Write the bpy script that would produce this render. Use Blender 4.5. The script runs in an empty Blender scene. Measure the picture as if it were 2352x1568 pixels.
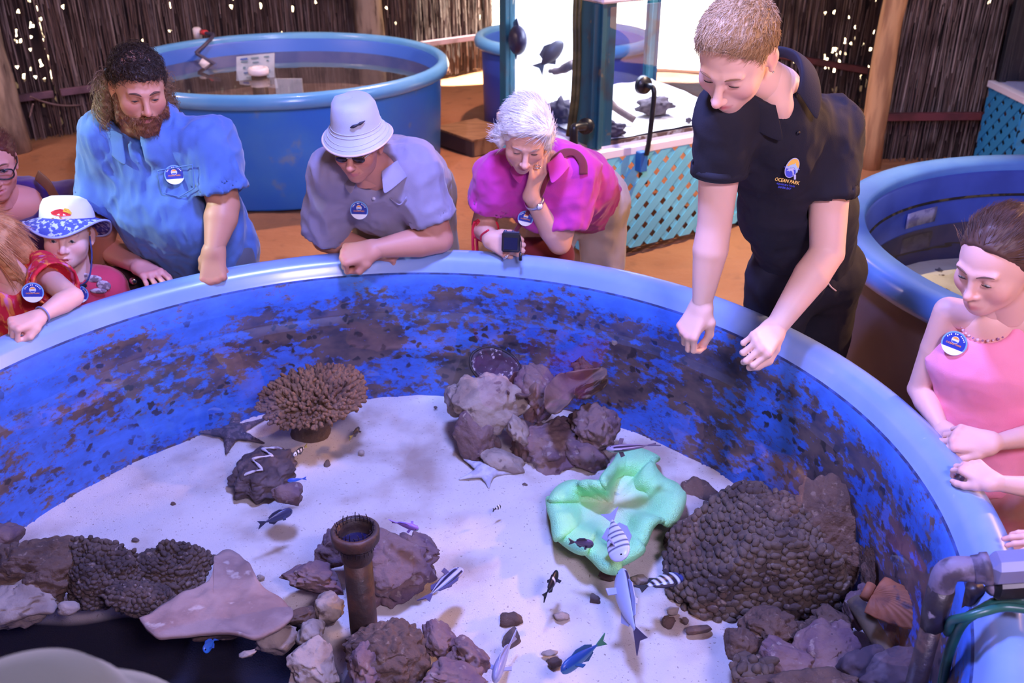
import bpy, bmesh, math, random
import numpy as np
from mathutils import Vector, Matrix, noise as mnoise

# ------------------------------------------------------------------ camera, world, lights, exposure
SC = bpy.context.scene
COL = SC.collection
CAM_Z, PITCH, FPX = 2.04, math.radians(27.0), 2200.0
cam_d = bpy.data.cameras.new('camera')
cam_d.sensor_fit = 'HORIZONTAL'; cam_d.sensor_width = 36.0
cam_d.lens = 36.0 * FPX / 2352.0
cam_d.clip_start = 0.05; cam_d.clip_end = 200
cam_d.dof.use_dof = True; cam_d.dof.focus_distance = 2.45; cam_d.dof.aperture_fstop = 5.0
cam = bpy.data.objects.new('camera', cam_d); COL.objects.link(cam)
cam.location = (0, 0, CAM_Z); cam.rotation_euler = (math.pi / 2 - PITCH, 0, 0)
SC.camera = cam

SC.view_settings.view_transform = 'Standard'; SC.view_settings.look = 'None'
SC.view_settings.gamma = 1.0; SC.view_settings.use_curve_mapping = False
SC.view_settings.exposure = 0.0

world = bpy.data.worlds.new('world'); SC.world = world; world.use_nodes = True
bg = world.node_tree.nodes['Background']
bg.inputs[0].default_value = (1.0, 0.90, 0.76, 1); bg.inputs[1].default_value = 0.35

def lamp(name, kind, loc, target, power, color, size=0.5, size_y=None, angle=None, blend=0.5):
    d = bpy.data.lights.new(name, kind); d.energy = power; d.color = color
    if kind == 'AREA':
        d.shape = 'RECTANGLE'; d.size = size; d.size_y = size_y or size
    elif kind == 'SPOT':
        d.shadow_soft_size = size; d.spot_size = math.radians(angle); d.spot_blend = blend
    elif kind == 'SUN':
        d.angle = math.radians(1.0)
    o = bpy.data.objects.new(name, d); COL.objects.link(o); o.location = loc
    v = Vector(target) - Vector(loc)
    o.rotation_euler = v.to_track_quat('-Z', 'Y').to_euler()
    return o

# sun over the yard behind the fence
lamp('sun', 'SUN', (10, 14, 22), (0, 11, 0), 48.0, (1.0, 0.93, 0.78))
# blue-white aquarium lamps hung over the touch tank
lamp('tank_lamp_light', 'AREA', (-0.05, 2.0, 2.95), (-0.05, 2.0, 0.3), 132.0, (0.27, 0.33, 1.0), 0.34, 0.34)
# unseen violet-white fill from under the roof on the camera's side
lamp('front_fill_light', 'AREA', (0.9, -0.7, 3.1), (0.1, 3.2, 0.9), 114.0, (0.80, 0.64, 1.0), 0.7, 0.4)
lamp('fence_fill_light', 'SPOT', (-0.9, 5.2, 3.15), (-1.6, 9.2, 0.9), 170.0, (0.80, 0.66, 1.0), 0.03, angle=120, blend=0.7)  # extra unseen spot, added to brighten the back fence
# warm yard light coming in on the right behind the attendant
lamp('warm_lamp_light', 'SPOT', (0.16, 7.0, 3.05), (-0.2, 6.4, 0.0), 420.0, (1.0, 0.58, 0.46), 0.04, angle=130, blend=0.8)
lamp('front_yard_light', 'SPOT', (2.04, 5.04, 3.1), (0.95, 4.75, 0.0), 560.0, (1.0, 0.74, 0.54), 0.02, angle=64, blend=0.7)
lamp('warm_side_light', 'SPOT', (3.1, 3.3, 2.3), (1.05, 2.6, 1.15), 420.0, (1.0, 0.50, 0.22), 0.06, angle=44, blend=0.6)
lamp('right_fence_fill', 'SPOT', (2.4, 4.4, 3.15), (3.5, 7.0, 0.9), 170.0, (0.86, 0.78, 1.0), 0.03, angle=110, blend=0.7)  # unseen fill spot added so the right fence shows brighter
lamp('left_fill_light', 'SPOT', (-4.4, 5.4, 3.0), (-2.9, 5.4, 0.0), 260.0, (1.0, 0.66, 0.62), 0.10, angle=130, blend=0.8)  # unseen spot added to light the left background
# daylight shaft from the left onto the bearded man
lamp('side_lamp_light', 'SPOT', (-3.6, 2.3, 2.7), (-1.42, 2.95, 1.20), 600.0, (0.72, 1.0, 0.94), 0.05, angle=11, blend=0.5)

# ------------------------------------------------------------------ helpers
random.seed(7); RNG = np.random.default_rng(11)
CP, SP = math.cos(PITCH), math.sin(PITCH)
def V3(*a): return np.array(a, float)
def ray(u, v):
    x = (u - 1176) / FPX; y = (784 - v) / FPX
    return V3(x, CP + y * SP, -SP + y * CP)
def PZ(u, v, z):                       # point of the place at height z seen at a photo position
    d = ray(u, v); return V3(0, 0, CAM_Z) + d * ((z - CAM_Z) / d[2])
def PY(u, v, Y):                       # the same at distance Y
    d = ray(u, v); return V3(0, 0, CAM_Z) + d * (Y / d[1])
def unit(v): v = np.asarray(v, float); return v / (np.linalg.norm(v) + 1e-12)

ORG = {}
def tag(o, label=None, cat=None, group=None, kind=None):
    if label: o['label'] = label
    if cat: o['category'] = cat
    if group: o['group'] = group
    if kind: o['kind'] = kind
    return o
def thing(name, loc, label, cat, group=None):
    o = bpy.data.objects.new(name, None); COL.objects.link(o)
    o.location = loc; o.empty_display_size = 0.05; ORG[o.name] = np.array(loc, float)
    return tag(o, label, cat, group)
def mesh(name, verts, faces, mat, smooth=True, col=None):
    me = bpy.data.meshes.new(name)
    verts = np.asarray(verts, np.float32)
    if isinstance(faces, np.ndarray) and faces.ndim == 2:
        n, k = faces.shape
        me.vertices.add(len(verts)); me.vertices.foreach_set('co', verts.ravel())
        me.loops.add(n * k); me.loops.foreach_set('vertex_index', faces.astype(np.int32).ravel())
        me.polygons.add(n); me.polygons.foreach_set('loop_start', np.arange(0, n * k, k, dtype=np.int32))
        me.update(calc_edges=True); me.validate()
    else:
        me.from_pydata([tuple(map(float, v)) for v in verts], [], [tuple(map(int, f)) for f in faces]); me.update()
    if smooth: me.polygons.foreach_set('use_smooth', np.ones(len(me.polygons), bool))
    if mat: me.materials.append(mat)
    if col is not None:
        a = me.color_attributes.new('Col', 'FLOAT_COLOR', 'POINT')
        c = np.ones((len(verts), 4), np.float32); c[:, :3] = col; a.data.foreach_set('color', c.ravel())
    return me
def obj(name, verts, faces, mat, parent=None, smooth=True, col=None, base=None, **kw):
    """one mesh object; verts in place coordinates"""
    verts = np.asarray(verts, float)
    if parent is not None: org = ORG[parent.name]
    elif base is not None: org = np.array(base, float)
    else:
        lo, hi = verts.min(0), verts.max(0); org = V3((lo[0] + hi[0]) / 2, (lo[1] + hi[1]) / 2, lo[2])
    o = bpy.data.objects.new(name, mesh(name, verts - org, faces, mat, smooth, col)); COL.objects.link(o)
    if parent is not None: o.parent = parent
    else: o.location = org
    ORG[o.name] = org
    return tag(o, **kw)
class MB:
    """collects simple shapes into one mesh"""
    def __init__(s): s.v = []; s.f = []
    def add(s, v, f):
        n = len(s.v); s.v += [tuple(map(float, p)) for p in v]; s.f += [tuple(int(i) + n for i in q) for q in f]; return s
    def box(s, c, d, R=None, bev=0.0):
        c = np.array(c, float); h = np.array(d, float) / 2
        if bev <= 0:
            P = [(x, y, z) for x in (-1, 1) for y in (-1, 1) for z in (-1, 1)]; P = np.array(P) * h
            F = [(0, 1, 3, 2), (4, 6, 7, 5), (0, 4, 5, 1), (2, 3, 7, 6), (0, 2, 6, 4), (1, 5, 7, 3)]
        else:
            b = bev; P = []; F = []
            for x in (-1, 1):
                for y in (-1, 1):
                    for z in (-1, 1):
                        sg = np.array((x, y, z)); 
                        for a in range(3):
                            q = sg * (h - b); q[a] = sg[a] * h[a]; P.append(q)
            P = np.array(P); idx = lambda x, y, z, a: ((x * 2 + y) * 2 + z) * 3 + a
            for a in range(3):
                o1, o2 = [k for k in range(3) if k != a]
                for s_ in (0, 1):
                    q = []
                    for i, j in ((0, 0), (1, 0), (1, 1), (0, 1)):
                        c3 = [0, 0, 0]; c3[a] = s_; c3[o1] = i; c3[o2] = j; q.append(idx(*c3, a))
                    F.append(q if (s_ == 1) == (a != 1) else q[::-1])
            for a in range(3):                                   # edge strips along axis a
                o1, o2 = [k for k in range(3) if k != a]
                for i in (0, 1):
                    for j in (0, 1):
                        e = [0, 0, 0]; e[o1] = i; e[o2] = j; g = list(e); g[a] = 1
                        F.append([idx(*e, o1), idx(*g, o1), idx(*g, o2), idx(*e, o2)])
            for x in (0, 1):
                for y in (0, 1):
                    for z in (0, 1): F.append([idx(x, y, z, 0), idx(x, y, z, 1), idx(x, y, z, 2)])
        if R is not None: P = P @ np.array(R).T
        return s.add(P + c, F)
    def tube(s, pts, r, n=10, cap=True):
        v, f = tube(pts, r, n, cap); return s.add(v, f)
    def lathe(s, prof, c=(0, 0, 0), n=48, a0=0, a1=2 * math.pi):
        v, f = lathe(prof, c, n, a0, a1); return s.add(v, f)
    def obj(s, name, mat, parent=None, smooth=False, **kw):
        o = obj(name, np.array(s.v), s.f, mat, parent, smooth, **kw)
        return o
def fixn(o):
    bm = bmesh.new(); bm.from_mesh(o.data); bmesh.ops.recalc_face_normals(bm, faces=bm.faces); bm.to_mesh(o.data); bm.free(); return o
def frame_of(t, up=(0, 0, 1)):
    t = unit(t); u = np.array(up, float)
    if abs(t @ u) > 0.97: u = V3(0, 1, 0) if abs(t[1]) < 0.9 else V3(1, 0, 0)
    a = unit(np.cross(u, t)); b = np.cross(t, a); return a, b
def tube(pts, r, n=10, cap=True, flat=1.0, up=(0, 0, 1)):
    pts = np.array(pts, float); m = len(pts); r = np.broadcast_to(np.asarray(r, float), (m,))
    v = []; f = []; pa = None
    for i in range(m):
        t = pts[min(i + 1, m - 1)] - pts[max(i - 1, 0)]
        if pa is None: a, b = frame_of(t, up)
        else:
            t = unit(t); a = unit(pa - t * (pa @ t)); b = np.cross(t, a)
        pa = a
        for k in range(n):
            th = 2 * math.pi * k / n; v.append(pts[i] + r[i] * (a * math.cos(th) + b * math.sin(th) * flat))
    for i in range(m - 1):
        for k in range(n):
            k2 = (k + 1) % n; f.append((i * n + k, i * n + k2, (i + 1) * n + k2, (i + 1) * n + k))
    if cap: f.append(tuple(range(n))[::-1]); f.append(tuple((m - 1) * n + k for k in range(n)))
    return v, f
def lathe(prof, c=(0, 0, 0), n=48, a0=0, a1=2 * math.pi):
    full = abs(a1 - a0 - 2 * math.pi) < 1e-6; N = n if full else n + 1; v = []; f = []
    for r, z in prof:
        for k in range(N):
            a = a0 + (a1 - a0) * k / n; v.append((c[0] + r * math.cos(a), c[1] + r * math.sin(a), c[2] + z))
    for i in range(len(prof) - 1):
        for k in range(n):
            k2 = (k + 1) % N; f.append((i * N + k, i * N + k2, (i + 1) * N + k2, (i + 1) * N + k))
    return v, f
def spline(pts, n=8):
    P = np.array(pts, float); P = np.vstack([2 * P[0] - P[1], P, 2 * P[-1] - P[-2]]); out = []
    for i in range(1, len(P) - 2):
        for t in np.linspace(0, 1, n, endpoint=False):
            a, b, c, d = P[i - 1:i + 3]
            out.append(0.5 * (2 * b + (c - a) * t + (2 * a - 5 * b + 4 * c - d) * t * t + (3 * b - a - 3 * c + d) * t ** 3))
    out.append(P[-2]); return np.array(out)
def Rz(a): c, s = math.cos(a), math.sin(a); return np.array([[c, -s, 0], [s, c, 0], [0, 0, 1]])
def Rx(a): c, s = math.cos(a), math.sin(a); return np.array([[1, 0, 0], [0, c, -s], [0, s, c]])
def Ry(a): c, s = math.cos(a), math.sin(a); return np.array([[c, 0, s], [0, 1, 0], [-s, 0, c]])

# ------------------------------------------------------------------ noise
def _hash(i, j, k, s):
    h = (i * 374761393 + j * 668265263 + k * 2147483647 + s * 974634777) & 0xffffffff
    h = ((h ^ (h >> 13)) * 1274126177) & 0xffffffff
    return ((h ^ (h >> 16)) & 0xffffff) / float(0xffffff)
def vn(P, f=1.0, seed=0):
    P = np.asarray(P, float) * f; I = np.floor(P).astype(np.int64); t = P - I; t = t * t * (3 - 2 * t)
    i, j, k = I[..., 0], I[..., 1], I[..., 2]; x, y, z = t[..., 0], t[..., 1], t[..., 2]; r = 0
    for a in (0, 1):
        for b in (0, 1):
            for c in (0, 1):
                r = r + _hash(i + a, j + b, k + c, seed) * (x if a else 1 - x) * (y if b else 1 - y) * (z if c else 1 - z)
    return r * 2 - 1
def fbm(P, f=1.0, seed=0, o=4, g=0.5):
    r = 0; a = 1
    for q in range(o): r = r + a * vn(P, f * 2 ** q, seed + q * 17); a *= g
    return r
def worley(P, f=1.0, seed=0):
    P = np.asarray(P, float) * f; I = np.floor(P).astype(np.int64); best = np.full(P.shape[:-1], 9.0)
    for a in (-1, 0, 1):
        for b in (-1, 0, 1):
            for c in (-1, 0, 1):
                i, j, k = I[..., 0] + a, I[..., 1] + b, I[..., 2] + c
                d = (i + _hash(i, j, k, seed) - P[..., 0]) ** 2 + (j + _hash(i, j, k, seed + 5) - P[..., 1]) ** 2 + (k + _hash(i, j, k, seed + 9) - P[..., 2]) ** 2
                best = np.minimum(best, d)
    return np.sqrt(best)

# ------------------------------------------------------------------ smooth solids on a grid
class Solid:
    def __init__(s, lo, hi, h):
        s.lo = np.array(lo, float); s.h = h
        n = np.ceil((np.array(hi, float) - s.lo) / h).astype(int) + 1
        s.ax = [(s.lo[i] + h * np.arange(n[i])).astype(np.float32) for i in range(3)]
        s.F = np.full(tuple(n), 0.5, np.float32)
    def sl(s, lo, hi):
        out = []
        for i in range(3):
            a = int(np.clip(math.floor((lo[i] - s.lo[i]) / s.h), 0, s.F.shape[i])); b = int(np.clip(math.ceil((hi[i] - s.lo[i]) / s.h) + 1, 0, s.F.shape[i])); out.append(slice(a, b))
        return tuple(out)
    def P(s, sl): return [s.ax[i][sl[i]].reshape([-1 if j == i else 1 for j in range(3)]) for i in range(3)]
    def put(s, sl, d, k, op):
        A = s.F[sl]
        if A.size == 0: return
        if op == 's': d = -d; sg = -1
        else: sg = 1
        if sg == 1: h = np.maximum(k - np.abs(A - d), 0) / k; s.F[sl] = np.minimum(A, d) - h * h * k * 0.25
        else: h = np.maximum(k - np.abs(A - d), 0) / k; s.F[sl] = np.maximum(A, d) + h * h * k * 0.25
    def rc(s, a, b, ra, rb=None, k=0.01, op='u', flat=1.0, fd=None, cap=False):
        a = np.array(a, float); b = np.array(b, float); rb = ra if rb is None else rb
        m = max(ra, rb) * max(1, flat) + k + 3 * s.h
        sl = s.sl(np.minimum(a, b) - m, np.maximum(a, b) + m); X, Y, Z = s.P(sl)
        px, py, pz = X - a[0], Y - a[1], Z - a[2]; ab = b - a
        if fd is not None:
            fd = unit(fd); w = (1 / flat - 1); q = (px * fd[0] + py * fd[1] + pz * fd[2]) * w
            px, py, pz = px + q * fd[0], py + q * fd[1], pz + q * fd[2]; ab = ab + fd * (ab @ fd) * w
        t = np.clip((px * ab[0] + py * ab[1] + pz * ab[2]) / (ab @ ab + 1e-9), 0, 1)
        d = np.sqrt((px - t * ab[0]) ** 2 + (py - t * ab[1]) ** 2 + (pz - t * ab[2]) ** 2) - (ra + t * (rb - ra))
        if cap:
            e = unit(b - a); d = np.maximum(d, (X - b[0]) * e[0] + (Y - b[1]) * e[1] + (Z - b[2]) * e[2])
        s.put(sl, d, k, op); return s
    def el(s, c, r, R=None, k=0.01, op='u'):
        c = np.array(c, float); r = np.array(r, float); m = r.max() + k + 3 * s.h
        sl = s.sl(c - m, c + m); X, Y, Z = s.P(sl); p = [X - c[0], Y - c[1], Z - c[2]]
        if R is not None: R = np.array(R); p = [p[0] * R[0, i] + p[1] * R[1, i] + p[2] * R[2, i] for i in range(3)]
        k0 = np.sqrt(sum((p[i] / r[i]) ** 2 for i in range(3))); k1 = np.sqrt(sum((p[i] / r[i] ** 2) ** 2 for i in range(3))) + 1e-9
        s.put(sl, k0 * (k0 - 1) / k1, k, op); return s
    def half(s, p, n, k=0.004):                    # keeps the side n points away from
        n = unit(n); X, Y, Z = s.P((slice(None),) * 3)
        d = (X - p[0]) * n[0] + (Y - p[1]) * n[1] + (Z - p[2]) * n[2]
        s.put((slice(None),) * 3, -d, k, 's'); return s
    def warp(s, fn):                               # adds fn(X,Y,Z) to the distance
        X, Y, Z = np.meshgrid(*s.ax, indexing='ij', sparse=True); s.F = s.F + fn(X, Y, Z).astype(np.float32); return s
    def mesh(s):
        F = s.F; F[0], F[-1] = .5, .5; F[:, 0], F[:, -1] = .5, .5; F[:, :, 0], F[:, :, -1] = .5, .5
        neg = F < 0; n = F.shape; c = neg[:-1, :-1, :-1].astype(np.int8)
        cnt = sum(neg[a:n[0] - 1 + a, b:n[1] - 1 + b, d:n[2] - 1 + d].astype(np.int8) for a in (0, 1) for b in (0, 1) for d in (0, 1))
        act = (cnt > 0) & (cnt < 8); I = np.argwhere(act); idx = np.full(act.shape, -1, np.int64); idx[act] = np.arange(len(I))
        corner = np.array([(a, b, d) for a in (0, 1) for b in (0, 1) for d in (0, 1)])
        val = np.stack([F[I[:, 0] + q[0], I[:, 1] + q[1], I[:, 2] + q[2]] for q in corner], 1)
        acc = np.zeros((len(I), 3)); num = np.zeros(len(I))
        for i in range(8):
            for j in range(i + 1, 8):
                if np.abs(corner[i] - corner[j]).sum() != 1: continue
                m = (val[:, i] < 0) != (val[:, j] < 0); t = val[:, i] / (val[:, i] - val[:, j] + 1e-12); t = np.where(m, t, 0)
                acc += np.where(m[:, None], corner[i] + t[:, None] * (corner[j] - corner[i]), 0); num += m
        Vt = (I + acc / num[:, None]) * s.h + s.lo
        Q = []
        for ax in range(3):
            o1, o2 = (ax + 1) % 3, (ax + 2) % 3
            A = [slice(0, m) for m in n]; A[ax] = slice(0, n[ax] - 1); B = list(A); B[ax] = slice(1, n[ax])
            fl = neg[tuple(A)] != neg[tuple(B)]; E = np.argwhere(fl); E = E[(E[:, o1] > 0) & (E[:, o2] > 0) & (E[:, o1] < n[o1] - 1) & (E[:, o2] < n[o2] - 1)]
            ins = neg[E[:, 0], E[:, 1], E[:, 2]]
            e1 = np.zeros(3, int); e1[o1] = 1; e2 = np.zeros(3, int); e2[o2] = 1
            g = lambda D: idx[D[:, 0], D[:, 1], D[:, 2]]
            q = np.stack([g(E - e1 - e2), g(E - e2), g(E), g(E - e1)], 1)
            q = np.where(ins[:, None], q, q[:, ::-1]); Q.append(q)
        Q = np.vstack(Q); Q = Q[(Q >= 0).all(1)]
        return Vt, Q
def relax(Vt, Q, it=2, w=0.5):
    n = len(Vt); e = np.vstack([Q[:, [i, (i + 1) % 4]] for i in range(4)]); 
    for _ in range(it):
        S = np.zeros_like(Vt); c = np.zeros(n)
        for a, b in ((0, 1), (1, 0)):
            for d in range(3): S[:, d] += np.bincount(e[:, a], Vt[e[:, b], d], n)
            c += np.bincount(e[:, a], minlength=n)
        Vt = Vt + w * (S / np.maximum(c, 1)[:, None] - Vt)
    return Vt
def joinm(parts):
    V = []; F = []; n = 0
    for v, f in parts: V.append(v); F.append(np.asarray(f) + n); n += len(v)
    return np.vstack(V), np.vstack(F)
def vnormals(V, Q):
    nrm = np.zeros_like(V); a = np.cross(V[Q[:, 2]] - V[Q[:, 0]], V[Q[:, 3]] - V[Q[:, 1]]) if Q.shape[1] == 4 else np.cross(V[Q[:, 1]] - V[Q[:, 0]], V[Q[:, 2]] - V[Q[:, 0]])
    for i in range(Q.shape[1]):
        for d in range(3): nrm[:, d] += np.bincount(Q[:, i], a[:, d], len(V))
    return nrm / (np.linalg.norm(nrm, axis=1)[:, None] + 1e-12)

# ------------------------------------------------------------------ materials
MATS = {}
def lin(c): return tuple(((x / 255) / 12.92 if x <= 10.3 else (((x / 255) + 0.055) / 1.055) ** 2.4) for x in c)
def M(name, rgb, rough=0.6, rgb2=None, nscale=8.0, nlo=0.4, nhi=0.65, bump=0.0, bscale=60.0, metal=0.0, spec=0.5, stretch=None,
      coat=0.0, sss=0.0, attr=False, emit=0.0, sheen=0.0, bdist=0.004, detail=4.0, rgb3=None, n3=30.0, lo3=0.55, hi3=0.7, alpha=1.0):
    if name in MATS: return MATS[name]
    m = bpy.data.materials.new(name); m.use_nodes = True; nt = m.node_tree; N = nt.nodes; L = nt.links
    p = N['Principled BSDF']; MATS[name] = m
    p.inputs['Roughness'].default_value = rough; p.inputs['Metallic'].default_value = metal; p.inputs['Specular IOR Level'].default_value = spec
    p.inputs['Coat Weight'].default_value = coat; p.inputs['Coat Roughness'].default_value = 0.15
    p.inputs['Sheen Weight'].default_value = sheen
    if sss: p.inputs['Subsurface Weight'].default_value = sss; p.inputs['Subsurface Radius'].default_value = (0.012, 0.005, 0.003); p.inputs['Subsurface Scale'].default_value = 0.5
    c1 = (*lin(rgb), 1); p.inputs['Base Color'].default_value = c1
    tc = N.new('ShaderNodeTexCoord'); co = tc.outputs['Object']
    if stretch:
        mp = N.new('ShaderNodeMapping'); mp.inputs['Scale'].default_value = stretch; L.new(co, mp.inputs['Vector']); co = mp.outputs[0]
    out = None
    if attr:
        at = N.new('ShaderNodeVertexColor'); at.layer_name = 'Col'; out = at.outputs[0]
    def layer(prev, sc, lo, hi, c):
        nz = N.new('ShaderNodeTexNoise'); nz.inputs['Scale'].default_value = sc; nz.inputs['Detail'].default_value = detail; L.new(co, nz.inputs['Vector'])
        mr = N.new('ShaderNodeMapRange'); mr.inputs['From Min'].default_value = lo; mr.inputs['From Max'].default_value = hi; mr.interpolation_type = 'SMOOTHSTEP'; L.new(nz.outputs[0], mr.inputs['Value'])
        mx = N.new('ShaderNodeMix'); mx.data_type = 'RGBA'; L.new(mr.outputs[0], mx.inputs['Factor'])
        if prev is None: mx.inputs[6].default_value = c1
        else: L.new(prev, mx.inputs[6])
        if attr and c is None: pass
        mx.inputs[7].default_value = (*lin(c), 1); return mx.outputs[2]
    if rgb2 is not None: out = layer(out, nscale, nlo, nhi, rgb2)
    if rgb3 is not None: out = layer(out, n3, lo3, hi3, rgb3)
    if out is not None: L.new(out, p.inputs['Base Color'])
    if bump:
        nz = N.new('ShaderNodeTexNoise'); nz.inputs['Scale'].default_value = bscale; nz.inputs['Detail'].default_value = 3; L.new(co, nz.inputs['Vector'])
        bp = N.new('ShaderNodeBump'); bp.inputs['Strength'].default_value = bump; bp.inputs['Distance'].default_value = bdist; L.new(nz.outputs[0], bp.inputs['Height']); L.new(bp.outputs[0], p.inputs['Normal'])
    if emit: p.inputs['Emission Color'].default_value = c1; p.inputs['Emission Strength'].default_value = emit
    return m
def water_mat(name, tint=(0.9, 0.94, 1.0), bscale=6.0, bstr=0.12, rough=0.02, ior=1.33):
    m = bpy.data.materials.new(name); m.use_nodes = True; nt = m.node_tree; N = nt.nodes; L = nt.links; N.remove(N['Principled BSDF'])
    o = N['Material Output']; tr = N.new('ShaderNodeBsdfTransparent'); tr.inputs[0].default_value = (*tint, 1)
    gl = N.new('ShaderNodeBsdfGlossy'); gl.inputs['Roughness'].default_value = rough; gl.inputs[0].default_value = (1, 1, 1, 1)
    fr = N.new('ShaderNodeFresnel'); fr.inputs['IOR'].default_value = ior; mx = N.new('ShaderNodeMixShader')
    tc = N.new('ShaderNodeTexCoord'); nz = N.new('ShaderNodeTexNoise'); nz.inputs['Scale'].default_value = bscale; nz.inputs['Detail'].default_value = 2
    L.new(tc.outputs['Object'], nz.inputs['Vector']); bp = N.new('ShaderNodeBump'); bp.inputs['Strength'].default_value = bstr; bp.inputs['Distance'].default_value = 0.01
    L.new(nz.outputs[0], bp.inputs['Height']); L.new(bp.outputs[0], gl.inputs['Normal']); L.new(bp.outputs[0], fr.inputs['Normal'])
    ge = N.new('ShaderNodeNewGeometry'); iv = N.new('ShaderNodeMath'); iv.operation = 'SUBTRACT'; iv.inputs[0].default_value = 1.0; L.new(ge.outputs['Backfacing'], iv.inputs[1])
    mu = N.new('ShaderNodeMath'); mu.operation = 'MULTIPLY'; L.new(fr.outputs[0], mu.inputs[0]); L.new(iv.outputs[0], mu.inputs[1])
    L.new(mu.outputs[0], mx.inputs[0]); L.new(tr.outputs[0], mx.inputs[1]); L.new(gl.outputs[0], mx.inputs[2]); L.new(mx.outputs[0], o.inputs[0]); return m

# ------------------------------------------------------------------ the setting
m_ground = M('ground_sand', (176, 122, 84), 0.95, (150, 96, 62), 0.9, 0.35, 0.7, bump=0.7, bscale=9, bdist=0.03, rgb3=(132, 90, 64), n3=7, lo3=0.55, hi3=0.8)
# floor: one displaced grid in the enclosure, running on outside
gx = np.linspace(-14, 16, 151); gy = np.linspace(-6, 34, 201)
GX, GY = np.meshgrid(gx, gy, indexing='ij'); P = np.stack([GX, GY, GX * 0], -1)
GZ = 0.018 * fbm(P, 1.3, 3, 4) - 0.018
v = np.stack([GX, GY, GZ], -1).reshape(-1, 3); n = len(gy)
ii, jj = np.meshgrid(np.arange(len(gx) - 1), np.arange(len(gy) - 1), indexing='ij'); a = (ii * n + jj).ravel()
obj('floor', v, np.stack([a, a + n, a + n + 1, a + 1], 1), m_ground, base=(0, 0, 0), kind='structure')

yd = [(-14, 34), (-14, -0.4), (-7.4, 5.0), (-3.7, 7.95), (-0.2, 10.75), (2.1, 10.1), (3.6, 8.3), (16, 8.5), (16, 34)]
obj('floor_yard', [(x, y, z) for z in (0.03, 0.0) for x, y in yd], [tuple(range(9))] + [(i, 9 + i, 9 + (i + 1) % 9, (i + 1) % 9) for i in range(9)], M('yard_sand', (226, 208, 182), 0.95, (206, 186, 158), 1.5), smooth=False, kind='structure')
m_roof = M('roof_thatch', (70, 52, 44), 0.95, (40, 30, 26), 3, bump=0.5, bscale=30)
mb = MB().box((0, 3.4, 3.42), (15, 13.6, 0.12))
mb.obj('ceiling', m_roof, kind='structure')
m_beam = M('roof_timber', (120, 92, 74), 0.8, (80, 60, 50), 5, stretch=(1, 8, 8))
for k, yb in enumerate((0.4, 4.6, 8.2)):
    MB().box((0, yb, 3.28), (15, 0.14, 0.16), bev=0.01).obj('trim_%d' % (k + 1), m_beam, kind='structure')

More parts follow.
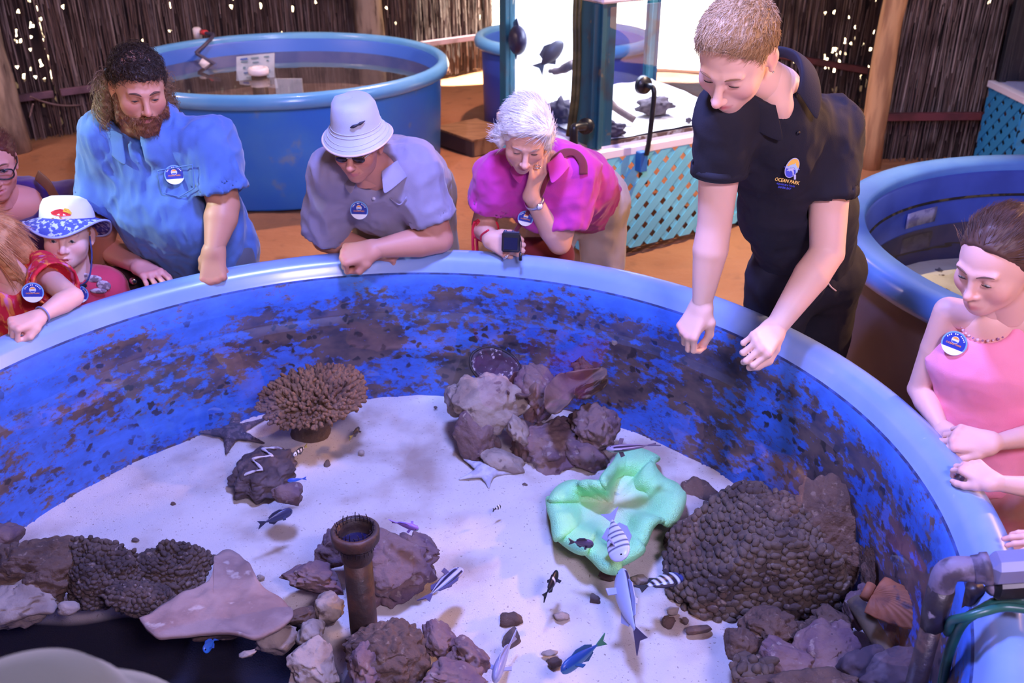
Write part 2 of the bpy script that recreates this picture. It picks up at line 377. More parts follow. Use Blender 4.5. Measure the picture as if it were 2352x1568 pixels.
# brushwood fence
m_brush = M('brush_twigs', (110, 90, 80), 0.9, attr=True, rgb2=(62, 44, 42), nscale=3.0, nlo=0.48, nhi=0.8)
m_brushback = M('brush_backing', (58, 44, 40), 0.95, (30, 22, 22), 14, stretch=(1, 1, 0.2))
def fence(name, A, B, H=2.0, holes=0.03, seed=0, dens=310):
    A = V3(*A, 0); B = V3(*B, 0); Lh = np.linalg.norm(B - A); e = (B - A) / Lh; nrm = V3(e[1], -e[0], 0)
    if nrm @ (V3(0, 2, 0) - A) < 0: nrm = -nrm
    cw, ch = 0.016, 0.024; nx = int(Lh / cw); nz = int(H / ch)
    I, J = np.meshgrid(np.arange(nx), np.arange(nz), indexing='ij')
    C = np.stack([I * cw, J * ch, I * 0 + seed * 7.3], -1)
    big = vn(C * V3(1.3, 1.6, 1), 1.0, seed); rnd = np.random.default_rng(seed + 5).random(I.shape)
    hole = rnd < 0.8 * holes * np.clip(0.25 + 1.5 * big, 0.03, 1.4)
    st = hole.copy(); st[:, 1:] |= hole[:, :-1] & (rnd[:, 1:] < 0.35); hole = st
    hole[:, 0] = False
    vx, vz = np.meshgrid(np.arange(nx + 1) * cw, np.arange(nz + 1) * ch, indexing='ij')
    jit = 0.005 * np.random.default_rng(seed).normal(size=vx.shape)
    v = A + e * (vx + jit)[..., None] + V3(0, 0, 1) * (vz + jit.T.ravel()[:vz.size].reshape(vz.shape))[..., None] - nrm * 0.03
    v = v.reshape(-1, 3); q = (I * (nz + 1) + J)[~hole].ravel(); f = np.stack([q, q + nz + 1, q + nz + 2, q + 1], 1)
    w = obj(name, v, f, m_brushback, base=A, smooth=False, kind='structure')
    # twigs
    r = np.random.default_rng(seed + 31); nt = int(Lh * dens * H / 0.8)
    s0 = r.random(nt) * Lh; z0 = r.random(nt) * (H + 0.3) - 0.35; ln = 0.35 + 0.6 * r.random(nt); z1 = np.minimum(z0 + ln, H + 0.06 * r.random(nt)); z0 = np.maximum(z0, 0.0)
    ok = z1 > z0 + 0.05; s0, z0, z1 = s0[ok], z0[ok], z1[ok]; nt = len(s0)
    cell = np.clip((s0 / cw).astype(int), 0, nx - 1); keep = np.ones(nt, bool)
    zj0 = np.clip((z0 / ch).astype(int), 0, nz - 1); zj1 = np.clip((z1 / ch).astype(int), 0, nz - 1)
    cum = np.concatenate([np.zeros((nx, 1), int), np.cumsum(hole, 1)], 1)
    hits = cum[cell, zj1 + 1] - cum[cell, zj0]; keep = (hits == 0) | (r.random(nt) < 0.04)
    s0, z0, z1 = s0[keep], z0[keep], z1[keep]; nt = len(s0)
    tl = r.normal(size=nt) * 0.035; dp = r.random(nt) * 0.05 - 0.01; rad = 0.002 + 0.0035 * r.random(nt)
    ring = []
    for k in range(3):
        th = 2 * math.pi * k / 3 + r.random(nt); ring.append((np.cos(th), np.sin(th)))
    vs = []
    for end, zz, rr in ((0, z0, rad), (1, z1, rad * 0.5)):
        ss = s0 + tl * (zz - z0)
        for c, s in ring:
            vs.append(A + e * (ss + rr * c)[:, None] + nrm * (dp + rr * s)[:, None] + V3(0, 0, 1) * zz[:, None])
    vs = np.stack(vs, 1).reshape(-1, 3); b = np.arange(nt)[:, None] * 6
    f = np.concatenate([b + np.array([k, (k + 1) % 3, 3 + (k + 1) % 3, 3 + k]) for k in range(3)], 0)
    g = 0.75 + 0.5 * r.random(nt); wsh = r.random(nt) < 0.25
    base = np.where(wsh[:, None], np.array(lin((156, 140, 136))), np.array(lin((108, 88, 84)))) * g[:, None]
    obj('brush_twigs', vs, f, m_brush, parent=w, smooth=False, col=np.repeat(base, 6, 0), kind='stuff')
    return A, e, nrm, Lh
F1, F2 = (-3.63, 7.7), (-0.18, 10.47)
fence('wall_left', (-7.2, 4.83), F1, seed=1, holes=0.05)
fence('wall_back', F1, F2, seed=2, holes=0.06)
fence('wall_back_right', (2.1, 9.81), (3.46, 8.18), seed=3, holes=0.05)
fence('wall_right', (2.56, 6.98), (6.2, 7.12), seed=4, holes=0.012)
m_rail = M('fence_rail', (112, 84, 100), 0.6, (80, 58, 66), 6)
m_rail2 = M('fence_rail_red', (104, 48, 56), 0.6, (78, 36, 42), 6)
def rail(name, A, B, z, mt, h=0.055):
    A = V3(*A, z); B = V3(*B, z); e = unit(B - A); R = np.stack([e, V3(-e[1], e[0], 0), V3(0, 0, 1)], 1)
    return MB().box((A + B) / 2, (np.linalg.norm(B - A), 0.04, h), R, bev=0.004).obj(name, mt, kind='structure')
rail('trim_4', (-7.1, 4.83), (-3.62, 7.62), 0.35, m_rail); rail('trim_5', (-3.58, 7.66), (-0.17, 10.39), 0.35, m_rail)
rail('trim_6', (2.1, 9.72), (3.42, 8.14), 0.35, m_rail2); rail('trim_7', (2.6, 6.89), (6.1, 7.03), 0.345, m_rail2)
# posts
m_post = M('grey_log', (168, 150, 132), 0.85, (120, 104, 92), 5, stretch=(3, 3, 0.6), bump=0.4, bscale=25, rgb3=(84, 70, 62), n3=9, lo3=0.62, hi3=0.72)
m_post2 = M('tan_log', (190, 146, 104), 0.8, (150, 108, 76), 5, stretch=(3, 3, 0.5), bump=0.3, bscale=25)
def post(p, r, H, mt, label, lean=(0, 0), seed=0):
    pts = [(p[0] + lean[0] * t, p[1] + lean[1] * t, H * t - 0.02) for t in np.linspace(0, 1, 14)]
    pts = np.array(pts); pts[:, :2] += 0.006 * np.random.default_rng(seed).normal(size=(14, 2))
    rr = r * (1.06 - 0.12 * np.linspace(0, 1, 14)) * (1 + 0.02 * np.random.default_rng(seed + 1).normal(size=14))
    v, f = tube(pts, rr, 18); return obj('timber_post', v, f, mt, label=label, cat='post', group='timber posts')
post((-3.84, 7.30), 0.10, 3.36, m_post, 'grey round timber post in front of the fence at far left', (-0.10, 0), 1)
post((-1.32, 9.22), 0.125, 3.36, m_post, 'grey round timber post behind the far blue tank', (0, 0), 2)
post((2.60, 6.84), 0.078, 3.36, m_post2, 'tan round timber post behind the attendant in the navy polo', (0.02, 0), 3)
# loose cable on the fence
v, f = tube(spline([PY(70, 222, 7.35), PY(95, 232, 7.5), PY(140, 242, 7.6), PY(190, 240, 7.8), PY(228, 226, 7.95)], 6), 0.007, 6)
obj('cable', v, f, M('cable_grey', (120, 100, 100), 0.6), label='thin cable sagging below the rail on the left fence', cat='cable')
v, f = tube(spline([PY(76, 238, 7.38), PY(72, 255, 7.38), PY(68, 270, 7.36)], 6), 0.006, 6)
obj('cable', v, f, MATS['cable_grey'], label='short end of cable hanging beside the left timber post', cat='cable')

# ------------------------------------------------------------------ tanks
CX, CY = -0.306, 1.787
m_rim = M('rim_blue', (122, 152, 214), 0.32, (132, 160, 216), 5, coat=0.3, rgb3=(156, 176, 214), n3=40, lo3=0.72, hi3=0.8)
m_shell = M('shell_blue', (60, 120, 190), 0.4, (54, 108, 176), 3)
def algae_mat(name, blue, brown, dense=0.0):
    m = bpy.data.materials.new(name); m.use_nodes = True; nt = m.node_tree; N = nt.nodes; L = nt.links; p = N['Principled BSDF']; p.inputs['Roughness'].default_value = 0.6
    tc = N.new('ShaderNodeTexCoord'); sp = N.new('ShaderNodeSeparateXYZ'); L.new(tc.outputs['Object'], sp.inputs[0])
    at = N.new('ShaderNodeMath'); at.operation = 'ARCTAN2'; L.new(sp.outputs[1], at.inputs[0]); L.new(sp.outputs[0], at.inputs[1])
    cb = N.new('ShaderNodeCombineXYZ'); sc = N.new('ShaderNodeMath'); sc.operation = 'MULTIPLY'; sc.inputs[1].default_value = 1.2; L.new(at.outputs[0], sc.inputs[0]); L.new(sc.outputs[0], cb.inputs[0])
    zz = N.new('ShaderNodeMath'); zz.operation = 'MULTIPLY'; zz.inputs[1].default_value = 1.0; L.new(sp.outputs[2], zz.inputs[0]); L.new(zz.outputs[0], cb.inputs[1])
    def noise(s, d, sx=1.0):
        mp = N.new('ShaderNodeMapping'); mp.inputs['Scale'].default_value = (sx, 1.6, 1); L.new(cb.outputs[0], mp.inputs[0])
        n = N.new('ShaderNodeTexNoise'); n.inputs['Scale'].default_value = s; n.inputs['Detail'].default_value = d; n.inputs['Roughness'].default_value = 0.62; L.new(mp.outputs[0], n.inputs['Vector']); return n.outputs[0]
    def rng(x, a, b, lo=0.0, hi=1.0):
        r = N.new('ShaderNodeMapRange'); r.inputs[1].default_value = a; r.inputs[2].default_value = b; r.inputs[3].default_value = lo; r.inputs[4].default_value = hi; L.new(x, r.inputs[0]); return r.outputs[0]
    def math_(op, a, b):
        n = N.new('ShaderNodeMath'); n.operation = op
        for i, x in enumerate((a, b)):
            if isinstance(x, float): n.inputs[i].default_value = x
            else: L.new(x, n.inputs[i])
        return n.outputs[0]
    # algae grows in a band below the water line, thick on the far right, thin at the left
    band = math_('MULTIPLY', rng(sp.outputs[2], 0.735, 0.66), rng(sp.outputs[2], 0.22, 0.46, 0.35, 1.0))
    side = rng(at.outputs[0], 2.6, 1.7, 0.42, 1.0)
    amt = math_('ADD', math_('MULTIPLY', math_('MULTIPLY', band, side), 0.16), math_('MULTIPLY', band, 0.035))
    big = math_('ADD', noise(4.0, 3.0), math_('ADD', amt, dense))
    fine = math_('ADD', math_('MULTIPLY', noise(26.0, 4.0), 0.45), math_('MULTIPLY', big, 0.55))
    f1 = rng(fine, 0.555, 0.605); f2 = rng(noise(60.0, 3.0), 0.56, 0.64)
    f2 = math_('MULTIPLY', f2, rng(big, 0.45, 0.6))
    fac = math_('MAXIMUM', f1, math_('MULTIPLY', f2, 0.8))
    # dark round spots
    mp = N.new('ShaderNodeMapping'); mp.inputs['Scale'].default_value = (1, 1.3, 1); nd = N.new('ShaderNodeTexNoise'); nd.inputs['Scale'].default_value = 30; L.new(cb.outputs[0], nd.inputs['Vector']); vm = N.new('ShaderNodeVectorMath'); vm.operation = 'MULTIPLY_ADD'; L.new(nd.outputs['Color'], vm.inputs[0]); vm.inputs[1].default_value = (0.05, 0.05, 0.0); L.new(cb.outputs[0], vm.inputs[2]); L.new(vm.outputs[0], mp.inputs[0])
    vo = N.new('ShaderNodeTexVoronoi'); vo.inputs['Scale'].default_value = 21; L.new(mp.outputs[0], vo.inputs['Vector'])
    spot = math_('MULTIPLY', rng(vo.outputs['Distance'], 0.30, 0.22), rng(noise(3.0, 2.0), 0.40, 0.50))
    spot = math_('MULTIPLY', spot, band)
    mx = N.new('ShaderNodeMix'); mx.data_type = 'RGBA'; L.new(fac, mx.inputs[0])
    mb_ = N.new('ShaderNodeMix'); mb_.data_type = 'RGBA'; L.new(rng(noise(9.0, 3.0), 0.4, 0.65), mb_.inputs[0]); mb_.inputs[6].default_value = (*lin(brown), 1); mb_.inputs[7].default_value = (*lin((50, 44, 60)), 1)
    bl = N.new('ShaderNodeMix'); bl.data_type = 'RGBA'; L.new(rng(noise(12.0, 4.0), 0.35, 0.7), bl.inputs[0]); bl.inputs[6].default_value = (*lin(blue), 1); bl.inputs[7].default_value = (*lin(tuple(int(c * 0.82) for c in blue)), 1)
    L.new(bl.outputs[2], mx.inputs[6]); L.new(mb_.outputs[2], mx.inputs[7])
    m2 = N.new('ShaderNodeMix'); m2.data_type = 'RGBA'; L.new(spot, m2.inputs[0]); L.new(mx.outputs[2], m2.inputs[6]); m2.inputs[7].default_value = (*lin((38, 34, 44)), 1)
    L.new(m2.outputs[2], p.inputs['Base Color']); return m
m_basin = algae_mat('basin_algae', (52, 104, 206), (96, 78, 76))
T1 = thing('touch_tank', (CX, CY, 0), 'large round blue touch tank full of water, sand, corals and fish', 'tank')
v, f = lathe([(1.23, 0.0), (1.25, 0.02), (1.285, 0.70), (1.285, 0.745)], (CX, CY, 0), 128); fixn(obj('shell', v, f, m_shell, T1))
v, f = lathe([(1.285, 0.735), (1.32, 0.722), (1.342, 0.733), (1.35, 0.76), (1.346, 0.785), (1.334, 0.806), (1.312, 0.819), (1.29, 0.819), (1.27, 0.808), (1.256, 0.79), (1.249, 0.767), (1.243, 0.757)], (CX, CY, 0), 160); fixn(obj('rim', v, f, m_rim, T1))
v, f = lathe([(1.243, 0.757), (1.236, 0.75), (1.232, 0.70), (1.222, 0.6), (1.21, 0.45), (1.2, 0.28), (1.19, 0.14), (1.15, 0.08), (0.6, 0.06), (0.0, 0.06)], (CX, CY, 0), 160); fixn(obj('basin', v, f, m_basin, T1))
v, f = lathe([(1.2468, 0.7625), (1.2425, 0.7575), (1.2405, 0.7555)], (CX, CY, 0), 160); obj('seam', v, f, M('seam_dark', (34, 44, 90), 0.7, (50, 76, 150), 30, 0.4, 0.6), T1)
# sand bed
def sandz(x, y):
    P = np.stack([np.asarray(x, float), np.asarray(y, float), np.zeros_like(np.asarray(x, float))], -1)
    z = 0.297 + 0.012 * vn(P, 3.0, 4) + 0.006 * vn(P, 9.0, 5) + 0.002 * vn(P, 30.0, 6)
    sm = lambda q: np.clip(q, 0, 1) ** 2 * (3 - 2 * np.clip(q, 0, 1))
    w = 0.03 * vn(P, 6.0, 9)                                          # hollow at the near left that takes the painted shade
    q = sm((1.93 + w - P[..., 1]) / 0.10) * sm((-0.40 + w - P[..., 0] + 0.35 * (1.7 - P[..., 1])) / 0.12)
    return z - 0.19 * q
gx = np.linspace(-1.205, 1.205, 200); X, Y = np.meshgrid(gx, gx, indexing='ij'); rr = np.hypot(X, Y); n = len(gx)
Z = sandz(X + CX, Y + CY); vv = np.stack([X + CX, Y + CY, Z], -1).reshape(-1, 3)
ii, jj = np.meshgrid(np.arange(n - 1), np.arange(n - 1), indexing='ij'); cen = np.hypot(gx[:-1, None] + 0.006, gx[None, :-1] + 0.006)
a = (ii * n + jj)[cen < 1.203]; f = np.stack([a, a + n, a + n + 1, a + 1], 1)
used = np.unique(f); mp = -np.ones(len(vv), int); mp[used] = np.arange(len(used))
m_sand = M('tank_sand', (210, 200, 188), 0.95, (172, 152, 134), 4.5, 0.45, 0.72, bump=0.5, bscale=260, bdist=0.004, rgb3=(150, 134, 118), n3=130, lo3=0.62, hi3=0.74)
nt = m_sand.node_tree; N = nt.nodes; L = nt.links     # shade over the hollow is put into its colour as near-black
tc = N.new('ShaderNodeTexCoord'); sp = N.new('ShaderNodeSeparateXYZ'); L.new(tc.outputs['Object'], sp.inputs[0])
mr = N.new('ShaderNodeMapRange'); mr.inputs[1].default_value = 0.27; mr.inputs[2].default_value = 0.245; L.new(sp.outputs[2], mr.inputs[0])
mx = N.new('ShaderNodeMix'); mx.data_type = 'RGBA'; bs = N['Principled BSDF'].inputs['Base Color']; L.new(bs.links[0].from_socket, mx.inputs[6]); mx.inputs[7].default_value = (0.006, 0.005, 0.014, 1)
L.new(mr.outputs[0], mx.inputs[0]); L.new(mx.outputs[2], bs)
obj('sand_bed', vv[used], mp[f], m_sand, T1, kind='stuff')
m_water = water_mat('tank_water', (0.94, 0.95, 1.0), 7.0, 0.10)
gr = np.linspace(0, 1.2305, 60); prof = [(max(r, 0.001), 0.688) for r in gr]; v, f = lathe(prof, (CX, CY, 0), 96); v = np.array(v); v[:, 2] += 0.0012 * vn(v, 9.0, 3)
obj('water', v, [q[::-1] for q in f], m_water, T1)

# far blue round tank
m_rim2 = M('rim_light_blue', (96, 168, 226), 0.28, (110, 178, 230), 4, coat=0.4)
m_shell2 = M('shell_sky_blue', (44, 130, 236), 0.42, (70, 150, 230), 2.2, 0.42, 0.75, rgb3=(150, 170, 170), n3=5, lo3=0.62, hi3=0.8)
m_in2 = M('tank_inner_blue', (66, 116, 214), 0.4)
def round_tank(name, c, R, zr, label, tap=0.9, wz=0.1, sz=0.35, sand=None, shell=None, rim=None, inner=None, rimw=0.075, group=None, wrough=0.02, wb=0.06, algae=None):
    t = thing(name, (c[0], c[1], 0), label, 'tank', group); Ri = R - rimw
    v, f = lathe([(R * tap - 0.02, 0), (R * tap, 0.02), (R - 0.055, zr - 0.09), (R - 0.055, zr - 0.05)], (*c, 0), 112); fixn(obj('shell', v, f, shell, t))
    v, f = lathe([(R - 0.055, zr - 0.06), (R - 0.05, zr - 0.085), (R - 0.018, zr - 0.092), (R, zr - 0.08), (R + 0.004, zr - 0.05), (R - 0.006, zr - 0.018), (R - 0.024, zr - 0.003), (R - 0.045, zr), (Ri + 0.012, zr - 0.006), (Ri + 0.002, zr - 0.02), (Ri, zr - 0.045)], (*c, 0), 128); fixn(obj('rim', v, f, rim, t))
    v, f = lathe([(Ri, zr - 0.045), (Ri - 0.008, zr - 0.055), (Ri - 0.02, zr - 0.3), (R * tap - 0.03, sz - 0.05), (0, sz - 0.06)], (*c, 0), 112); fixn(obj('basin', v, f, inner, t))
    if algae: v, f = lathe([(Ri - 0.0095 - 0.012 * (wz - 0.055) / 0.245, zr - wz - 0.004), (Ri - 0.023, zr - 0.3), (R * tap - 0.034, sz - 0.05)], (*c, 0), 112); fixn(obj('algae_band', v, f, algae, t))
    prof = [(max(0.001, r), sz) for r in np.linspace(0, Ri - 0.025, 24)]; v, f = lathe(prof, (*c, 0), 64); v = np.array(v); v[:, 2] += 0.03 * vn(v, 2.2, 8) - 0.012
    obj('sand_bed', v, f, sand, t, kind='stuff')
    prof = [(max(0.001, r), zr - wz) for r in np.linspace(0, Ri - 0.008, 12)]; v, f = lathe(prof, (*c, 0), 72); obj('water', v, [q[::-1] for q in f], water_mat(name + '_water', (0.88, 0.9, 0.9), 5.0, wb, wrough), t)
    return t
m_sandbrown = M('far_tank_sand', (150, 128, 120), 0.95, (120, 100, 92), 4)
T2C = (-1.63, 6.92)
round_tank('round_tank', T2C, 1.18, 0.75, 'far round sky-blue tank behind the bearded man and the man in the hat', 0.93, 0.14, 0.38, m_sandbrown, m_shell2, m_rim2, m_in2, algae=M('wall_algae', (112, 98, 92), 0.9, (88, 76, 72), 5))
# things in the far tank
s = thing('sign_reflection', (-1.68, 7.2, 0.36), 'white printed board built for the reflection of a sign in the far blue tank', 'sign')
def sheet(name, u0, v0, u1, v1, Y, mat, parent=None, th=0.008, sk=0.0, **kw):
    A, B, C, D = PY(u0, v0, Y), PY(u1, v0 - sk, Y), PY(u1, v1 - sk, Y), PY(u0, v1, Y); n = V3(0, th, 0)
    return fixn(obj(name, [A, B, C, D, A + n, B + n, C + n, D + n], [(0, 1, 2, 3), (7, 6, 5, 4), (0, 4, 5, 1), (1, 5, 6, 2), (2, 6, 7, 3), (3, 7, 4, 0)], mat, parent, smooth=False, **kw))
m_white = M('sign_white', (214, 222, 226), 0.5, (190, 200, 204), 8)
sheet('board', 543, 131, 630, 186, 7.2, m_white, s, sk=9)  # solid board built where a sign is mirrored in the water
m_ink = M('sign_ink', (120, 150, 160), 0.6); m_inkb = M('sign_ink_blue', (90, 120, 190), 0.6)
for k, (u0, v0, w, h, mt) in enumerate([(552, 133, 16, 4, m_inkb), (576, 131, 18, 3, m_ink), (606, 128, 12, 3, m_ink), (553, 140, 16, 2.5, m_ink), (580, 141, 14, 2.5, m_ink), (612, 136, 5, 4, m_ink), (558, 152, 6, 6, m_ink), (586, 152, 18, 2, m_ink), (560, 165, 18, 2.5, m_inkb), (585, 163, 10, 2.5, m_ink), (598, 160, 22, 4, m_ink), (566, 175, 12, 2.5, m_ink), (592, 172, 26, 4, m_ink), (574, 181, 16, 3, m_ink), (604, 176, 16, 2.5, m_ink)]):
    sheet('print_line', u0, v0 + 1.5, u0 + w, v0 + h + 1.5, 7.192, mt, s, 0.004, sk=w * 0.1)
MB().box((-1.66, 7.22, 0.45), (0.2, 0.025, 0.2)).obj('foot', m_white, s)
m_pvc = M('pvc_white', (226, 220, 226), 0.4); m_dark = M('black_plastic', (26, 26, 34), 0.35, (50, 48, 60), 20, 0.5, 0.7)
s = thing('standpipe', (PZ(652, 200, 0.38)[0], 7.0, 0.36), 'short standpipe with a white ring in the far blue tank', 'pipe')
bx = ORG[s.name]
v, f = lathe([(0.055, 0.0), (0.055, 0.27), (0.045, 0.27), (0.045, 0.0)], bx, 20); obj('pipe', v, f, M('pipe_brown', (92, 74, 60), 0.6), s)
v, f = lathe([(0.04, 0.27), (0.068, 0.265), (0.074, 0.28), (0.074, 0.30), (0.066, 0.315), (0.05, 0.315), (0.04, 0.30), (0.04, 0.27)], bx, 24); obj('ring', v, f, m_pvc, s)
s = thing('float_valve', PY(465, 92, 7.95), 'white and red float valve with grey arm on the far tank rim', 'valve'); o = ORG[s.name]
q = PY(455, 88, 7.9); v, f = lathe([(0, 0), (0.032, 0), (0.034, 0.075), (0.02, 0.085), (0, 0.085)], q, 18); fixn(obj('cup', v, f, m_pvc, s))
MB().tube([PY(464, 74, 7.86), PY(474, 75, 7.8)], [0.022, 0.02], 12).obj('cap', M('cap_red', (205, 60, 70), 0.4), s, True)
MB().tube(spline([PY(472, 76, 7.8), PY(490, 80, 7.72), PY(476, 98, 7.6), PY(450, 122, 7.5)], 5), 0.014, 8).obj('arm', M('arm_grey', (70, 66, 90), 0.4), s, True)
MB().tube(spline([PY(450, 122, 7.5), PY(470, 134, 7.5), PY(498, 150, 7.5)], 5), 0.014, 8).obj('arm', MATS['arm_grey'], s, True)
v, f = tube([PY(462, 139, 7.5), PY(478, 152, 7.5)], [0.03, 0.034], 14); obj('float', v, f, m_pvc, s)

# small blue tank beyond the display aquarium
round_tank('round_tank', (0.42, 7.95), 0.72, 0.76, 'small round blue tank standing behind the glass display aquarium', 0.9, 0.12, 0.4, m_sandbrown, M('shell_deep_blue', (62, 96, 200), 0.45), m_rim2, m_in2)

# tank on the right
m_sand3 = M('right_tank_sand', (206, 196, 164), 0.95, (188, 176, 142), 6, rgb3=(92, 70, 34), n3=11, lo3=0.645, hi3=0.675)
m_shell3 = M('shell_grey_brown', (112, 98, 104), 0.6, (100, 86, 90), 2)
m_rim3 = M('rim_mid_blue', (84, 130, 208), 0.3, (96, 146, 214), 3, coat=0.3)
m_in3 = M('tank_inner_indigo', (64, 88, 178), 0.45, (54, 76, 160), 4)
T3C, T3R, T3Z = (2.345, 3.22), 1.15, 0.80
t3 = round_tank('round_tank', T3C, T3R, T3Z, 'round blue tank with pale sand on the right behind the girl in pink', 0.93, 0.27, 0.36, m_sand3, m_shell3, m_rim3, m_in3, rimw=0.13, wb=0.25, algae=M('wall_algae_dark', (78, 66, 52), 0.9, (56, 48, 42), 5))
v, f = lathe([(T3R - 0.129, T3Z - 0.044), (T3R - 0.136, T3Z - 0.056), (T3R - 0.141, T3Z - 0.148)], (*T3C, 0), 112); fixn(obj('inner_band', v, f, m_rim3, t3))
v, f = lathe([(T3R - 0.138, T3Z - 0.147), (T3R - 0.146, T3Z - 0.152), (T3R - 0.148, T3Z - 0.160), (T3R - 0.140, T3Z - 0.162)], (*T3C, 0), 112); obj('seal', v, f, M('seal_black', (30, 26, 20), 0.6, (90, 80, 50), 20, 0.5, 0.6), t3)
a0 = 1.98; Rq = T3R - 0.155; vs = []
for k in range(9):
    a = 2.02 + 0.20 * k / 8
    for z in (0.555, 0.625): vs.append((T3C[0] + Rq * math.cos(a), T3C[1] + Rq * math.sin(a), z))
o = obj('label_plate', vs, [(2 * k, 2 * k + 2, 2 * k + 3, 2 * k + 1) for k in range(8)], M('label_silver', (150, 150, 180), 0.3, (110, 110, 150), 30, 0.45, 0.6), t3)
md = o.modifiers.new('t', 'SOLIDIFY'); md.thickness = 0.004

# wooden step
m_ply = M('plywood', (150, 112, 76), 0.7, (124, 88, 56), 6, stretch=(1, 6, 1)); m_plyd = M('plywood_edge', (72, 58, 54), 0.7)
s = thing('wooden_step', (-0.28, 7.5, 0), 'low brown wooden step box on the sand beside the far blue tank', 'step')
e1 = unit(V3(0.31, -0.39, 0)); e2 = V3(-e1[1], e1[0], 0); R = np.stack([e1, e2, V3(0, 0, 1)], 1); c0 = V3(-0.61, 7.46, 0); W, D = 0.5, 0.42
MB().box(c0 + e1 * W / 2 + e2 * D / 2 + V3(0, 0, 0.122), (W + 0.01, D + 0.01, 0.018), R, bev=0.003).obj('top', m_ply, s)
for nm, cc, dd, mt in (('side', c0 + e1 * W / 2 + e2 * 0.01, (W, 0.02, 0.113), m_plyd), ('side', c0 + e1 * W / 2 + e2 * (D - 0.01), (W, 0.02, 0.113), m_plyd), ('side', c0 + e1 * 0.01 + e2 * D / 2, (0.02, D - 0.04, 0.113), m_plyd), ('side', c0 + e1 * (W - 0.01) + e2 * D / 2, (0.02, D - 0.04, 0.113), m_ply)):
    MB().box(cc + V3(0, 0, 0.0565), dd, R).obj(nm, mt, s)

# ------------------------------------------------------------------ lattice cabinets and display aquarium
def clip(poly, a, b, c):                       # keep a*x+b*y<=c
    out = []
    for i in range(len(poly)):
        p, q = poly[i], poly[(i + 1) % len(poly)]; dp = a * p[0] + b * p[1] - c; dq = a * q[0] + b * q[1] - c
        if dp <= 0: out.append(p)
        if dp * dq < 0: t = dp / (dp - dq); out.append((p[0] + t * (q[0] - p[0]), p[1] + t * (q[1] - p[1])))
    return out
def lattice(parent, O, e, W, z0, z1, mat, pitch=0.086, wid=0.051):
    e = V3(*e, 0); nrm = V3(e[1], -e[0], 0); H = z1 - z0
    for sgn, off in ((1, 0.0), (-1, 0.006)):
        lo, hi = (0, (W + H) / math.sqrt(2)) if sgn == 1 else (-H / math.sqrt(2), W / math.sqrt(2))
        k = math.floor(lo / pitch)
        while k * pitch < hi:
            c0 = k * pitch + 0.01; c1 = c0 + wid; s2 = 1 / math.sqrt(2)
            poly = [(0, 0), (W, 0), (W, H), (0, H)]
            poly = clip(poly, s2, sgn * s2, c1); poly = clip(poly, -s2, -sgn * s2, -c0) if len(poly) > 2 else []
            k += 1
            if len(poly) < 3: continue
            n = len(poly); v = []
            for d in (off, off + 0.006):
                for x, y in poly: v.append(V3(*O, 0) + e * x + V3(0, 0, z0 + y) + nrm * d)
            f = [tuple(range(n))[::-1], tuple(range(n, 2 * n))] + [(i, (i + 1) % n, n + (i + 1) % n, n + i) for i in range(n)]
            fixn(obj('lattice_slat', v, f, mat, parent, smooth=False))
m_lat = M('lattice_teal', (122, 206, 222), 0.45, (110, 194, 214), 5); m_lat2 = M('lattice_blue', (50, 140, 190), 0.45)
m_trim = M('trim_white', (236, 226, 236), 0.5); m_teal = M('post_teal', (34, 86, 100), 0.45, (52, 66, 72), 7, 0.5, 0.7, rgb3=(110, 100, 80), n3=16, lo3=0.66, hi3=0.76)
K = np.array((0.45, 5.0)); e1 = np.array((0.857, 0.515)); e2 = np.array((-0.515, 0.857)); WA, WB = 1.16, 1.02
def KP(a, b, z=0): p = K + e1 * a + e2 * b; return V3(p[0], p[1], z)
RK = np.stack([V3(*e1, 0), V3(*e2, 0), V3(0, 0, 1)], 1)
cab = thing('lattice_cabinet', KP(WA / 2, WB / 2), 'pale teal lattice cabinet with white trim under the display aquarium', 'cabinet')
lattice(cab, K, e1, WA, 0.03, 0.585, m_lat)
lattice(cab, K + e2 * WB, -e2, WB, 0.03, 0.585, m_lat)
for a, b in ((0.03, 0.03), (WA - 0.03, 0.03), (0.03, WB - 0.03), (WA - 0.03, WB - 0.03)):
    MB().box(KP(a, b, 0.29), (0.045, 0.045, 0.59), RK).obj('leg', M('frame_dark', (40, 44, 52), 0.6), cab)
MB().box(KP(WA / 2, WB / 2, 0.60), (WA + 0.03, WB + 0.03, 0.045), RK, bev=0.004).obj('top_trim', m_trim, cab)
aq = thing('display_aquarium', KP(WA / 2, WB / 2, 0.6225), 'tall glass display aquarium with dark green corner posts and white gravel', 'aquarium')
m_glass = water_mat('aquarium_glass', (0.86, 0.9, 1.0), 1.0, 0.0, 0.01, 1.45)
for c, d in ((KP(0.05, 0.05, 1.0), (0.14, 0.03, 0.74)), (KP(0.03, 0.145, 1.0), (0.03, 0.26, 0.74))):
    MB().box(c, d, RK, bev=0.003).obj('corner_post', m_teal, aq)
for a, b in ((WA - 0.035, 0.035), (0.035, WB - 0.035), (WA - 0.035, WB - 0.035)):
    MB().box(KP(a, b, 1.0), (0.07, 0.07, 0.74), RK, bev=0.004).obj('corner_post', m_teal, aq)
for c, d in ((KP(WA / 2, 0.03, 0.99), (WA - 0.14, 0.01, 0.72)), (KP(WA / 2, WB - 0.03, 0.99), (WA - 0.14, 0.01, 0.72)), (KP(0.03, WB / 2, 0.99), (0.01, WB - 0.14, 0.72)), (KP(WA - 0.03, WB / 2, 0.99), (0.01, WB - 0.14, 0.72))):
    fixn(MB().box(c, d, RK).obj('glass_pane', m_glass, aq))
MB().box(KP(0.37, WB - 0.05, 1.0), (0.66, 0.008, 0.70), RK).obj('back_panel', M('panel_white', (238, 236, 226), 0.6), aq)
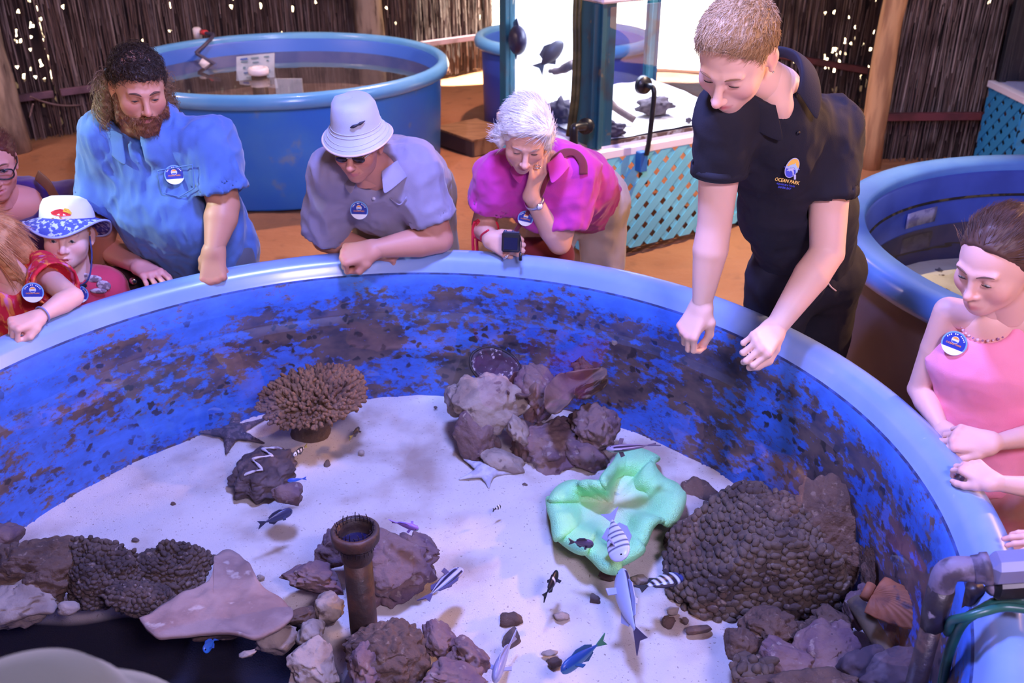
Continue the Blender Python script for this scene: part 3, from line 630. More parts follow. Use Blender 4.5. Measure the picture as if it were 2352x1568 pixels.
m_grav = M('white_gravel', (226, 220, 216), 0.9, (200, 190, 180), 30, bump=0.6, bscale=120)
v = []; nn = 30
for i in range(nn):
    for j in range(nn):
        p = KP(0.045 + (WA - 0.09) * i / (nn - 1), 0.045 + (WB - 0.09) * j / (nn - 1)); v.append((p[0], p[1], 0.665 + 0.06 * j / nn * (i / nn) + 0.012 * vn(p, 9, 2)))
obj('gravel', v, [(i * nn + j, (i + 1) * nn + j, (i + 1) * nn + j + 1, i * nn + j + 1) for i in range(nn - 1) for j in range(nn - 1)], m_grav, aq, kind='stuff')
MB().box(KP(WA / 2, 0.042, 0.64), (WA - 0.14, 0.012, 0.03), RK).obj('base_strip', M('base_brown', (120, 84, 60), 0.8, (200, 180, 160), 20, 0.5, 0.6), aq)
MB().box(KP(WA / 2, WB / 2, 0.63), (WA - 0.06, WB - 0.06, 0.012), RK).obj('base_plate', m_trim, aq)
MB().box(KP(WA / 2, WB / 2, 1.40), (WA, WB, 0.06), RK, bev=0.01).obj('hood', m_trim, aq)
d = bpy.data.lights.new('hood_light', 'AREA'); d.energy = 34; d.color = (0.86, 0.9, 1.0); d.shape = 'RECTANGLE'; d.size = 0.9; d.size_y = 0.6
lo = bpy.data.objects.new('hood_light', d); COL.objects.link(lo); lo.location = tuple(KP(WA / 2, WB / 2, 1.36)); lo.rotation_euler = (0, 0, math.atan2(e1[1], e1[0]))
# hoses and fittings on the aquarium
m_hose = M('hose_olive', (58, 56, 34), 0.45, (90, 84, 50), 14)
for off, lab in ((0, 'dark olive hose hanging down the aquarium corner, nearer the post'), (-9, 'dark olive hose hanging down the aquarium corner, farther from the post')):
    v, f = tube(spline([PY(1336 + off, -60, 5.06), PY(1330 + off, 30, 5.05), PY(1330 + off, 130, 5.04), PY(1325 + off, 230, 5.04), PY(1314 + off, 312, 5.06)], 6), 0.013, 10)
    obj('hose', v, f, m_hose, label=lab, cat='hose')
s = thing('pipe_elbow', PY(1346, 296, 4.93), 'black plastic pipe elbow on the dark aquarium corner post', 'pipe')
v, f = tube(spline([PY(1348, 290, 5.0), PY(1340, 290, 4.93), PY(1322, 292, 4.89), PY(1318, 300, 4.88), PY(1318, 330, 4.88)], 5), 0.022, 14); obj('elbow', v, f, m_dark, s)
v, f = tube([PY(1348, 289, 5.0), PY(1344, 290, 4.95)], [0.042, 0.042], 18); obj('flange', v, f, m_dark, s)
s = thing('drain_pipe', PY(1490, 340, 5.15), 'thin black drain pipe curving down from the aquarium pane', 'pipe')
v, f = tube(spline([KP(0.3, 0.02, 0.94), KP(0.3, -0.05, 0.945), KP(0.3, -0.075, 0.93), KP(0.3, -0.08, 0.88), KP(0.29, -0.08, 0.7), KP(0.28, -0.075, 0.585)], 5), 0.014, 12); obj('pipe', v, f, m_dark, s)
v, f = tube([KP(0.3, 0.026, 0.94), KP(0.3, -0.005, 0.94)], [0.05, 0.045], 18); obj('flange', v, f, m_dark, s)
MB().box(KP(0.28, -0.035, 0.54), (0.05, 0.05, 0.11), RK, bev=0.004).obj('clip', M('clip_blue', (40, 110, 180), 0.4), s)
# rocks, driftwood and shells in the aquarium
m_rockd = M('dark_rock', (70, 58, 66), 0.9, (110, 96, 100), 12, bump=0.6, bscale=30)
m_drift = M('driftwood', (150, 128, 120), 0.8, (110, 90, 86), 8)

# ------------------------------------------------------------------ rocks and reef life in the touch tank
_ICO = {}
def ico(n):
    if n not in _ICO:
        bm = bmesh.new(); bmesh.ops.create_icosphere(bm, subdivisions=n, radius=1.0)
        _ICO[n] = (np.array([v.co[:] for v in bm.verts]), np.array([[q.index for q in f.verts] for f in bm.faces])); bm.free()
    return _ICO[n]
m_rock = M('reef_rock', (104, 88, 80), 0.9, (80, 67, 63), 9, 0.4, 0.62, bump=0.8, bscale=70, bdist=0.006, rgb3=(131, 116, 109), n3=45, lo3=0.6, hi3=0.72)
m_rockpale = M('pale_rock', (161, 144, 128), 0.9, (132, 114, 102), 10, 0.42, 0.62, bump=0.7, bscale=60, bdist=0.006, rgb3=(105, 89, 80), n3=30, lo3=0.6, hi3=0.7)
m_rockpink = M('pink_rock', (122, 96, 91), 0.9, (98, 75, 85), 9, 0.42, 0.6, bump=0.8, bscale=60, bdist=0.006, rgb3=(144, 126, 118), n3=40, lo3=0.6, hi3=0.7)
m_rockbrown = M('brown_rock', (95, 73, 60), 0.9, (75, 57, 50), 10, 0.42, 0.62, bump=0.9, bscale=80, bdist=0.006, rgb3=(122, 103, 88), n3=55, lo3=0.6, hi3=0.7)
m_ridge = M('ridge_coral', (84, 68, 60), 0.9, (60, 48, 46), 14, 0.42, 0.6, bump=0.6, bscale=110, bdist=0.004, rgb3=(120, 104, 96), n3=60, lo3=0.6, hi3=0.7)
m_rockknob = M('knobby_coral', (96, 80, 67), 0.9, (70, 57, 52), 12, 0.42, 0.6, bump=0.6, bscale=110, bdist=0.004, rgb3=(120, 104, 89), n3=60, lo3=0.6, hi3=0.7)
def rock(u, v, Y, w, h, dep, mat, label, seed=0, rot=0.0, sub=5, amp=0.42, knob=0.0, kf=28.0, ridge=0.25, group='rocks in the touch tank', name='rock', cat='rock', tilt=0.0, zmin=None, sq=0.0, knobs=0, kr=0.010):
    """w,h: size across and up as seen from the photographer's place; dep: depth in metres; rot: turn in that view"""
    c = PY(u, v, Y); k = np.linalg.norm(c - V3(0, 0, CAM_Z)) / FPX; P, F = ico(sub); S = P.copy()
    if sq: S = np.sign(S) * np.abs(S) ** (1 - sq)
    n1 = fbm(P, 1.5, seed, 2); n2 = fbm(P, 3.6, seed + 40, 2); rd = np.abs(fbm(P, 2.2, seed + 80, 2)); cr = np.clip(0.10 - np.abs(vn(P, 2.7, seed + 60)), 0, 1)
    S = S * (1 + 0.85 * amp * n1 + 0.22 * amp * n2 + 0.55 * ridge * (rd - 0.3) - 1.1 * cr)[:, None]
    for q in range(7):                                   # chipped flat faces
        dn = unit(np.random.default_rng(seed * 31 + q).normal(size=3)); lim = 0.62 + 0.22 * np.random.default_rng(seed * 17 + q).random(); e = S @ dn - lim; S = S - dn * np.where(e > 0, e * 0.8, 0)[:, None]
    q = np.abs(S).max(0); S = S / q
    fw = unit(V3(0, CP, -SP)); up = unit(V3(0, SP, CP)); rt = V3(1, 0, 0)
    e1 = rt * math.cos(rot) + up * math.sin(rot); e2 = -rt * math.sin(rot) + up * math.cos(rot)
    W = S[:, :1] * (w * k / 2) * e1 + S[:, 1:2] * dep / 2 * fw + S[:, 2:] * (h * k / 2) * e2
    nr = unit(W[0]) if False else W / (np.linalg.norm(W, axis=1)[:, None] + 1e-9)
    if knob: b = worley(W + c, kf, seed + 3); W = W + nr * (knob * (np.sqrt(np.clip(1 - (b / 0.52) ** 2, 0, 1)) - 0.3) * (0.75 + 0.25 * vn(W + c, kf * 0.6, seed)))[:, None]
    W = W + nr * (0.0045 * fbm(W + c, 45, seed + 9, 3) - 0.006 * np.clip(0.25 - worley(W + c, 38, seed + 21), 0, 1) * 4)[:, None]
    W = W + c
    fl = sandz(W[:, 0], W[:, 1]) - 0.015; W[:, 2] = np.maximum(W[:, 2], fl)
    rad = np.hypot(W[:, 0] - CX, W[:, 1] - CY); lim = 1.195; m = rad > lim
    W[m, 0] = CX + (W[m, 0] - CX) * lim / rad[m]; W[m, 1] = CY + (W[m, 1] - CY) * lim / rad[m]
    o = obj(name, W, F, mat, label=label, cat=cat, group=group)
    if knobs:                                            # close-set rounded knobs
        nq = vnormals(W, F); rg_ = np.random.default_rng(seed); idx = rg_.permutation(np.where((nq[:, 2] > -0.25) & (nq[:, 1] < 0.75))[0]); got = np.zeros((0, 3)); nn = []
        for i in idx[:16000]:
            if len(got) == 0 or ((got - W[i]) ** 2).sum(1).min() > (1.6 * kr) ** 2: got = np.vstack([got, W[i]]); nn.append(nq[i])
            if len(got) >= knobs: break
        Pk, Fk = ico(2); vs, fs = [], []
        for k_, (g, n_) in enumerate(zip(got, nn)):
            a_, b_ = frame_of(n_); q = kr * (0.75 + 0.5 * rg_.random()); d3 = n_ + 0.35 * V3(0, 0, 1); d3 = d3 / np.linalg.norm(d3)
            Pj = Pk * (1 + 0.30 * vn(Pk + k_ * 3.7, 1.3, seed))[:, None]; vs.append(g + (Pj[:, :1] * a_ * (0.8 + 0.9 * rg_.random()) + Pj[:, 1:2] * b_) * q + Pj[:, 2:] * d3 * q * 1.1 + n_ * q * 0.05); fs.append(Fk + k_ * len(Pk))
        obj('knobs', np.vstack(vs), np.vstack(fs), mat, o, kind='stuff')
    return o
RG = 'rocks of the pile against the far wall of the touch tank'
rock(1262, 1035, 2.62, 200, 150, 0.26, m_rockpink, 'rough purple-brown rock at the foot of the far pile', 1, group=RG, knob=0.012, kf=40)
rock(1092, 1010, 2.62, 110, 180, 0.2, m_rockpink, 'tall pale brown rock at the left end of the far pile', 2, 0.25, group=RG)
rock(1155, 1060, 2.54, 120, 60, 0.12, m_rockpale, 'low rusty-pale rock beside the white starfish', 3, -0.4, group=RG, sub=4)
rock(1048, 918, 2.72, 60, 90, 0.12, m_rockpale, 'smooth rounded pale rock leaning at the left of the far pile', 4, 0.2, group=RG, sub=4, amp=0.2)
rock(1122, 930, 2.66, 190, 150, 0.2, m_rockpale, 'broad pale rock plate with a ragged white lower edge', 5, -0.18, group=RG, amp=0.35, ridge=0.4)
rock(1188, 985, 2.6, 50, 100, 0.1, m_rockpale, 'narrow pale upright rock under the ragged plate', 6, 0.35, group=RG, sub=4)
rock(1365, 985, 2.62, 120, 130, 0.18, m_rockpink, 'purple knobbly rock at the right of the far pile', 7, -0.5, group=RG, knob=0.012, kf=45)
rock(1345, 1050, 2.55, 120, 70, 0.14, m_rockpink, 'small purple rock wedged under the knobbly one', 8, -0.6, group=RG, sub=4)
rock(1240, 905, 2.72, 130, 150, 0.18, m_rockpink, 'violet-stained rock in the middle of the far pile', 9, 0.3, group=RG, knob=0.008, kf=50)
rock(1345, 845, 2.86, 80, 60, 0.12, m_rockbrown, 'curled brown rock on top of the far pile', 10, -0.3, group=RG, ridge=0.6)
# plate corals on the pile
def plate(u, v, Y, pts, zt, mat, label, seed=0, th=0.018, wav=0.02, cup=0.03, name='plate_coral', lift=0.0, group='plate corals', slope=(0, 0)):
    """thin wavy plate; pts: outline around (u,v) as seen from the photographer's place, carried on a tilted surface at height zt"""
    pts = np.array(pts, float); n = len(pts); th_ = np.linspace(0, 1, n, endpoint=False)
    cl = spline(np.vstack([np.c_[pts, np.zeros(n)], [[*pts[0], 0]]]), 8)[:-1, :2]; m = len(cl); rings = 14; Vt = []; F = []
    def pos(uu, vv, rho, a):
        z = zt + cup * rho ** 2 + wav * rho ** 2 * math.sin(a * 5 + seed) + slope[0] * (uu - u) / 100 + slope[1] * (vv - v) / 100
        p = PZ(uu, vv, z); p[2] += 0.006 * vn(p, 30, seed) * 1.2; return p
    for i in range(rings + 1):
        rho = i / rings
        for j in range(m): Vt.append(pos(u + (cl[j, 0] - u) * rho, v + (cl[j, 1] - v) * rho, rho, 2 * math.pi * j / m))
    for i in range(rings):
        for j in range(m): j2 = (j + 1) % m; F.append((i * m + j, i * m + j2, (i + 1) * m + j2, (i + 1) * m + j))
    Vt = np.array(Vt); F = np.array(F); nr = vnormals(Vt, F)
    if nr[:, 2].mean() < 0: F = F[:, ::-1]; nr = -nr
    rr = np.repeat(np.linspace(0, 1, rings + 1), m); thk = th * (0.35 + 0.65 * (1 - rr ** 4))
    N_ = len(Vt); low = Vt - V3(0, 0, 1) * thk[:, None]; E = [(rings * m + j, rings * m + (j + 1) % m, N_ + rings * m + (j + 1) % m, N_ + rings * m + j) for j in range(m)]
    return fixn(obj(name, np.vstack([Vt, low]), np.vstack([F, F[:, ::-1] + N_, np.array(E)]), mat, label=label, cat='coral', group=group))
m_plate = M('plate_coral_brown', (122, 95, 79), 0.85, (100, 77, 70), 14, bump=0.4, bscale=90)
m_platepink = M('plate_coral_pink', (161, 134, 122), 0.9, (137, 110, 101), 12, bump=0.5, bscale=70, rgb3=(177, 159, 147), n3=24, lo3=0.6, hi3=0.72)
plate(1300, 905, 2.72, [(1250, 895), (1275, 865), (1320, 850), (1385, 845), (1392, 862), (1360, 880), (1325, 885), (1318, 905), (1300, 930), (1272, 946), (1252, 932)], 0.50, m_plate, 'brown ruffled plate coral on the far rock pile', 2, slope=(0.02, -0.03))
plate(1350, 890, 2.74, [(1315, 895), (1345, 872), (1390, 866), (1394, 880), (1360, 905), (1330, 912)], 0.465, m_plate, 'smaller brown plate coral under the ruffled one', 4)
plate(1185, 888, 2.76, [(1165, 875), (1190, 850), (1225, 855), (1232, 880), (1215, 908), (1185, 905), (1165, 898)], 0.49, m_plate, 'rumpled dark plate coral left of the violet rock', 6)
# dish-shaped shell on the pile
s = thing('dish_shell', PY(1138, 860, 2.86), 'dark oval dish shell with a raised black rim against the tank wall', 'shell'); o = ORG[s.name]
ax = PY(1198, 862, 2.84) - PY(1078, 818, 2.84); a_ = unit(ax); c_ = PY(1138, 842, 2.85); vw = unit(V3(0, -0.72, 0.70)); b_ = unit(np.cross(vw, a_)); vv = []; nn = 40; rg = 10
A_, B_ = 0.088, 0.062
for i in range(rg + 1):
    q = i / rg
    for k in range(nn): t = 2 * math.pi * k / nn; p = c_ + a_ * A_ * q * math.cos(t) + b_ * B_ * q * math.sin(t) - vw * (0.028 * (1 - q ** 2)); vv.append(p + 0.004 * vn(p, 70, 3) * vw)
ff = [(i * nn + k, i * nn + (k + 1) % nn, (i + 1) * nn + (k + 1) % nn, (i + 1) * nn + k) for i in range(rg) for k in range(nn)]
o_ = obj('dish', vv, ff, M('dish_speckled', (60, 48, 60), 0.7, (190, 176, 180), 60, 0.6, 0.68, bump=0.6, bscale=60), s); o_.modifiers.new('t', 'SOLIDIFY').thickness = 0.008
vr = [c_ + a_ * (A_ + 0.002) * math.cos(t) + b_ * (B_ + 0.002) * math.sin(t) for t in np.linspace(0, 2 * math.pi, 49)]
v, f = tube(vr, 0.005, 8); obj('lip', v, f, M('dish_lip', (30, 24, 28), 0.6), s)
rock(1140, 885, 2.84, 90, 50, 0.1, m_rockpink, 'small rock propping up the dark dish shell', 14, group=RG, sub=4)

# right-hand reef
RR = 'rocks of the right-hand reef in the touch tank'
rock(1735, 1320, 2.02, 420, 370, 0.42, m_rockknob, 'big dome of knobbly brown coral at the right of the touch tank', 21, -0.45, 6, 0.16, ridge=0.12, knobs=1000, kr=0.0098, group='corals', name='knobby_coral', cat='coral')
rock(1910, 1225, 2.0, 200, 250, 0.16, m_rockbrown, 'tall lobed brown rock slab standing against the right tank wall', 22, -0.35, 6, 0.35, group=RR, ridge=0.4)
rock(1975, 1275, 1.95, 110, 100, 0.12, m_rockbrown, 'pointed brown lobe rock beside the tall slab', 23, 0.6, 5, 0.3, group=RR, ridge=0.4)
rock(1560, 1245, 2.22, 190, 90, 0.26, m_rockbrown, 'flat layered brown rock beneath the mint green anemone', 24, 0.1, 5, 0.35, group=RR, ridge=0.5)
rock(1605, 1170, 2.4, 130, 130, 0.2, m_rockbrown, 'smooth brown rock behind the mint green anemone', 25, -0.5, 5, 0.25, group=RR)
rock(1720, 1190, 2.3, 190, 90, 0.2, m_rockpink, 'purple-brown rock at the back of the right-hand reef', 26, 0.0, 5, 0.35, group=RR)
rock(1590, 1320, 2.05, 110, 110, 0.16, m_rockknob, 'dark knobbly rock beside the black-banded fish', 27, 0.2, 5, 0.3, knobs=60, kr=0.011, group=RR)
rock(1770, 1440, 1.74, 130, 80, 0.14, m_rockbrown, 'flat-topped brown rock on the near slope of the right reef', 28, -0.1, 5, 0.3, group=RR)
rock(1800, 1520, 1.62, 120, 90, 0.14, m_rockpink, 'squarish pinkish rock at the near edge of the right reef', 29, -0.2, 5, 0.25, group=RR, sq=0.3)
rock(1900, 1505, 1.62, 150, 120, 0.14, m_rockpink, 'angular pinkish rock with a flat sunlit face near the slanting pipe', 30, 0.5, 5, 0.25, group=RR, sq=0.35)
rock(1730, 1545, 1.56, 90, 70, 0.1, m_rockknob, 'lumpy brown rock at the front foot of the right reef', 31, 0.1, 5, 0.35, knobs=60, kr=0.011, group=RR)
rock(1905, 1430, 1.74, 120, 80, 0.14, m_rockbrown, 'brown rock between the knobbly coral and the slanting pipe', 32, 0.3, 5, 0.35, group=RR)
rock(1965, 1400, 1.78, 60, 80, 0.1, m_rockpink, 'reddish rock at the upper end of the slanting pipe', 33, 0.2, 4, 0.3, group=RR)
rock(1800, 1580, 1.5, 200, 70, 0.12, m_rockbrown, 'brown rock cut by the lower picture edge', 34, 0.0, 5, 0.3, group=RR)
rock(2035, 1320, 1.86, 90, 130, 0.1, m_rockbrown, 'brown algae-covered lump on the right tank wall', 35, 0.1, 5, 0.3, group=RR)
rock(1990, 1530, 1.55, 120, 90, 0.12, m_rockd, 'dark rock in the shade of the slanting pipe', 36, 0.2, 4, 0.3, group=RR)
rock(2010, 1375, 1.8, 70, 60, 0.1, m_rockpink, 'purple rock beside the rusty shell', 37, 0.2, 4, 0.3, group=RR)

rock(1880, 1590, 1.46, 190, 100, 0.16, m_rockbrown, 'broad brown rock below the angular pinkish one', 38, 0.1, 5, 0.3, group=RR)
rock(2060, 1560, 1.46, 150, 120, 0.14, m_rockd, 'dark rock added for the shadow at the foot of the pump pipe', 39, 0.1, 5, 0.3, group=RR)  # dark rock put in where the sand lies in rock shadow
rock(1700, 1480, 1.66, 90, 80, 0.12, m_rockbrown, 'brown rock on the sand edge of the right reef', 40, 0.3, 5, 0.3, group=RR)
rock(1850, 1465, 1.72, 110, 70, 0.12, m_rockbrown, 'rough brown rock in the middle of the near right slope', 68, -0.2, 5, 0.3, group=RR)

# left ridge
RL = 'corals of the ridge at the near left of the touch tank'
kw = dict(group=RL, name='ridge_coral', cat='coral')
rock(395, 1320, 1.92, 200, 150, 0.16, m_ridge, 'dark pointed knobbly coral on the left ridge', 41, -0.35, 6, 0.3, ridge=0.3, knobs=520, kr=0.0062, **kw)
rock(240, 1325, 1.88, 210, 160, 0.16, m_ridge, 'dark knobbly coral in the middle of the left ridge', 42, -0.25, 6, 0.3, ridge=0.3, knobs=520, kr=0.0062, **kw)
rock(330, 1375, 1.80, 200, 80, 0.12, m_ridge, 'low knobbly coral joining the left ridge peaks', 43, -0.2, 6, 0.25, ridge=0.2, knobs=520, kr=0.0062, **kw)
rock(70, 1320, 1.90, 230, 150, 0.2, m_rockbrown, 'brown crusty rock at the left end of the ridge', 44, 0.1, 6, 0.35, knob=0.012, kf=45, ridge=0.4, group='rocks at the left end of the ridge')
rock(40, 1380, 1.82, 190, 100, 0.16, m_rockpale, 'pale crusty rock low at the left end of the ridge', 45, 0.2, 5, 0.3, ridge=0.4, group='rocks at the left end of the ridge')
rock(10, 1235, 2.0, 90, 60, 0.14, m_rockpink, 'pinkish rock poking in at the left picture edge', 46, 0.5, 4, 0.25, group='rocks at the left end of the ridge')
plate(490, 1385, 1.78, [(320, 1420), (400, 1370), (480, 1330), (495, 1275), (530, 1262), (570, 1290), (600, 1340), (660, 1385), (672, 1410), (640, 1440), (590, 1462), (540, 1452), (480, 1450), (400, 1458), (355, 1455)], 0.44, m_platepink, 'large flat pink-beige plate coral in the near left of the tank', 3, th=0.03, wav=0.008, cup=0.004, slope=(0.0, 0.015))
rock(510, 1440, 1.72, 150, 60, 0.12, m_rockbrown, 'dark stump under the pink-beige plate coral', 47, 0, 4, 0.3, group='rocks under the plate coral')
# rocks round the standpipe
RP = 'rocks around the standpipe'
rock(885, 1300, 1.98, 240, 220, 0.2, m_rockpink, 'big holed pinkish rock right behind the standpipe', 51, 0.2, 6, 0.38, group=RP, ridge=0.5)
rock(960, 1260, 2.02, 130, 80, 0.12, m_rockpink, 'pointed pinkish rock lobe to the right of the standpipe', 52, 0.1, 5, 0.4, group=RP, ridge=0.5)
rock(770, 1265, 2.0, 90, 100, 0.12, m_rockpink, 'upright pinkish rock just left of the standpipe', 53, 0.2, 5, 0.35, group=RP, ridge=0.4)
rock(720, 1330, 1.92, 150, 90, 0.14, m_rockpink, 'hollowed pinkish rock left of the standpipe', 54, -0.3, 5, 0.4, group=RP, ridge=0.6)
rock(757, 1398, 1.82, 72, 78, 0.1, m_rockpale, 'pale faceted boulder left of the standpipe foot', 55, 0.1, 4, 0.22, group=RP)
rock(710, 1452, 1.74, 66, 60, 0.09, m_rockpale, 'small pale boulder near the plate coral edge', 56, 0.2, 4, 0.22, group=RP)
rock(690, 1415, 1.78, 70, 36, 0.08, m_rockbrown, 'thin dark slab beside the small pale boulder', 57, 0.15, 4, 0.25, group=RP)
rock(640, 1470, 1.7, 110, 70, 0.1, m_rockpale, 'pale slab leaning out over the dark hollow', 58, 0.35, 4, 0.3, group=RP, ridge=0.5)
rock(715, 1525, 1.62, 140, 120, 0.12, m_rockpale, 'ragged pale rock at the lower picture edge', 59, -0.5, 5, 0.35, group=RP, ridge=0.5)
rock(890, 1505, 1.66, 190, 180, 0.2, m_rockbrown, 'big round speckled rock in front of the standpipe', 60, 0.2, 6, 0.25, group=RP, knob=0.01, kf=40)
rock(840, 1530, 1.6, 90, 110, 0.12, m_rockpink, 'purple-edged rock beside the big speckled one', 61, 0.2, 5, 0.35, group=RP, ridge=0.5)
rock(1010, 1470, 1.7, 110, 80, 0.12, m_rockpink, 'crumbly rock right of the big speckled one', 62, -0.5, 5, 0.4, group=RP, ridge=0.5)
rock(1085, 1510, 1.64, 110, 70, 0.12, m_rockpink, 'low crumbly rock trailing onto the sand', 63, -0.4, 5, 0.4, group=RP, ridge=0.5)
rock(1040, 1560, 1.56, 150, 70, 0.12, m_rockpink, 'dark crumbly rock at the lower picture edge', 64, -0.2, 5, 0.4, group=RP, ridge=0.5)
rock(570, 1500, 1.62, 40, 18, 0.05, m_rockpale, 'tiny pale stone lying in the dark hollow', 65, 0.3, 3, 0.2, group='small stones')
rock(155, 1395, 1.76, 42, 30, 0.05, m_rockpale, 'tiny round pale stone in the dark hollow at far left', 66, 0.0, 3, 0.2, group='small stones')
# small stones and shells on the sand
r = random.Random(5)
SS = [(1547, 1402, 30, 14), (1535, 1426, 28, 22), (1573, 1423, 16, 14), (1562, 1375, 18, 16), (1605, 1445, 60, 16), (1365, 1375, 26, 24), (1290, 1415, 36, 16), (1172, 1420, 60, 26), (752, 1065, 18, 16), (1262, 1500, 34, 10), (1275, 1523, 30, 16), (1175, 1470, 40, 50), (830, 1040, 14, 8), (1000, 936, 10, 6), (1205, 1112, 14, 10), (600, 1325, 20, 10), (400, 1160, 12, 8), (310, 1240, 18, 6), (1470, 1330, 40, 18), (1400, 1318, 60, 22), (1425, 775, 20, 9)]
lab = ['stone on the sand left of the knobbly coral, long and flat', 'stone on the sand left of the knobbly coral, round', 'stone on the sand left of the knobbly coral, smallest', 'dark pebble under the black-banded fish', 'thin dark shard lying at the foot of the knobbly coral', 'pale broken shell on the sand near the silver fish', 'pale curved shell sunk in the sand below the black fish', 'soft brown clump on the sand in the middle', 'faint grey stone on the sand right of the clam', 'flat chip on the sand left of the blue wrasse, upper', 'flat chip on the sand left of the blue wrasse, lower', 'brown clump beside the grey fish', 'tiny dark chip near the small black fish', 'tiny dark chip near the back edge of the sand', 'tiny chip beside the white starfish', 'dark chip near the plate coral', 'tiny dark chip on the left sand', 'thin dark twig on the left sand', 'small stone right below the anemone', 'brown stone under the front lobe of the anemone', 'pale pebble stuck on the tank wall by the attendant']
for i, ((u, v_, w, h), lb) in enumerate(zip(SS, lab)):
    if i == 20: p = PY(u, v_, 2.83); Yq = 2.83
    else: p = PZ(u, v_, 0.305); Yq = p[1]
    rock(u, v_, Yq, w, h * 1.3, w * 0.0009, (m_rockpale, m_rockbrown, m_rock)[i % 3] if i != 20 else m_rockpale, lb, 100 + i, 0.2 * r.uniform(-1, 1), 3, 0.25, group='small stones')

# ---------------------------------------------------------------- table coral
s = thing('table_coral', PZ(720, 950, 0.33), 'brown branching table coral by the far tank wall', 'coral')
cc = PY(720, 905, 2.66); m_tab = M('table_coral_brown', (127, 93, 66), 0.9, (99, 70, 52), 12, bump=0.4, bscale=100)
rt = V3(1, 0.12, 0.10); rt = unit(rt); nrm = unit(V3(0.02, -0.16, 0.98)); bk = np.cross(nrm, rt); A_, B_ = 0.148, 0.132
mbb = MB(); rr = np.random.default_rng(3); pts = []
while len(pts) < 330:
    a, b = rr.uniform(-1, 1, 2)
    if a * a + b * b < 1 and all((a - p[0]) ** 2 + (b - p[1]) ** 2 > 0.0055 for p in pts): pts.append((a, b))
for a, b in pts:
    q = math.hypot(a, b); base = cc + rt * A_ * a + bk * B_ * b - nrm * (0.012 * q * q)
    dr = unit((rt * a + bk * b) * (0.5 + 1.3 * q) + nrm * (1.15 - 0.75 * q) + rr.normal(size=3) * 0.2); L_ = 0.024 + 0.016 * rr.random()
    mid = base + dr * L_ * 0.55 + rr.normal(size=3) * 0.002
    mbb.tube([base - nrm * 0.01, mid, base + dr * L_, base + dr * (L_ + 0.004)], [0.0085, 0.0078, 0.0062, 0.002], 6)
    for _ in range(2):
        d2 = unit(dr + rr.normal(size=3) * 0.55); mbb.tube([mid, mid + d2 * 0.014, mid + d2 * 0.018], [0.006, 0.005, 0.0015], 5)
mbb.obj('branchlets', m_tab, s, True)
v, f = lathe([(0.001, -0.035), (0.5, -0.03), (0.97, -0.012), (1.0, -0.004), (0.96, 0.0), (0.001, 0.002)], (0, 0, 0), 48); v = np.array(v)
obj('plate', cc + rt * (A_ * v[:, :1]) + bk * (B_ * v[:, 1:2]) + nrm * v[:, 2:], f, m_tab, s)
b0 = PZ(715, 1000, 0.29); v, f = tube(spline([b0, b0 * 0.5 + cc * 0.5 + V3(0, 0, -0.03), cc - nrm * 0.02], 5), [0.07, 0.068, 0.06, 0.055, 0.05, 0.048, 0.05, 0.055, 0.06, 0.065, 0.07], 16); obj('stalk', v, f, m_rockbrown, s)

# ---------------------------------------------------------------- giant clam
s = thing('giant_clam', PZ(612, 1110, 0.30), 'dark brown fluted clam with a white zigzag opening on the sand', 'clam')
c_ = PZ(605, 1085, 0.335); P_, F_ = ico(6); zig = lambda t: 0.62 * (2 * np.abs(((t * 3.6) % 1) - 0.5) - 0.5)
m_clam = M('clam_shell', (75, 59, 59), 0.85, (100, 82, 81), 14, 0.45, 0.65, bump=0.8, bscale=60, bdist=0.006, rgb3=(135, 120, 117), n3=40, lo3=0.66, hi3=0.76)
# local frame: long axis runs toward the viewer, opening along it
ex, ey = unit(V3(1, -0.25, 0)), unit(V3(0.25, 1, 0))
S = P_ * V3(0.085, 0.118, 0.060); gap = np.abs(P_[:, 0] - 0.05 - zig(P_[:, 1] * 0.5 + 0.5))
dsp = 1 + 0.10 * np.sin(np.arctan2(P_[:, 1], P_[:, 0]) * 9) * (1 - P_[:, 2] ** 2) + 0.12 * fbm(P_, 3, 4, 3)
S = S * dsp[:, None]; S[:, 2] -= np.where((gap < 0.12) & (P_[:, 2] > 0.2), 0.018 * (1 - gap / 0.12), 0)
W = c_ + S[:, :1] * ex + S[:, 1:2] * ey + S[:, 2:] * V3(0, 0, 1); W[:, 2] = np.maximum(W[:, 2], 0.285); obj('shell', W, F_, m_clam, s)
zz = []
for k in range(41):
    t = k / 40; y = (t - 0.5) * 1.5; x = 0.05 + zig(y * 0.5 + 0.5); z = 0.060 * math.sqrt(max(0.05, 1 - x * x - y * y)) + 0.001; zz.append(c_ + ex * 0.085 * x + ey * 0.118 * y + V3(0, 0, z))
v, f = tube(zz, [0.0018 + 0.0035 * abs(math.sin(k * 0.48)) for k in range(41)], 6); obj('mantle', v, f, M('mantle_white', (200, 190, 190), 0.6, (120, 100, 104), 40, 0.5, 0.62), s)
rock(660, 1135, 2.2, 70, 56, 0.09, m_rockpink, 'small rock touching the near end of the clam', 71, 0.1, 4, 0.3, group='small stones')

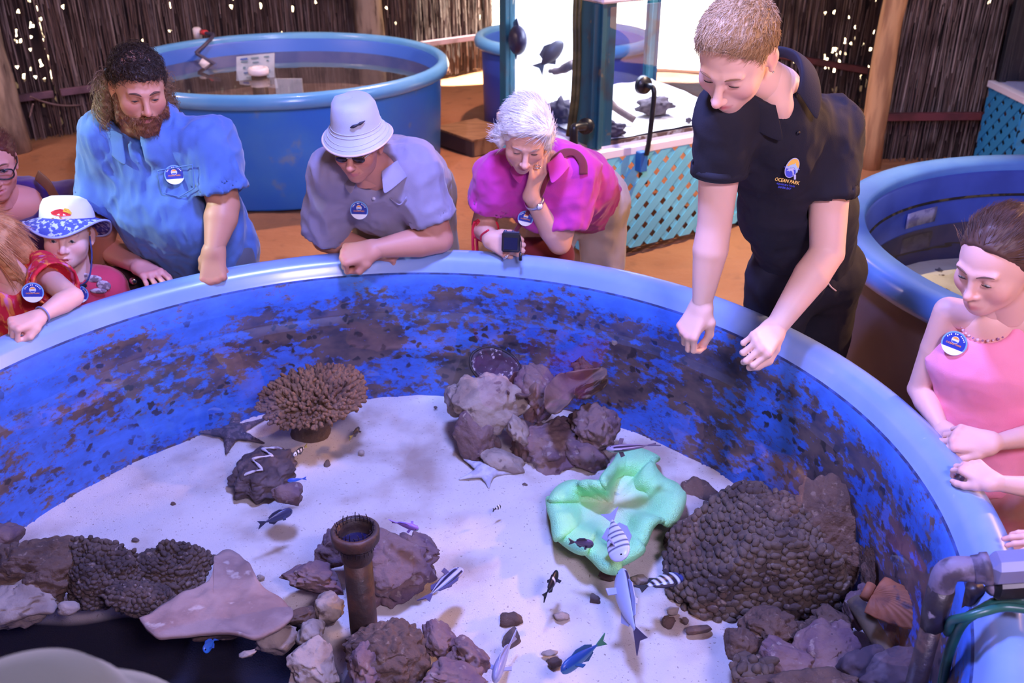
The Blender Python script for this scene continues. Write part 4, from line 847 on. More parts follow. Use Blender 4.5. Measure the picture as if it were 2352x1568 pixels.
# ---------------------------------------------------------------- starfish
def starfish(c, tips, z, r0, mat, label, ridge=None):
    s = thing('starfish', PZ(*c, z), label, 'starfish', 'starfish'); C = PZ(*c, z + 0.012); T = [PZ(*t, z + 0.006) for t in tips]; parts = []
    S_ = Solid(np.min(T + [C], 0) - 0.04, np.max(T + [C], 0) + 0.04, 0.0022)
    for t in T:
        S_.rc(C, C + (t - C) * 0.45, r0, r0 * 0.62, k=r0 * 0.9, flat=0.62, fd=(0, 0, 1)); S_.rc(C + (t - C) * 0.45, t, r0 * 0.6, r0 * 0.16, k=r0 * 0.4, flat=0.7, fd=(0, 0, 1))
    V_, Q_ = S_.mesh(); obj('body', relax(V_, Q_, 1), Q_, mat, s)
    if ridge:
        mb = MB()
        for t in T:
            for q in np.linspace(0.12, 0.9, 9):
                p = C + (t - C) * q + V3(0, 0, r0 * 0.62 * (1 - q * 0.72)); mb.tube([p - V3(0, 0, 0.004), p, p + V3(0, 0, 0.002)], [0.0042 - 0.0024 * q, 0.003 - 0.0015 * q, 0.0008], 6)
        mb.obj('ridge_spines', ridge, s, True)
m_star1 = M('starfish_dark', (66, 54, 60), 0.85, (96, 80, 84), 60, 0.45, 0.6, bump=0.6, bscale=160); m_star1r = M('starfish_ridge', (128, 112, 112), 0.8)
starfish((533, 992), [(548, 938), (455, 992), (520, 1041), (606, 1017), (612, 960)], 0.30, 0.025, m_star1, 'dark grey starfish with pale ridges next to the clam', m_star1r)
m_star2 = M('starfish_pale', (196, 194, 200), 0.85, (170, 166, 176), 40, bump=0.3, bscale=150)
starfish((1118, 1080), [(1110, 1036), (1066, 1054), (1056, 1100), (1123, 1120), (1188, 1086)], 0.298, 0.022, m_star2, 'pale grey starfish lying on the sand before the far rock pile')

# ---------------------------------------------------------------- mint green carpet anemone
s = thing('carpet_anemone', PZ(1405, 1170, 0.32), 'mint green ruffled carpet anemone in the middle of the tank', 'anemone')
rad = [(0, 168), (20, 152), (33, 120), (50, 152), (70, 128), (86, 108), (100, 66), (116, 48), (140, 82), (155, 92), (163, 136), (180, 146), (195, 136), (210, 152), (226, 136), (240, 118), (255, 132), (265, 156), (276, 152), (286, 134), (300, 124), (316, 112), (330, 100), (345, 134)]
A = np.array([a for a, _ in rad] + [360.0]); Rr = np.array([q for _, q in rad] + [168.0]); nA = 288; rg = 40; vv = []
th = np.arange(nA) * 360 / nA; Rt = np.interp(th, A, Rr); ker = np.exp(-0.5 * (np.arange(-6, 7) / 3.0) ** 2); ker /= ker.sum(); Rt = np.convolve(np.r_[Rt[-6:], Rt, Rt[:6]], ker, 'valid')
ruf = np.sin(np.radians(th) * 11 + 0.6) + 0.5 * np.sin(np.radians(th) * 17 + 2); notch = np.clip((128 - Rt) / 70, 0, 1); cq = []
for i in range(rg + 1):
    q = i / rg
    for j in range(nA):
        x = Rt[j] * (q if q < 0.8 else 0.8 + 0.2 * math.sin((q - 0.8) / 0.2 * math.pi * 0.62) / math.sin(math.pi * 0.62) * (1.0 if q < 0.97 else 0.985)); a = math.radians(th[j] + 5 * q * q * ruf[j])
        z = 0.335 + 0.055 * q ** 1.6 + 0.075 * notch[j] * q ** 1.3 + 0.010 * ruf[j] * q ** 2
        if q > 0.55: z += 0.022 * math.sin((q - 0.55) / 0.45 * math.pi)
        if q > 0.84: z -= 0.05 * ((q - 0.84) / 0.16) ** 2
        vv.append(PZ(1405 + x * math.cos(a), 1158 - x * math.sin(a), z)); w = min(1, max(0, (q - 0.15) / 0.5)); e_ = max(0, (q - 0.93) / 0.07)
        cq.append([l0 * (1 - w) + l1 * w if e_ == 0 else l1 * (1 - e_) + l2 * e_ for l0, l1, l2 in zip(lin((232, 240, 200)), lin((168, 255, 178)), lin((206, 246, 96)))])
ff = np.array([(i * nA + j, i * nA + (j + 1) % nA, (i + 1) * nA + (j + 1) % nA, (i + 1) * nA + j) for i in range(rg) for j in range(nA)])
m_anem = M('anemone_mint', (158, 244, 206), 0.75, attr=True, bump=1.0, bscale=300, bdist=0.006, sss=0.1)
vv = np.array(vv); o_ = obj('disc', vv, ff, m_anem, s, col=np.array(cq)); fixn(o_); md = o_.modifiers.new('t', 'SOLIDIFY'); md.thickness = 0.016; md.offset = 0
v, f = tube(spline([PZ(1405, 1175, 0.29), PZ(1405, 1168, 0.305), PZ(1405, 1162, 0.325)], 4), [0.06, 0.055, 0.05, 0.045, 0.045, 0.045, 0.045, 0.045, 0.045], 24); obj('column', v, f, M('anemone_column', (190, 210, 180), 0.7), s)

# ---------------------------------------------------------------- standpipe of the touch tank
s = thing('standpipe', PZ(842, 1475, 0.29), 'rusty dark brown standpipe with a wire mesh basket on top', 'pipe'); o = ORG[s.name].copy()
top = PY(836, 1218, o[1]); zt = top[2]; px, py = o[0] - 0.003, o[1]
m_rust = M('rusty_pipe', (54, 40, 38), 0.55, (90, 58, 44), 14, 0.45, 0.66, bump=0.6, bscale=60, rgb3=(120, 112, 110), n3=22, lo3=0.66, hi3=0.74)
v, f = lathe([(0.034, 0.0), (0.034, zt - o[2] - 0.07), (0.026, zt - o[2] - 0.07), (0.026, 0.0)], (px, py, o[2]), 28); fixn(obj('tube', v, f, m_rust, s))
v, f = lathe([(0.034, zt - o[2] - 0.085), (0.038, zt - o[2] - 0.075), (0.038, zt - o[2] - 0.035), (0.05, zt - o[2] - 0.03), (0.056, zt - o[2] - 0.024), (0.057, zt - o[2] + 0.0), (0.053, zt - o[2] + 0.004), (0.043, zt - o[2] + 0.002), (0.041, zt - o[2] - 0.02), (0.034, zt - o[2] - 0.06), (0.0, zt - o[2] - 0.062)], (px, py, o[2]), 40); fixn(obj('collar', v, f, m_rust, s))
m_wire = M('mesh_wire', (46, 36, 52), 0.35, metal=0.6); mb = MB(); rw = 0.043
for k in range(26):
    a = 2 * math.pi * k / 26; x, y = px + rw * math.cos(a), py + rw * math.sin(a); h = 0.016 + 0.006 * math.sin(k * 2.1)
    mb.tube([(x, y, zt - 0.05), (x, y, zt + h * 0.5), (x + 0.003 * math.cos(a * 3), y, zt + h)], 0.0011, 5)
for z in (-0.04, -0.028, -0.016, -0.004, 0.007):
    mb.tube([(px + rw * math.cos(a), py + rw * math.sin(a), zt + z) for a in np.linspace(0, 2 * math.pi, 41)], 0.001, 5)
mb.obj('mesh_basket', m_wire, s, True)
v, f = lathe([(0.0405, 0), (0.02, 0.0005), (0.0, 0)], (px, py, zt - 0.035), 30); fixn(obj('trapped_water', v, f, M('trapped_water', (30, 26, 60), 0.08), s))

# ---------------------------------------------------------------- fish
def fish(name, head, tail, z, hgt, wid, colf, label, roll=0.0, z2=None, fins=True, fincol=(60, 60, 80), fork=0.5, bend=0.0, group='fish in the touch tank', tailcol=None):
    H = PZ(*head, z); T = PZ(*tail, z2 if z2 is not None else z); L_ = np.linalg.norm(H - T); f_ = unit(H - T); s_ = unit(np.cross(V3(0, 0, 1), f_)); u_ = np.cross(f_, s_)
    cr, sr = math.cos(roll), math.sin(roll); s2, u2 = s_ * cr + u_ * sr, -s_ * sr + u_ * cr
    body = L_ * 0.8; n = 26; k = 36; vv = []; cc = []
    for i in range(n + 1):
        t = i / n; x = -body * t; prof = (math.sin(math.pi * min(1, t ** 0.62)) ** 0.75) if 0 < t < 1 else 0; prof = max(prof * (1 - 0.1 * t), 0.14 * (t > 0.5) + 0.02)
        if t > 0.72: prof = max(0.16, prof)
        by = bend * L_ * (t ** 2)
        for j in range(k):
            a = 2 * math.pi * j / k; y = wid / 2 * prof * math.cos(a); zz = hgt / 2 * prof * math.sin(a)
            vv.append(H + f_ * x + s2 * (y + by) + u2 * zz); cc.append(lin(colf(t, math.sin(a), math.cos(a))))
    ff = [(i * k + j, i * k + (j + 1) % k, (i + 1) * k + (j + 1) % k, (i + 1) * k + j) for i in range(n) for j in range(k)]; ff += [tuple(range(k))[::-1], tuple(n * k + j for j in range(k))]
    root = thing(name, (H + T) / 2, label, 'fish', group); ms = M('fish_skin', (200, 200, 200), 0.35, attr=True)
    fixn(obj('body', vv, ff, ms, root, col=np.array(cc)))
    fm = M('fin_%d_%d_%d' % fincol, fincol, 0.5); tm = fm if tailcol is None else M('fin_%d_%d_%d' % tailcol, tailcol, 0.5)
    at = lambda t, y, z_: H - f_ * body * t + s2 * (y + bend * L_ * t * t) + u2 * z_
    def fin(nm, P, th=0.0012, m_=fm):
        P = [np.array(p) for p in P]; nn = len(P); w = s2 * th if nm != 'pectoral_fin' else u2 * th; v = [p - w for p in P] + [p + w for p in P]
        f = [tuple(range(nn))[::-1], tuple(range(nn, 2 * nn))] + [(i, (i + 1) % nn, nn + (i + 1) % nn, nn + i) for i in range(nn)]; fixn(obj(nm, v, f, m_, root, smooth=False))
    e = L_ * 0.25 / body + 1 - 0.0; tx = L_ / body
    fin('tail_fin', [at(0.97, 0, 0.07 * hgt), at(tx * 1.0, 0, 0.42 * hgt), at(tx * (1 - 0.14 * fork), 0, 0), at(tx, 0, -0.42 * hgt), at(0.97, 0, -0.07 * hgt)], m_=tm)
    if fins:
        fin('dorsal_fin', [at(0.28, 0, hgt * 0.42), at(0.45, 0, hgt * 0.66), at(0.7, 0, hgt * 0.58), at(0.86, 0, hgt * 0.3), at(0.84, 0, hgt * 0.1), at(0.5, 0, hgt * 0.3)])
        fin('anal_fin', [at(0.55, 0, -hgt * 0.4), at(0.7, 0, -hgt * 0.6), at(0.86, 0, -hgt * 0.28), at(0.84, 0, -hgt * 0.08), at(0.6, 0, -hgt * 0.25)])
        for sg in (-1, 1): fin('pectoral_fin', [at(0.3, sg * wid * 0.42, -hgt * 0.08), at(0.36, sg * (wid * 0.42 + L_ * 0.12), -hgt * 0.14), at(0.46, sg * (wid * 0.42 + L_ * 0.1), -hgt * 0.16), at(0.4, sg * wid * 0.4, -hgt * 0.12)])
        for sg in (-1, 1):
            P_, F_ = ico(2); p = at(0.1, sg * wid * 0.27, hgt * 0.08); obj('eye', P_ * max(0.0022, hgt * 0.055) + p, F_, M('fish_eye', (12, 12, 18), 0.15), root)
    return root
plain = lambda c: (lambda t, a, b: c)
def bands(c1, c2, n, w=0.5, ph=0.0, head=0.2, hc=None):
    return lambda t, a, b: (hc or c1) if t < head else (c2 if ((t * n + ph) % 1) < w else c1)
def lines(c1, c2, n): return lambda t, a, b: c2 if t > 0.12 and math.floor((math.atan2(a, b) + math.pi) / (2 * math.pi) * 12 + 0.25) % 2 == 0 else c1
def back(c1, c2, th=0.2): return lambda t, a, b: c2 if a > th else c1
fish('damsel', (672, 1172), (592, 1206), 0.42, 0.032, 0.016, back((70, 74, 110), (58, 60, 92)), 'slate-blue fish over the sand left of the standpipe', fincol=(50, 52, 80))
fish('damselfish', (824, 982), (816, 1006), 0.36, 0.022, 0.012, bands((40, 34, 44), (90, 80, 70), 2, 0.35, 0.3), 'tiny dark fish with a yellowish tail near the table coral', bend=0.2, fincol=(60, 50, 40), tailcol=(150, 140, 60))
fish('damselfish', (674, 1046), (706, 1022), 0.36, 0.018, 0.010, bands((230, 224, 220), (20, 18, 24), 4, 0.5, 0.2, 0.05), 'tiny black-and-white banded fish above the clam', fincol=(60, 60, 60), tailcol=(170, 160, 90))
fish('damselfish', (660, 1104), (704, 1098), 0.40, 0.014, 0.009, back((60, 120, 220), (50, 84, 190)), 'tiny bright blue fish beside the clam', fincol=(60, 100, 200), fins=False)
fish('damselfish', (1150, 1162), (1132, 1171), 0.36, 0.016, 0.010, bands((24, 20, 26), (230, 226, 230), 3, 0.4, 0.1, 0.1), 'tiny black-and-white fish on the sand before the white starfish', fincol=(24, 22, 28), fins=False)
fish('sergeant_fish', (1428, 1288), (1400, 1172), 0.48, 0.062, 0.022, bands((200, 204, 220), (52, 52, 78), 7.5, 0.32, 0.2, 0.22, (186, 190, 214)), 'pale fish with five dark bars swimming down over the anemone', roll=-1.05, z2=0.50, fincol=(150, 152, 186))
fish('damselfish', (1364, 1250), (1306, 1243), 0.46, 0.036, 0.016, back((66, 54, 80), (90, 76, 108), 0.3), 'dark purple fish with white-edged fins over the anemone', roll=0.35, fincol=(40, 34, 50))
fish('damselfish', (1280, 1312), (1256, 1375), 0.40, 0.030, 0.014, bands((26, 24, 34), (210, 210, 220), 1.0, 0.06, 0.55, 0.1), 'small black fish with one white spot over open sand', roll=-0.2, bend=0.06, fincol=(18, 18, 26))
fish('striped_fish', (1058, 1304), (972, 1380), 0.42, 0.055, 0.022, lines((190, 186, 210), (40, 36, 62), 3.2), 'silvery fish with dark lengthwise stripes right of the standpipe', roll=1.15, fincol=(90, 84, 120))
fish('striped_fish', (1392, 1032), (1512, 1020), 0.56, 0.055, 0.022, lines((150, 140, 160), (44, 36, 56), 3.2), 'dark-striped fish gliding above the anemone by the far pile', roll=-1.15, fincol=(90, 80, 100))
fish('sergeant_fish', (1566, 1322), (1462, 1352), 0.43, 0.066, 0.026, bands((196, 202, 216), (22, 20, 34), 6.2, 0.5, 0.1, 0.16, (60, 70, 130)), 'black-banded fish nosing at the knobbly coral', roll=1.2, fincol=(30, 28, 44), tailcol=(40, 38, 50))
fish('surgeonfish', (1425, 1312), (1440, 1474), 0.45, 0.07, 0.032, lambda t, a, b: (44, 40, 66) if (abs(b) < 0.22 and a > 0 and t > 0.15) else (166, 178, 212), 'long silver-blue fish seen from above below the anemone', roll=0.35, bend=-0.10, fincol=(150, 160, 200), tailcol=(60, 52, 84))
fish('wrasse', (1288, 1542), (1392, 1466), 0.43, 0.036, 0.02, back((60, 110, 150), (36, 74, 140), 0.0), 'blue-green wrasse at the bottom middle of the picture', roll=0.3, fincol=(40, 80, 120), tailcol=(60, 120, 90))
fish('wrasse', (1136, 1565), (1164, 1452), 0.36, 0.04, 0.026, back((170, 172, 196), (140, 140, 170), 0.5), 'pale grey fish close to the sand at the lower picture edge', bend=0.10, fincol=(150, 150, 180))
fish('damselfish', (468, 1496), (498, 1462), 0.40, 0.024, 0.012, back((60, 130, 235), (70, 120, 220)), 'bright blue fish swimming in the dark hollow at the left', roll=0.4, fincol=(60, 110, 220))
fish('wrasse', (962, 1214), (896, 1196), 0.52, 0.03, 0.016, lambda t, a, b: (120, 190, 170) if a < 0 else (150, 110, 190), 'violet and green wrasse passing behind the standpipe', roll=0.6, fincol=(140, 110, 190))

# ------------------------------------------------------------------ people: builders
def basis(f, up=(0, 0, 1), roll=0.0):
    f = unit(f); x = unit(np.cross(f, np.array(up, float))); z = np.cross(x, f)
    if roll: x, z = x * math.cos(roll) + z * math.sin(roll), -x * math.sin(roll) + z * math.cos(roll)
    return np.stack([x, f, z], 1)                      # columns: right, forward, up
def skin_mat():
    return M('skin', (220, 180, 160), 0.5, attr=True, sss=0.12, spec=0.35, bump=0.08, bscale=220, bdist=0.002)
def head(R, c, s=1.0, age='adult', skin=(216, 172, 150), lips=(176, 104, 98), eye_open=0.0045, nose=1.0, jaw=1.0, fat=0.0, neck=None, mouth=0.0, iris=(60, 90, 110), wrinkle=0.0):
    """returns mesh of head+neck (place coordinates, colours) and the eye meshes; R: columns right/forward/up"""
    h = 0.0030 if s > 1.02 else 0.0036; S = Solid((-.105, -.125, -.19), (.105, .15, .135), h); kid = age == 'kid'
    S.el((0, -.012, .032), (.077, .097, .088)); S.el((0, .028, -.012), (.066 + fat * .4, .063, .088), k=.03)
    S.el((0, .03, -.064 if not kid else -.056), ((.056 + fat) * jaw, .056, .05), k=.03)
    S.el((0, .071, -.102 if not kid else -.09), (.022 * jaw + fat * .5, .019, .016), k=.03)
    for x in (-1, 1):
        S.el((x * .043, .064, -.028), (.022 + fat * .4, .02, .022 + fat * .3), k=.025)
        S.el((x * .031, .097, .002), (.017, .013, .0115), k=.014, op='s'); S.el((x * .031, .079, .001), (.0145, .0135, .0135), k=.004)
        S.rc((x * .012, .091, .021), (x * .045, .081, .022), .009 if not kid else .006, .006, k=.014)
        S.el((x * .031, .0925, -.0005 - .003 * (eye_open < .003)), (.0115, .007, eye_open), k=.002, op='s')
        ry = Rz(x * 0.35); S.el((x * .081, -.012, -.008), (.0065, .019, .031), ry, k=.008); S.el((x * .0875, -.004, -.004), (.005, .01, .017), ry, k=.005, op='s'); S.el((x * .078, -.006, -.036), (.006, .009, .009), k=.006)
    nz = .112 + (.010 * nose if not kid else 0); S.rc((0, .090, .012), (0, nz - .006, -.030), .0075, .0105 * (nose if not kid else .85), k=.014); S.el((0, nz, -.033), (.0105, .0105, .0095), k=.008)
    for x in (-1, 1): S.el((x * .0125, nz - .014, -.037), (.0075, .01, .007), k=.007); S.el((x * .0068, nz - .006, -.0445), (.0035, .005, .004), k=.003, op='s')
    S.el((0, .08, -.068), (.026, .018, .022), k=.02)
    for x in (-1, 1): S.rc((0, .0985, -.0635), (x * .021, .086, -.066 + .003 * mouth), .0048, .0025, k=.006)
    for x in (-1, 1): S.rc((0, .0965, -.0745 - mouth * .004), (x * .019, .086, -.069), .0056, .0025, k=.006)
    S.rc((-.021, .091, -.0675), (.021, .091, -.0675), .0014 + mouth * .002, k=.002, op='s')
    if wrinkle:
        for x in (-1, 1): S.rc((x * .02, .095, -.042), (x * .030, .088, -.064), .0016 + wrinkle * .0012, .0006, k=.008, op='s')
    if mouth > .5: S.el((0, .098, -.069), (.014, .012, .004 * mouth), k=.003, op='s')
    nk = (-.0, -.03, -.07); S.rc((0, -.022, -.05), (0, -.045, -.185), .05 + fat * .5, .055 + fat * .5, k=.025)
    V_, Q_ = S.mesh(); V_ = relax(V_, Q_, 1, .4)
    col = np.tile(np.array(lin(skin)), (len(V_), 1)); d = lambda p, r: np.clip(1 - np.linalg.norm((V_ - np.array(p)) / np.array(r), axis=1), 0, 1)[:, None]
    rd = np.array(lin((min(255, skin[0] + 2), int(skin[1] * .78), int(skin[2] * .76))))
    for p, r in (((.045, .07, -.03), (.035, .05, .03)), ((-.045, .07, -.03), (.035, .05, .03)), ((0, nz, -.034), (.022, .03, .02)), ((.083, -.01, -.01), (.02, .04, .04)), ((-.083, -.01, -.01), (.02, .04, .04))):
        w = d(p, r) * .5; col = col * (1 - w) + rd * w
    lp = np.clip(1.35 - np.hypot(V_[:, 0] / .021, (V_[:, 2] + .069) / .0085), 0, 1)[:, None] * (V_[:, 1] > .08)[:, None]; col = col * (1 - lp) + np.array(lin(lips)) * lp
    if wrinkle:
        w = np.clip(vn(V_ * V3(1, 1, 4), 60, 3), 0, 1)[:, None] * .25 * wrinkle * (V_[:, 1] > .03)[:, None]; col = col * (1 - w) + rd * .6 * w
    parts = (c + (V_ * s) @ R.T, Q_, col); eyes = []
    for x in (-1, 1):
        P_, F_ = ico(3); e = P_ * .0128; cc = np.tile(np.array(lin((226, 220, 216))), (len(e), 1)); g = unit(V3(0, 1, -.55 if eye_open < .004 else 0.0)); a = P_ @ g
        cc[a > .86] = lin(iris); cc[a > .955] = lin((14, 12, 14)); eyes.append((c + ((e + V3(x * .031, .0785, .0005)) * s) @ R.T, F_, cc))
    return parts, eyes
def put_face(root, parts_more, hd, eyes, R, c, s, brow=(70, 50, 40), browth=1.0, lash=True, name='body'):
    """joins the head with the rest of the body into the one body mesh, adds eyes, brows and lashes"""
    V_ = [hd[0]] + [p[0] for p in parts_more]; C_ = [hd[2]] + [p[2] for p in parts_more]; F_ = []; n = 0
    for v, f, _ in [hd] + parts_more: F_.append(np.asarray(f) + n); n += len(v)
    b = obj(name, np.vstack(V_), np.vstack(F_), skin_mat(), root, col=np.vstack(C_))
    for e in eyes: obj('eye', e[0], e[1], M('eye', (230, 226, 222), 0.12, attr=True), b, col=e[2])
    W = lambda p: c + (np.array(p, float) * s) @ R.T
    if brow:
        bm_ = M('brow_%d_%d_%d' % brow, brow, 0.8)
        for x in (-1, 1):
            v, f = tube(spline([W((x * .012, .0985, .019)), W((x * .028, .0965, .0265)), W((x * .041, .0905, .0255)), W((x * .049, .084, .0215))], 4), np.array([.7, 1.1, 1.3, 1.4, 1.5, 1.5, 1.4, 1.3, 1.2, 1, .8, .6, .3]) * .0026 * browth * s, 6, True, 0.7); obj('eyebrow', v, f, bm_, b)
    if lash:
        lm_ = M('lash', (46, 34, 34), 0.7)
        for x in (-1, 1):
            v, f = tube(spline([W((x * .0185, .0905, -.002)), W((x * .026, .0932, -.0005)), W((x * .034, .0925, -.001)), W((x * .043, .087, -.003))], 3), np.array([.4, .8, 1, 1, 1, 1, 1, 1, .8, .4]) * .0011 * s, 5); obj('eyelash', v, f, lm_, b)
    return b
def limb(pts, rad, skin, h=0.0065, fl=None):
    pts = [np.array(p, float) for p in pts]; m = max(rad) + .03; S = Solid(np.min(pts, 0) - m, np.max(pts, 0) + m, h)
    for i in range(len(pts) - 1): S.rc(pts[i], pts[i + 1], rad[i], rad[i + 1], k=.004)
    V_, Q_ = S.mesh(); V_ = relax(V_, Q_, 1, .4); return V_, Q_, np.tile(np.array(lin(skin)), (len(V_), 1))
def arm(sh, el, wr, r=1.0, skin=(216, 172, 150), h=0.0068):
    sh, el, wr = map(np.array, (sh, el, wr)); m = .085 * r; S = Solid(np.min([sh, el, wr], 0) - m, np.max([sh, el, wr], 0) + m, h)
    K = .003; S.rc(sh, sh * .55 + el * .45, .052 * r, .049 * r, k=K); S.rc(sh * .55 + el * .45, el, .049 * r, .041 * r, k=K)
    S.rc(el, el * .70 + wr * .30, .041 * r, .0435 * r, k=K); S.rc(el * .70 + wr * .30, wr, .0435 * r, .0245 * r, k=K)
    b_ = unit(unit(sh - el) + unit(wr - el) + 1e-6); S.el(el - b_ * .006, (.036 * r,) * 3, k=.006)
    V_, Q_ = S.mesh(); V_ = relax(V_, Q_, 1, .4); return V_, Q_, np.tile(np.array(lin(skin)), (len(V_), 1))
FING = [(.088, .030, (.044, .026, .021), .0092), (.093, .0098, (.048, .030, .022), .0095), (.088, -.0105, (.044, .028, .021), .009), (.079, -.029, (.034, .021, .018), .008)]
def hand(wr, d, back, side=1, curl=((30, 40, 25),) * 4, thumb=((.028, .034, -.012), (.058, .052, -.022), (.083, .056, -.03), (.103, .054, -.036)), s=1.0, skin=(216, 172, 150), spread=0.0, h=0.0037, el=None, ra=1.0):
    """wr: wrist; d: towards the knuckles; back: out of the back of the hand; side: thumb at +side"""
    d = unit(d); b = unit(np.array(back) - d * (np.array(back) @ d)); y = np.cross(b, d) * side
    S = Solid((-.125, -.125, -.14), (.21, .125, .12), h); tips = []
    if el is not None:
        fv = unit(np.array(el) - np.array(wr)); fl = V3(fv @ d, fv @ y, fv @ b) * .07 / s; S.rc((0, 0, -.001), fl, .0243 * ra / s, .0312 * ra / s, k=.012)
    S.rc((0, 0, -.002), (.012, 0, -.002), .0205, .022, k=.014, flat=1.22, fd=(0, 1, 0))
    for i, (kx, ky, seg, r) in enumerate(FING):
        K_ = V3(kx, ky, .003); S.rc((.005, ky * .55, -.002), K_, .0165, r + .0025, k=.014); cu = curl[i]; a = 0.0; p = K_; sp = spread * (1.5 - i) * .12
        S.el(K_ + V3(0, 0, .003), (r * 1.05,) * 3, k=.006)
        for j in range(3):
            a += math.radians(cu[j]); q = p + seg[j] * V3(math.cos(a) * math.cos(sp), math.sin(sp) + 0 * ky, -math.sin(a)); S.rc(p, q, r * (1 - .08 * j), r * (.94 - .1 * j), k=.004); p = q
        tips.append((p, a, r))
    S.el((.045, .018, -.012), (.03, .018, .014), k=.012); T = [np.array(t) for t in thumb]
    S.rc((.012, .016, -.006), T[0], .017, .0145, k=.012); S.rc(T[0], T[1], .0145, .0115, k=.006); S.rc(T[1], T[2], .0115, .0105, k=.004); S.rc(T[2], T[3], .0105, .0085, k=.004)
    V_, Q_ = S.mesh(); V_ = relax(V_, Q_, 1, .35); col = np.tile(np.array(lin(skin)), (len(V_), 1)); rd = np.array(lin((skin[0], int(skin[1] * .8), int(skin[2] * .8))))
    for p, _, r in tips:
        w = np.clip(1 - np.linalg.norm(V_ - p, axis=1) / .022, 0, 1)[:, None] * .6; col = col * (1 - w) + rd * w
    for kx, ky, seg, r in FING:
        w = np.clip(1 - np.linalg.norm(V_ - V3(kx, ky, .012), axis=1) / .014, 0, 1)[:, None] * .6; col = col * (1 - w) + rd * w
    if side * 1 < 0: Q_ = Q_[:, ::-1]
    Wd = np.array(wr) + (V_[:, :1] * d + V_[:, 1:2] * y + V_[:, 2:] * b) * s
    nails = []
    for (p, a, r), th in [(t, 0) for t in tips]:
        e = V3(math.cos(a), 0, -math.sin(a)); n_ = V3(math.sin(a), 0, math.cos(a)); q = p - e * .001 + n_ * r * .72; nails.append(np.array(wr) + (q[0] * d + q[1] * y + q[2] * b) * s)
    return Wd, Q_, col
def cloth(name, root, build, lo, hi, mat, h=0.0075, wr=0.004, wf=(10, 10, 5), seed=0, relaxn=2, col=None):
    S = Solid(lo, hi, h); build(S); V_, Q_ = S.mesh(); V_ = relax(V_, Q_, relaxn, .5)
    if wr: n = vnormals(V_, Q_); V_ = V_ + n * (wr * (fbm(V_ * np.array(wf), 1.0, seed, 2) + .8 * (1 - 2 * np.abs(vn((V_ + .03 * vn(V_, 14, seed + 2)[:, None]) * np.array(wf), 1.7, seed + 4))) + .35 * (1 - 2 * np.abs(vn(V_ * np.array(wf), 4.1, seed + 6)))))[:, None]
    return obj(name, V_, Q_, mat, root, col=None if col is None else col(V_))
def strands(name, root, pts, nrm, flow, length, rad, color, n, seed=0, lift=.35, curl=0.0, segs=3, var=.35, mat=None, sag=0.0, jit=.25):
    r = np.random.default_rng(seed); i = r.integers(0, len(pts), n); p = pts[i] - nrm[i] * .002; nn = nrm[i]; f = flow(p) if callable(flow) else np.tile(np.array(flow, float), (n, 1))
    f = f + r.normal(size=f.shape) * jit; t = f - nn * (f * nn).sum(1)[:, None]; t = t / (np.linalg.norm(t, axis=1)[:, None] + 1e-9); L_ = length * (.6 + .7 * r.random(n))
    rings = []; ph = r.random(n) * 6.28; sd = np.cross(nn, t)
    for k in range(segs + 1):
        q = k / segs; pos = p + (t * (q * L_)[:, None] + nn * (lift * L_ * (q - .55 * q * q))[:, None] + sd * (curl * L_ * np.sin(ph + q * 5))[:, None] + nn * (curl * .6 * L_ * np.cos(ph + q * 5))[:, None]); pos[:, 2] -= sag * L_ * q * q
        rr = rad * (1 - .75 * q)
        for a in range(3):
            an = 2 * math.pi * a / 3; rings.append(pos + (sd * math.cos(an) + nn * math.sin(an)) * rr)
    V_ = np.stack(rings, 1).reshape(-1, 3); b = (np.arange(n) * 3 * (segs + 1))[:, None]
    F_ = np.concatenate([b + np.array([k * 3 + a, k * 3 + (a + 1) % 3, (k + 1) * 3 + (a + 1) % 3, (k + 1) * 3 + a]) for k in range(segs) for a in range(3)], 0)
    base = np.array(lin(color)) * (1 - var / 2 + var * r.random(n))[:, None]; return V_, F_, np.repeat(base, 3 * (segs + 1), 0)
def hairpiece(name, root, build, R, c, s, color, h=.005, nst=1200, length=.03, rad=.0012, flow=(0, -1, 0), lift=.3, curl=0.0, seed=0, bump=.004, mask=None, sag=0.0, var=.4, noise_f=90, segs=3, jit=.25):
    """hair as a shaped cap plus strands; all given in head space"""
    S = Solid((-.15, -.17, -.3), (.15, .16, .17), h); build(S); V_, Q_ = S.mesh(); V_ = relax(V_, Q_, 1, .4); n = vnormals(V_, Q_)
    V_ = V_ + n * (bump * fbm(V_ * V3(1, .5, 1), noise_f, seed, 2))[:, None]
    col = np.array(lin(color)) * (.75 + .35 * (vn(V_, 120, seed) * .5 + .5))[:, None]
    ok = np.ones(len(V_), bool) if mask is None else mask(V_)
    ok = ok & (n @ unit(V3(0, .82, -.57)) < .72) & (n[:, 2] > -.75)
    sv, sf, sc = strands(name, root, V_[ok], n[ok], flow, length, rad, color, nst, seed, lift, curl, segs, var, sag=sag, jit=jit)
    Va = np.vstack([V_, sv]); Fa = np.vstack([Q_, sf + len(V_)]); Ca = np.vstack([col, sc])
    return obj(name, c + (Va * s) @ R.T, Fa, M('hair', (100, 80, 60), 0.5, attr=True, spec=.4), root, col=Ca)
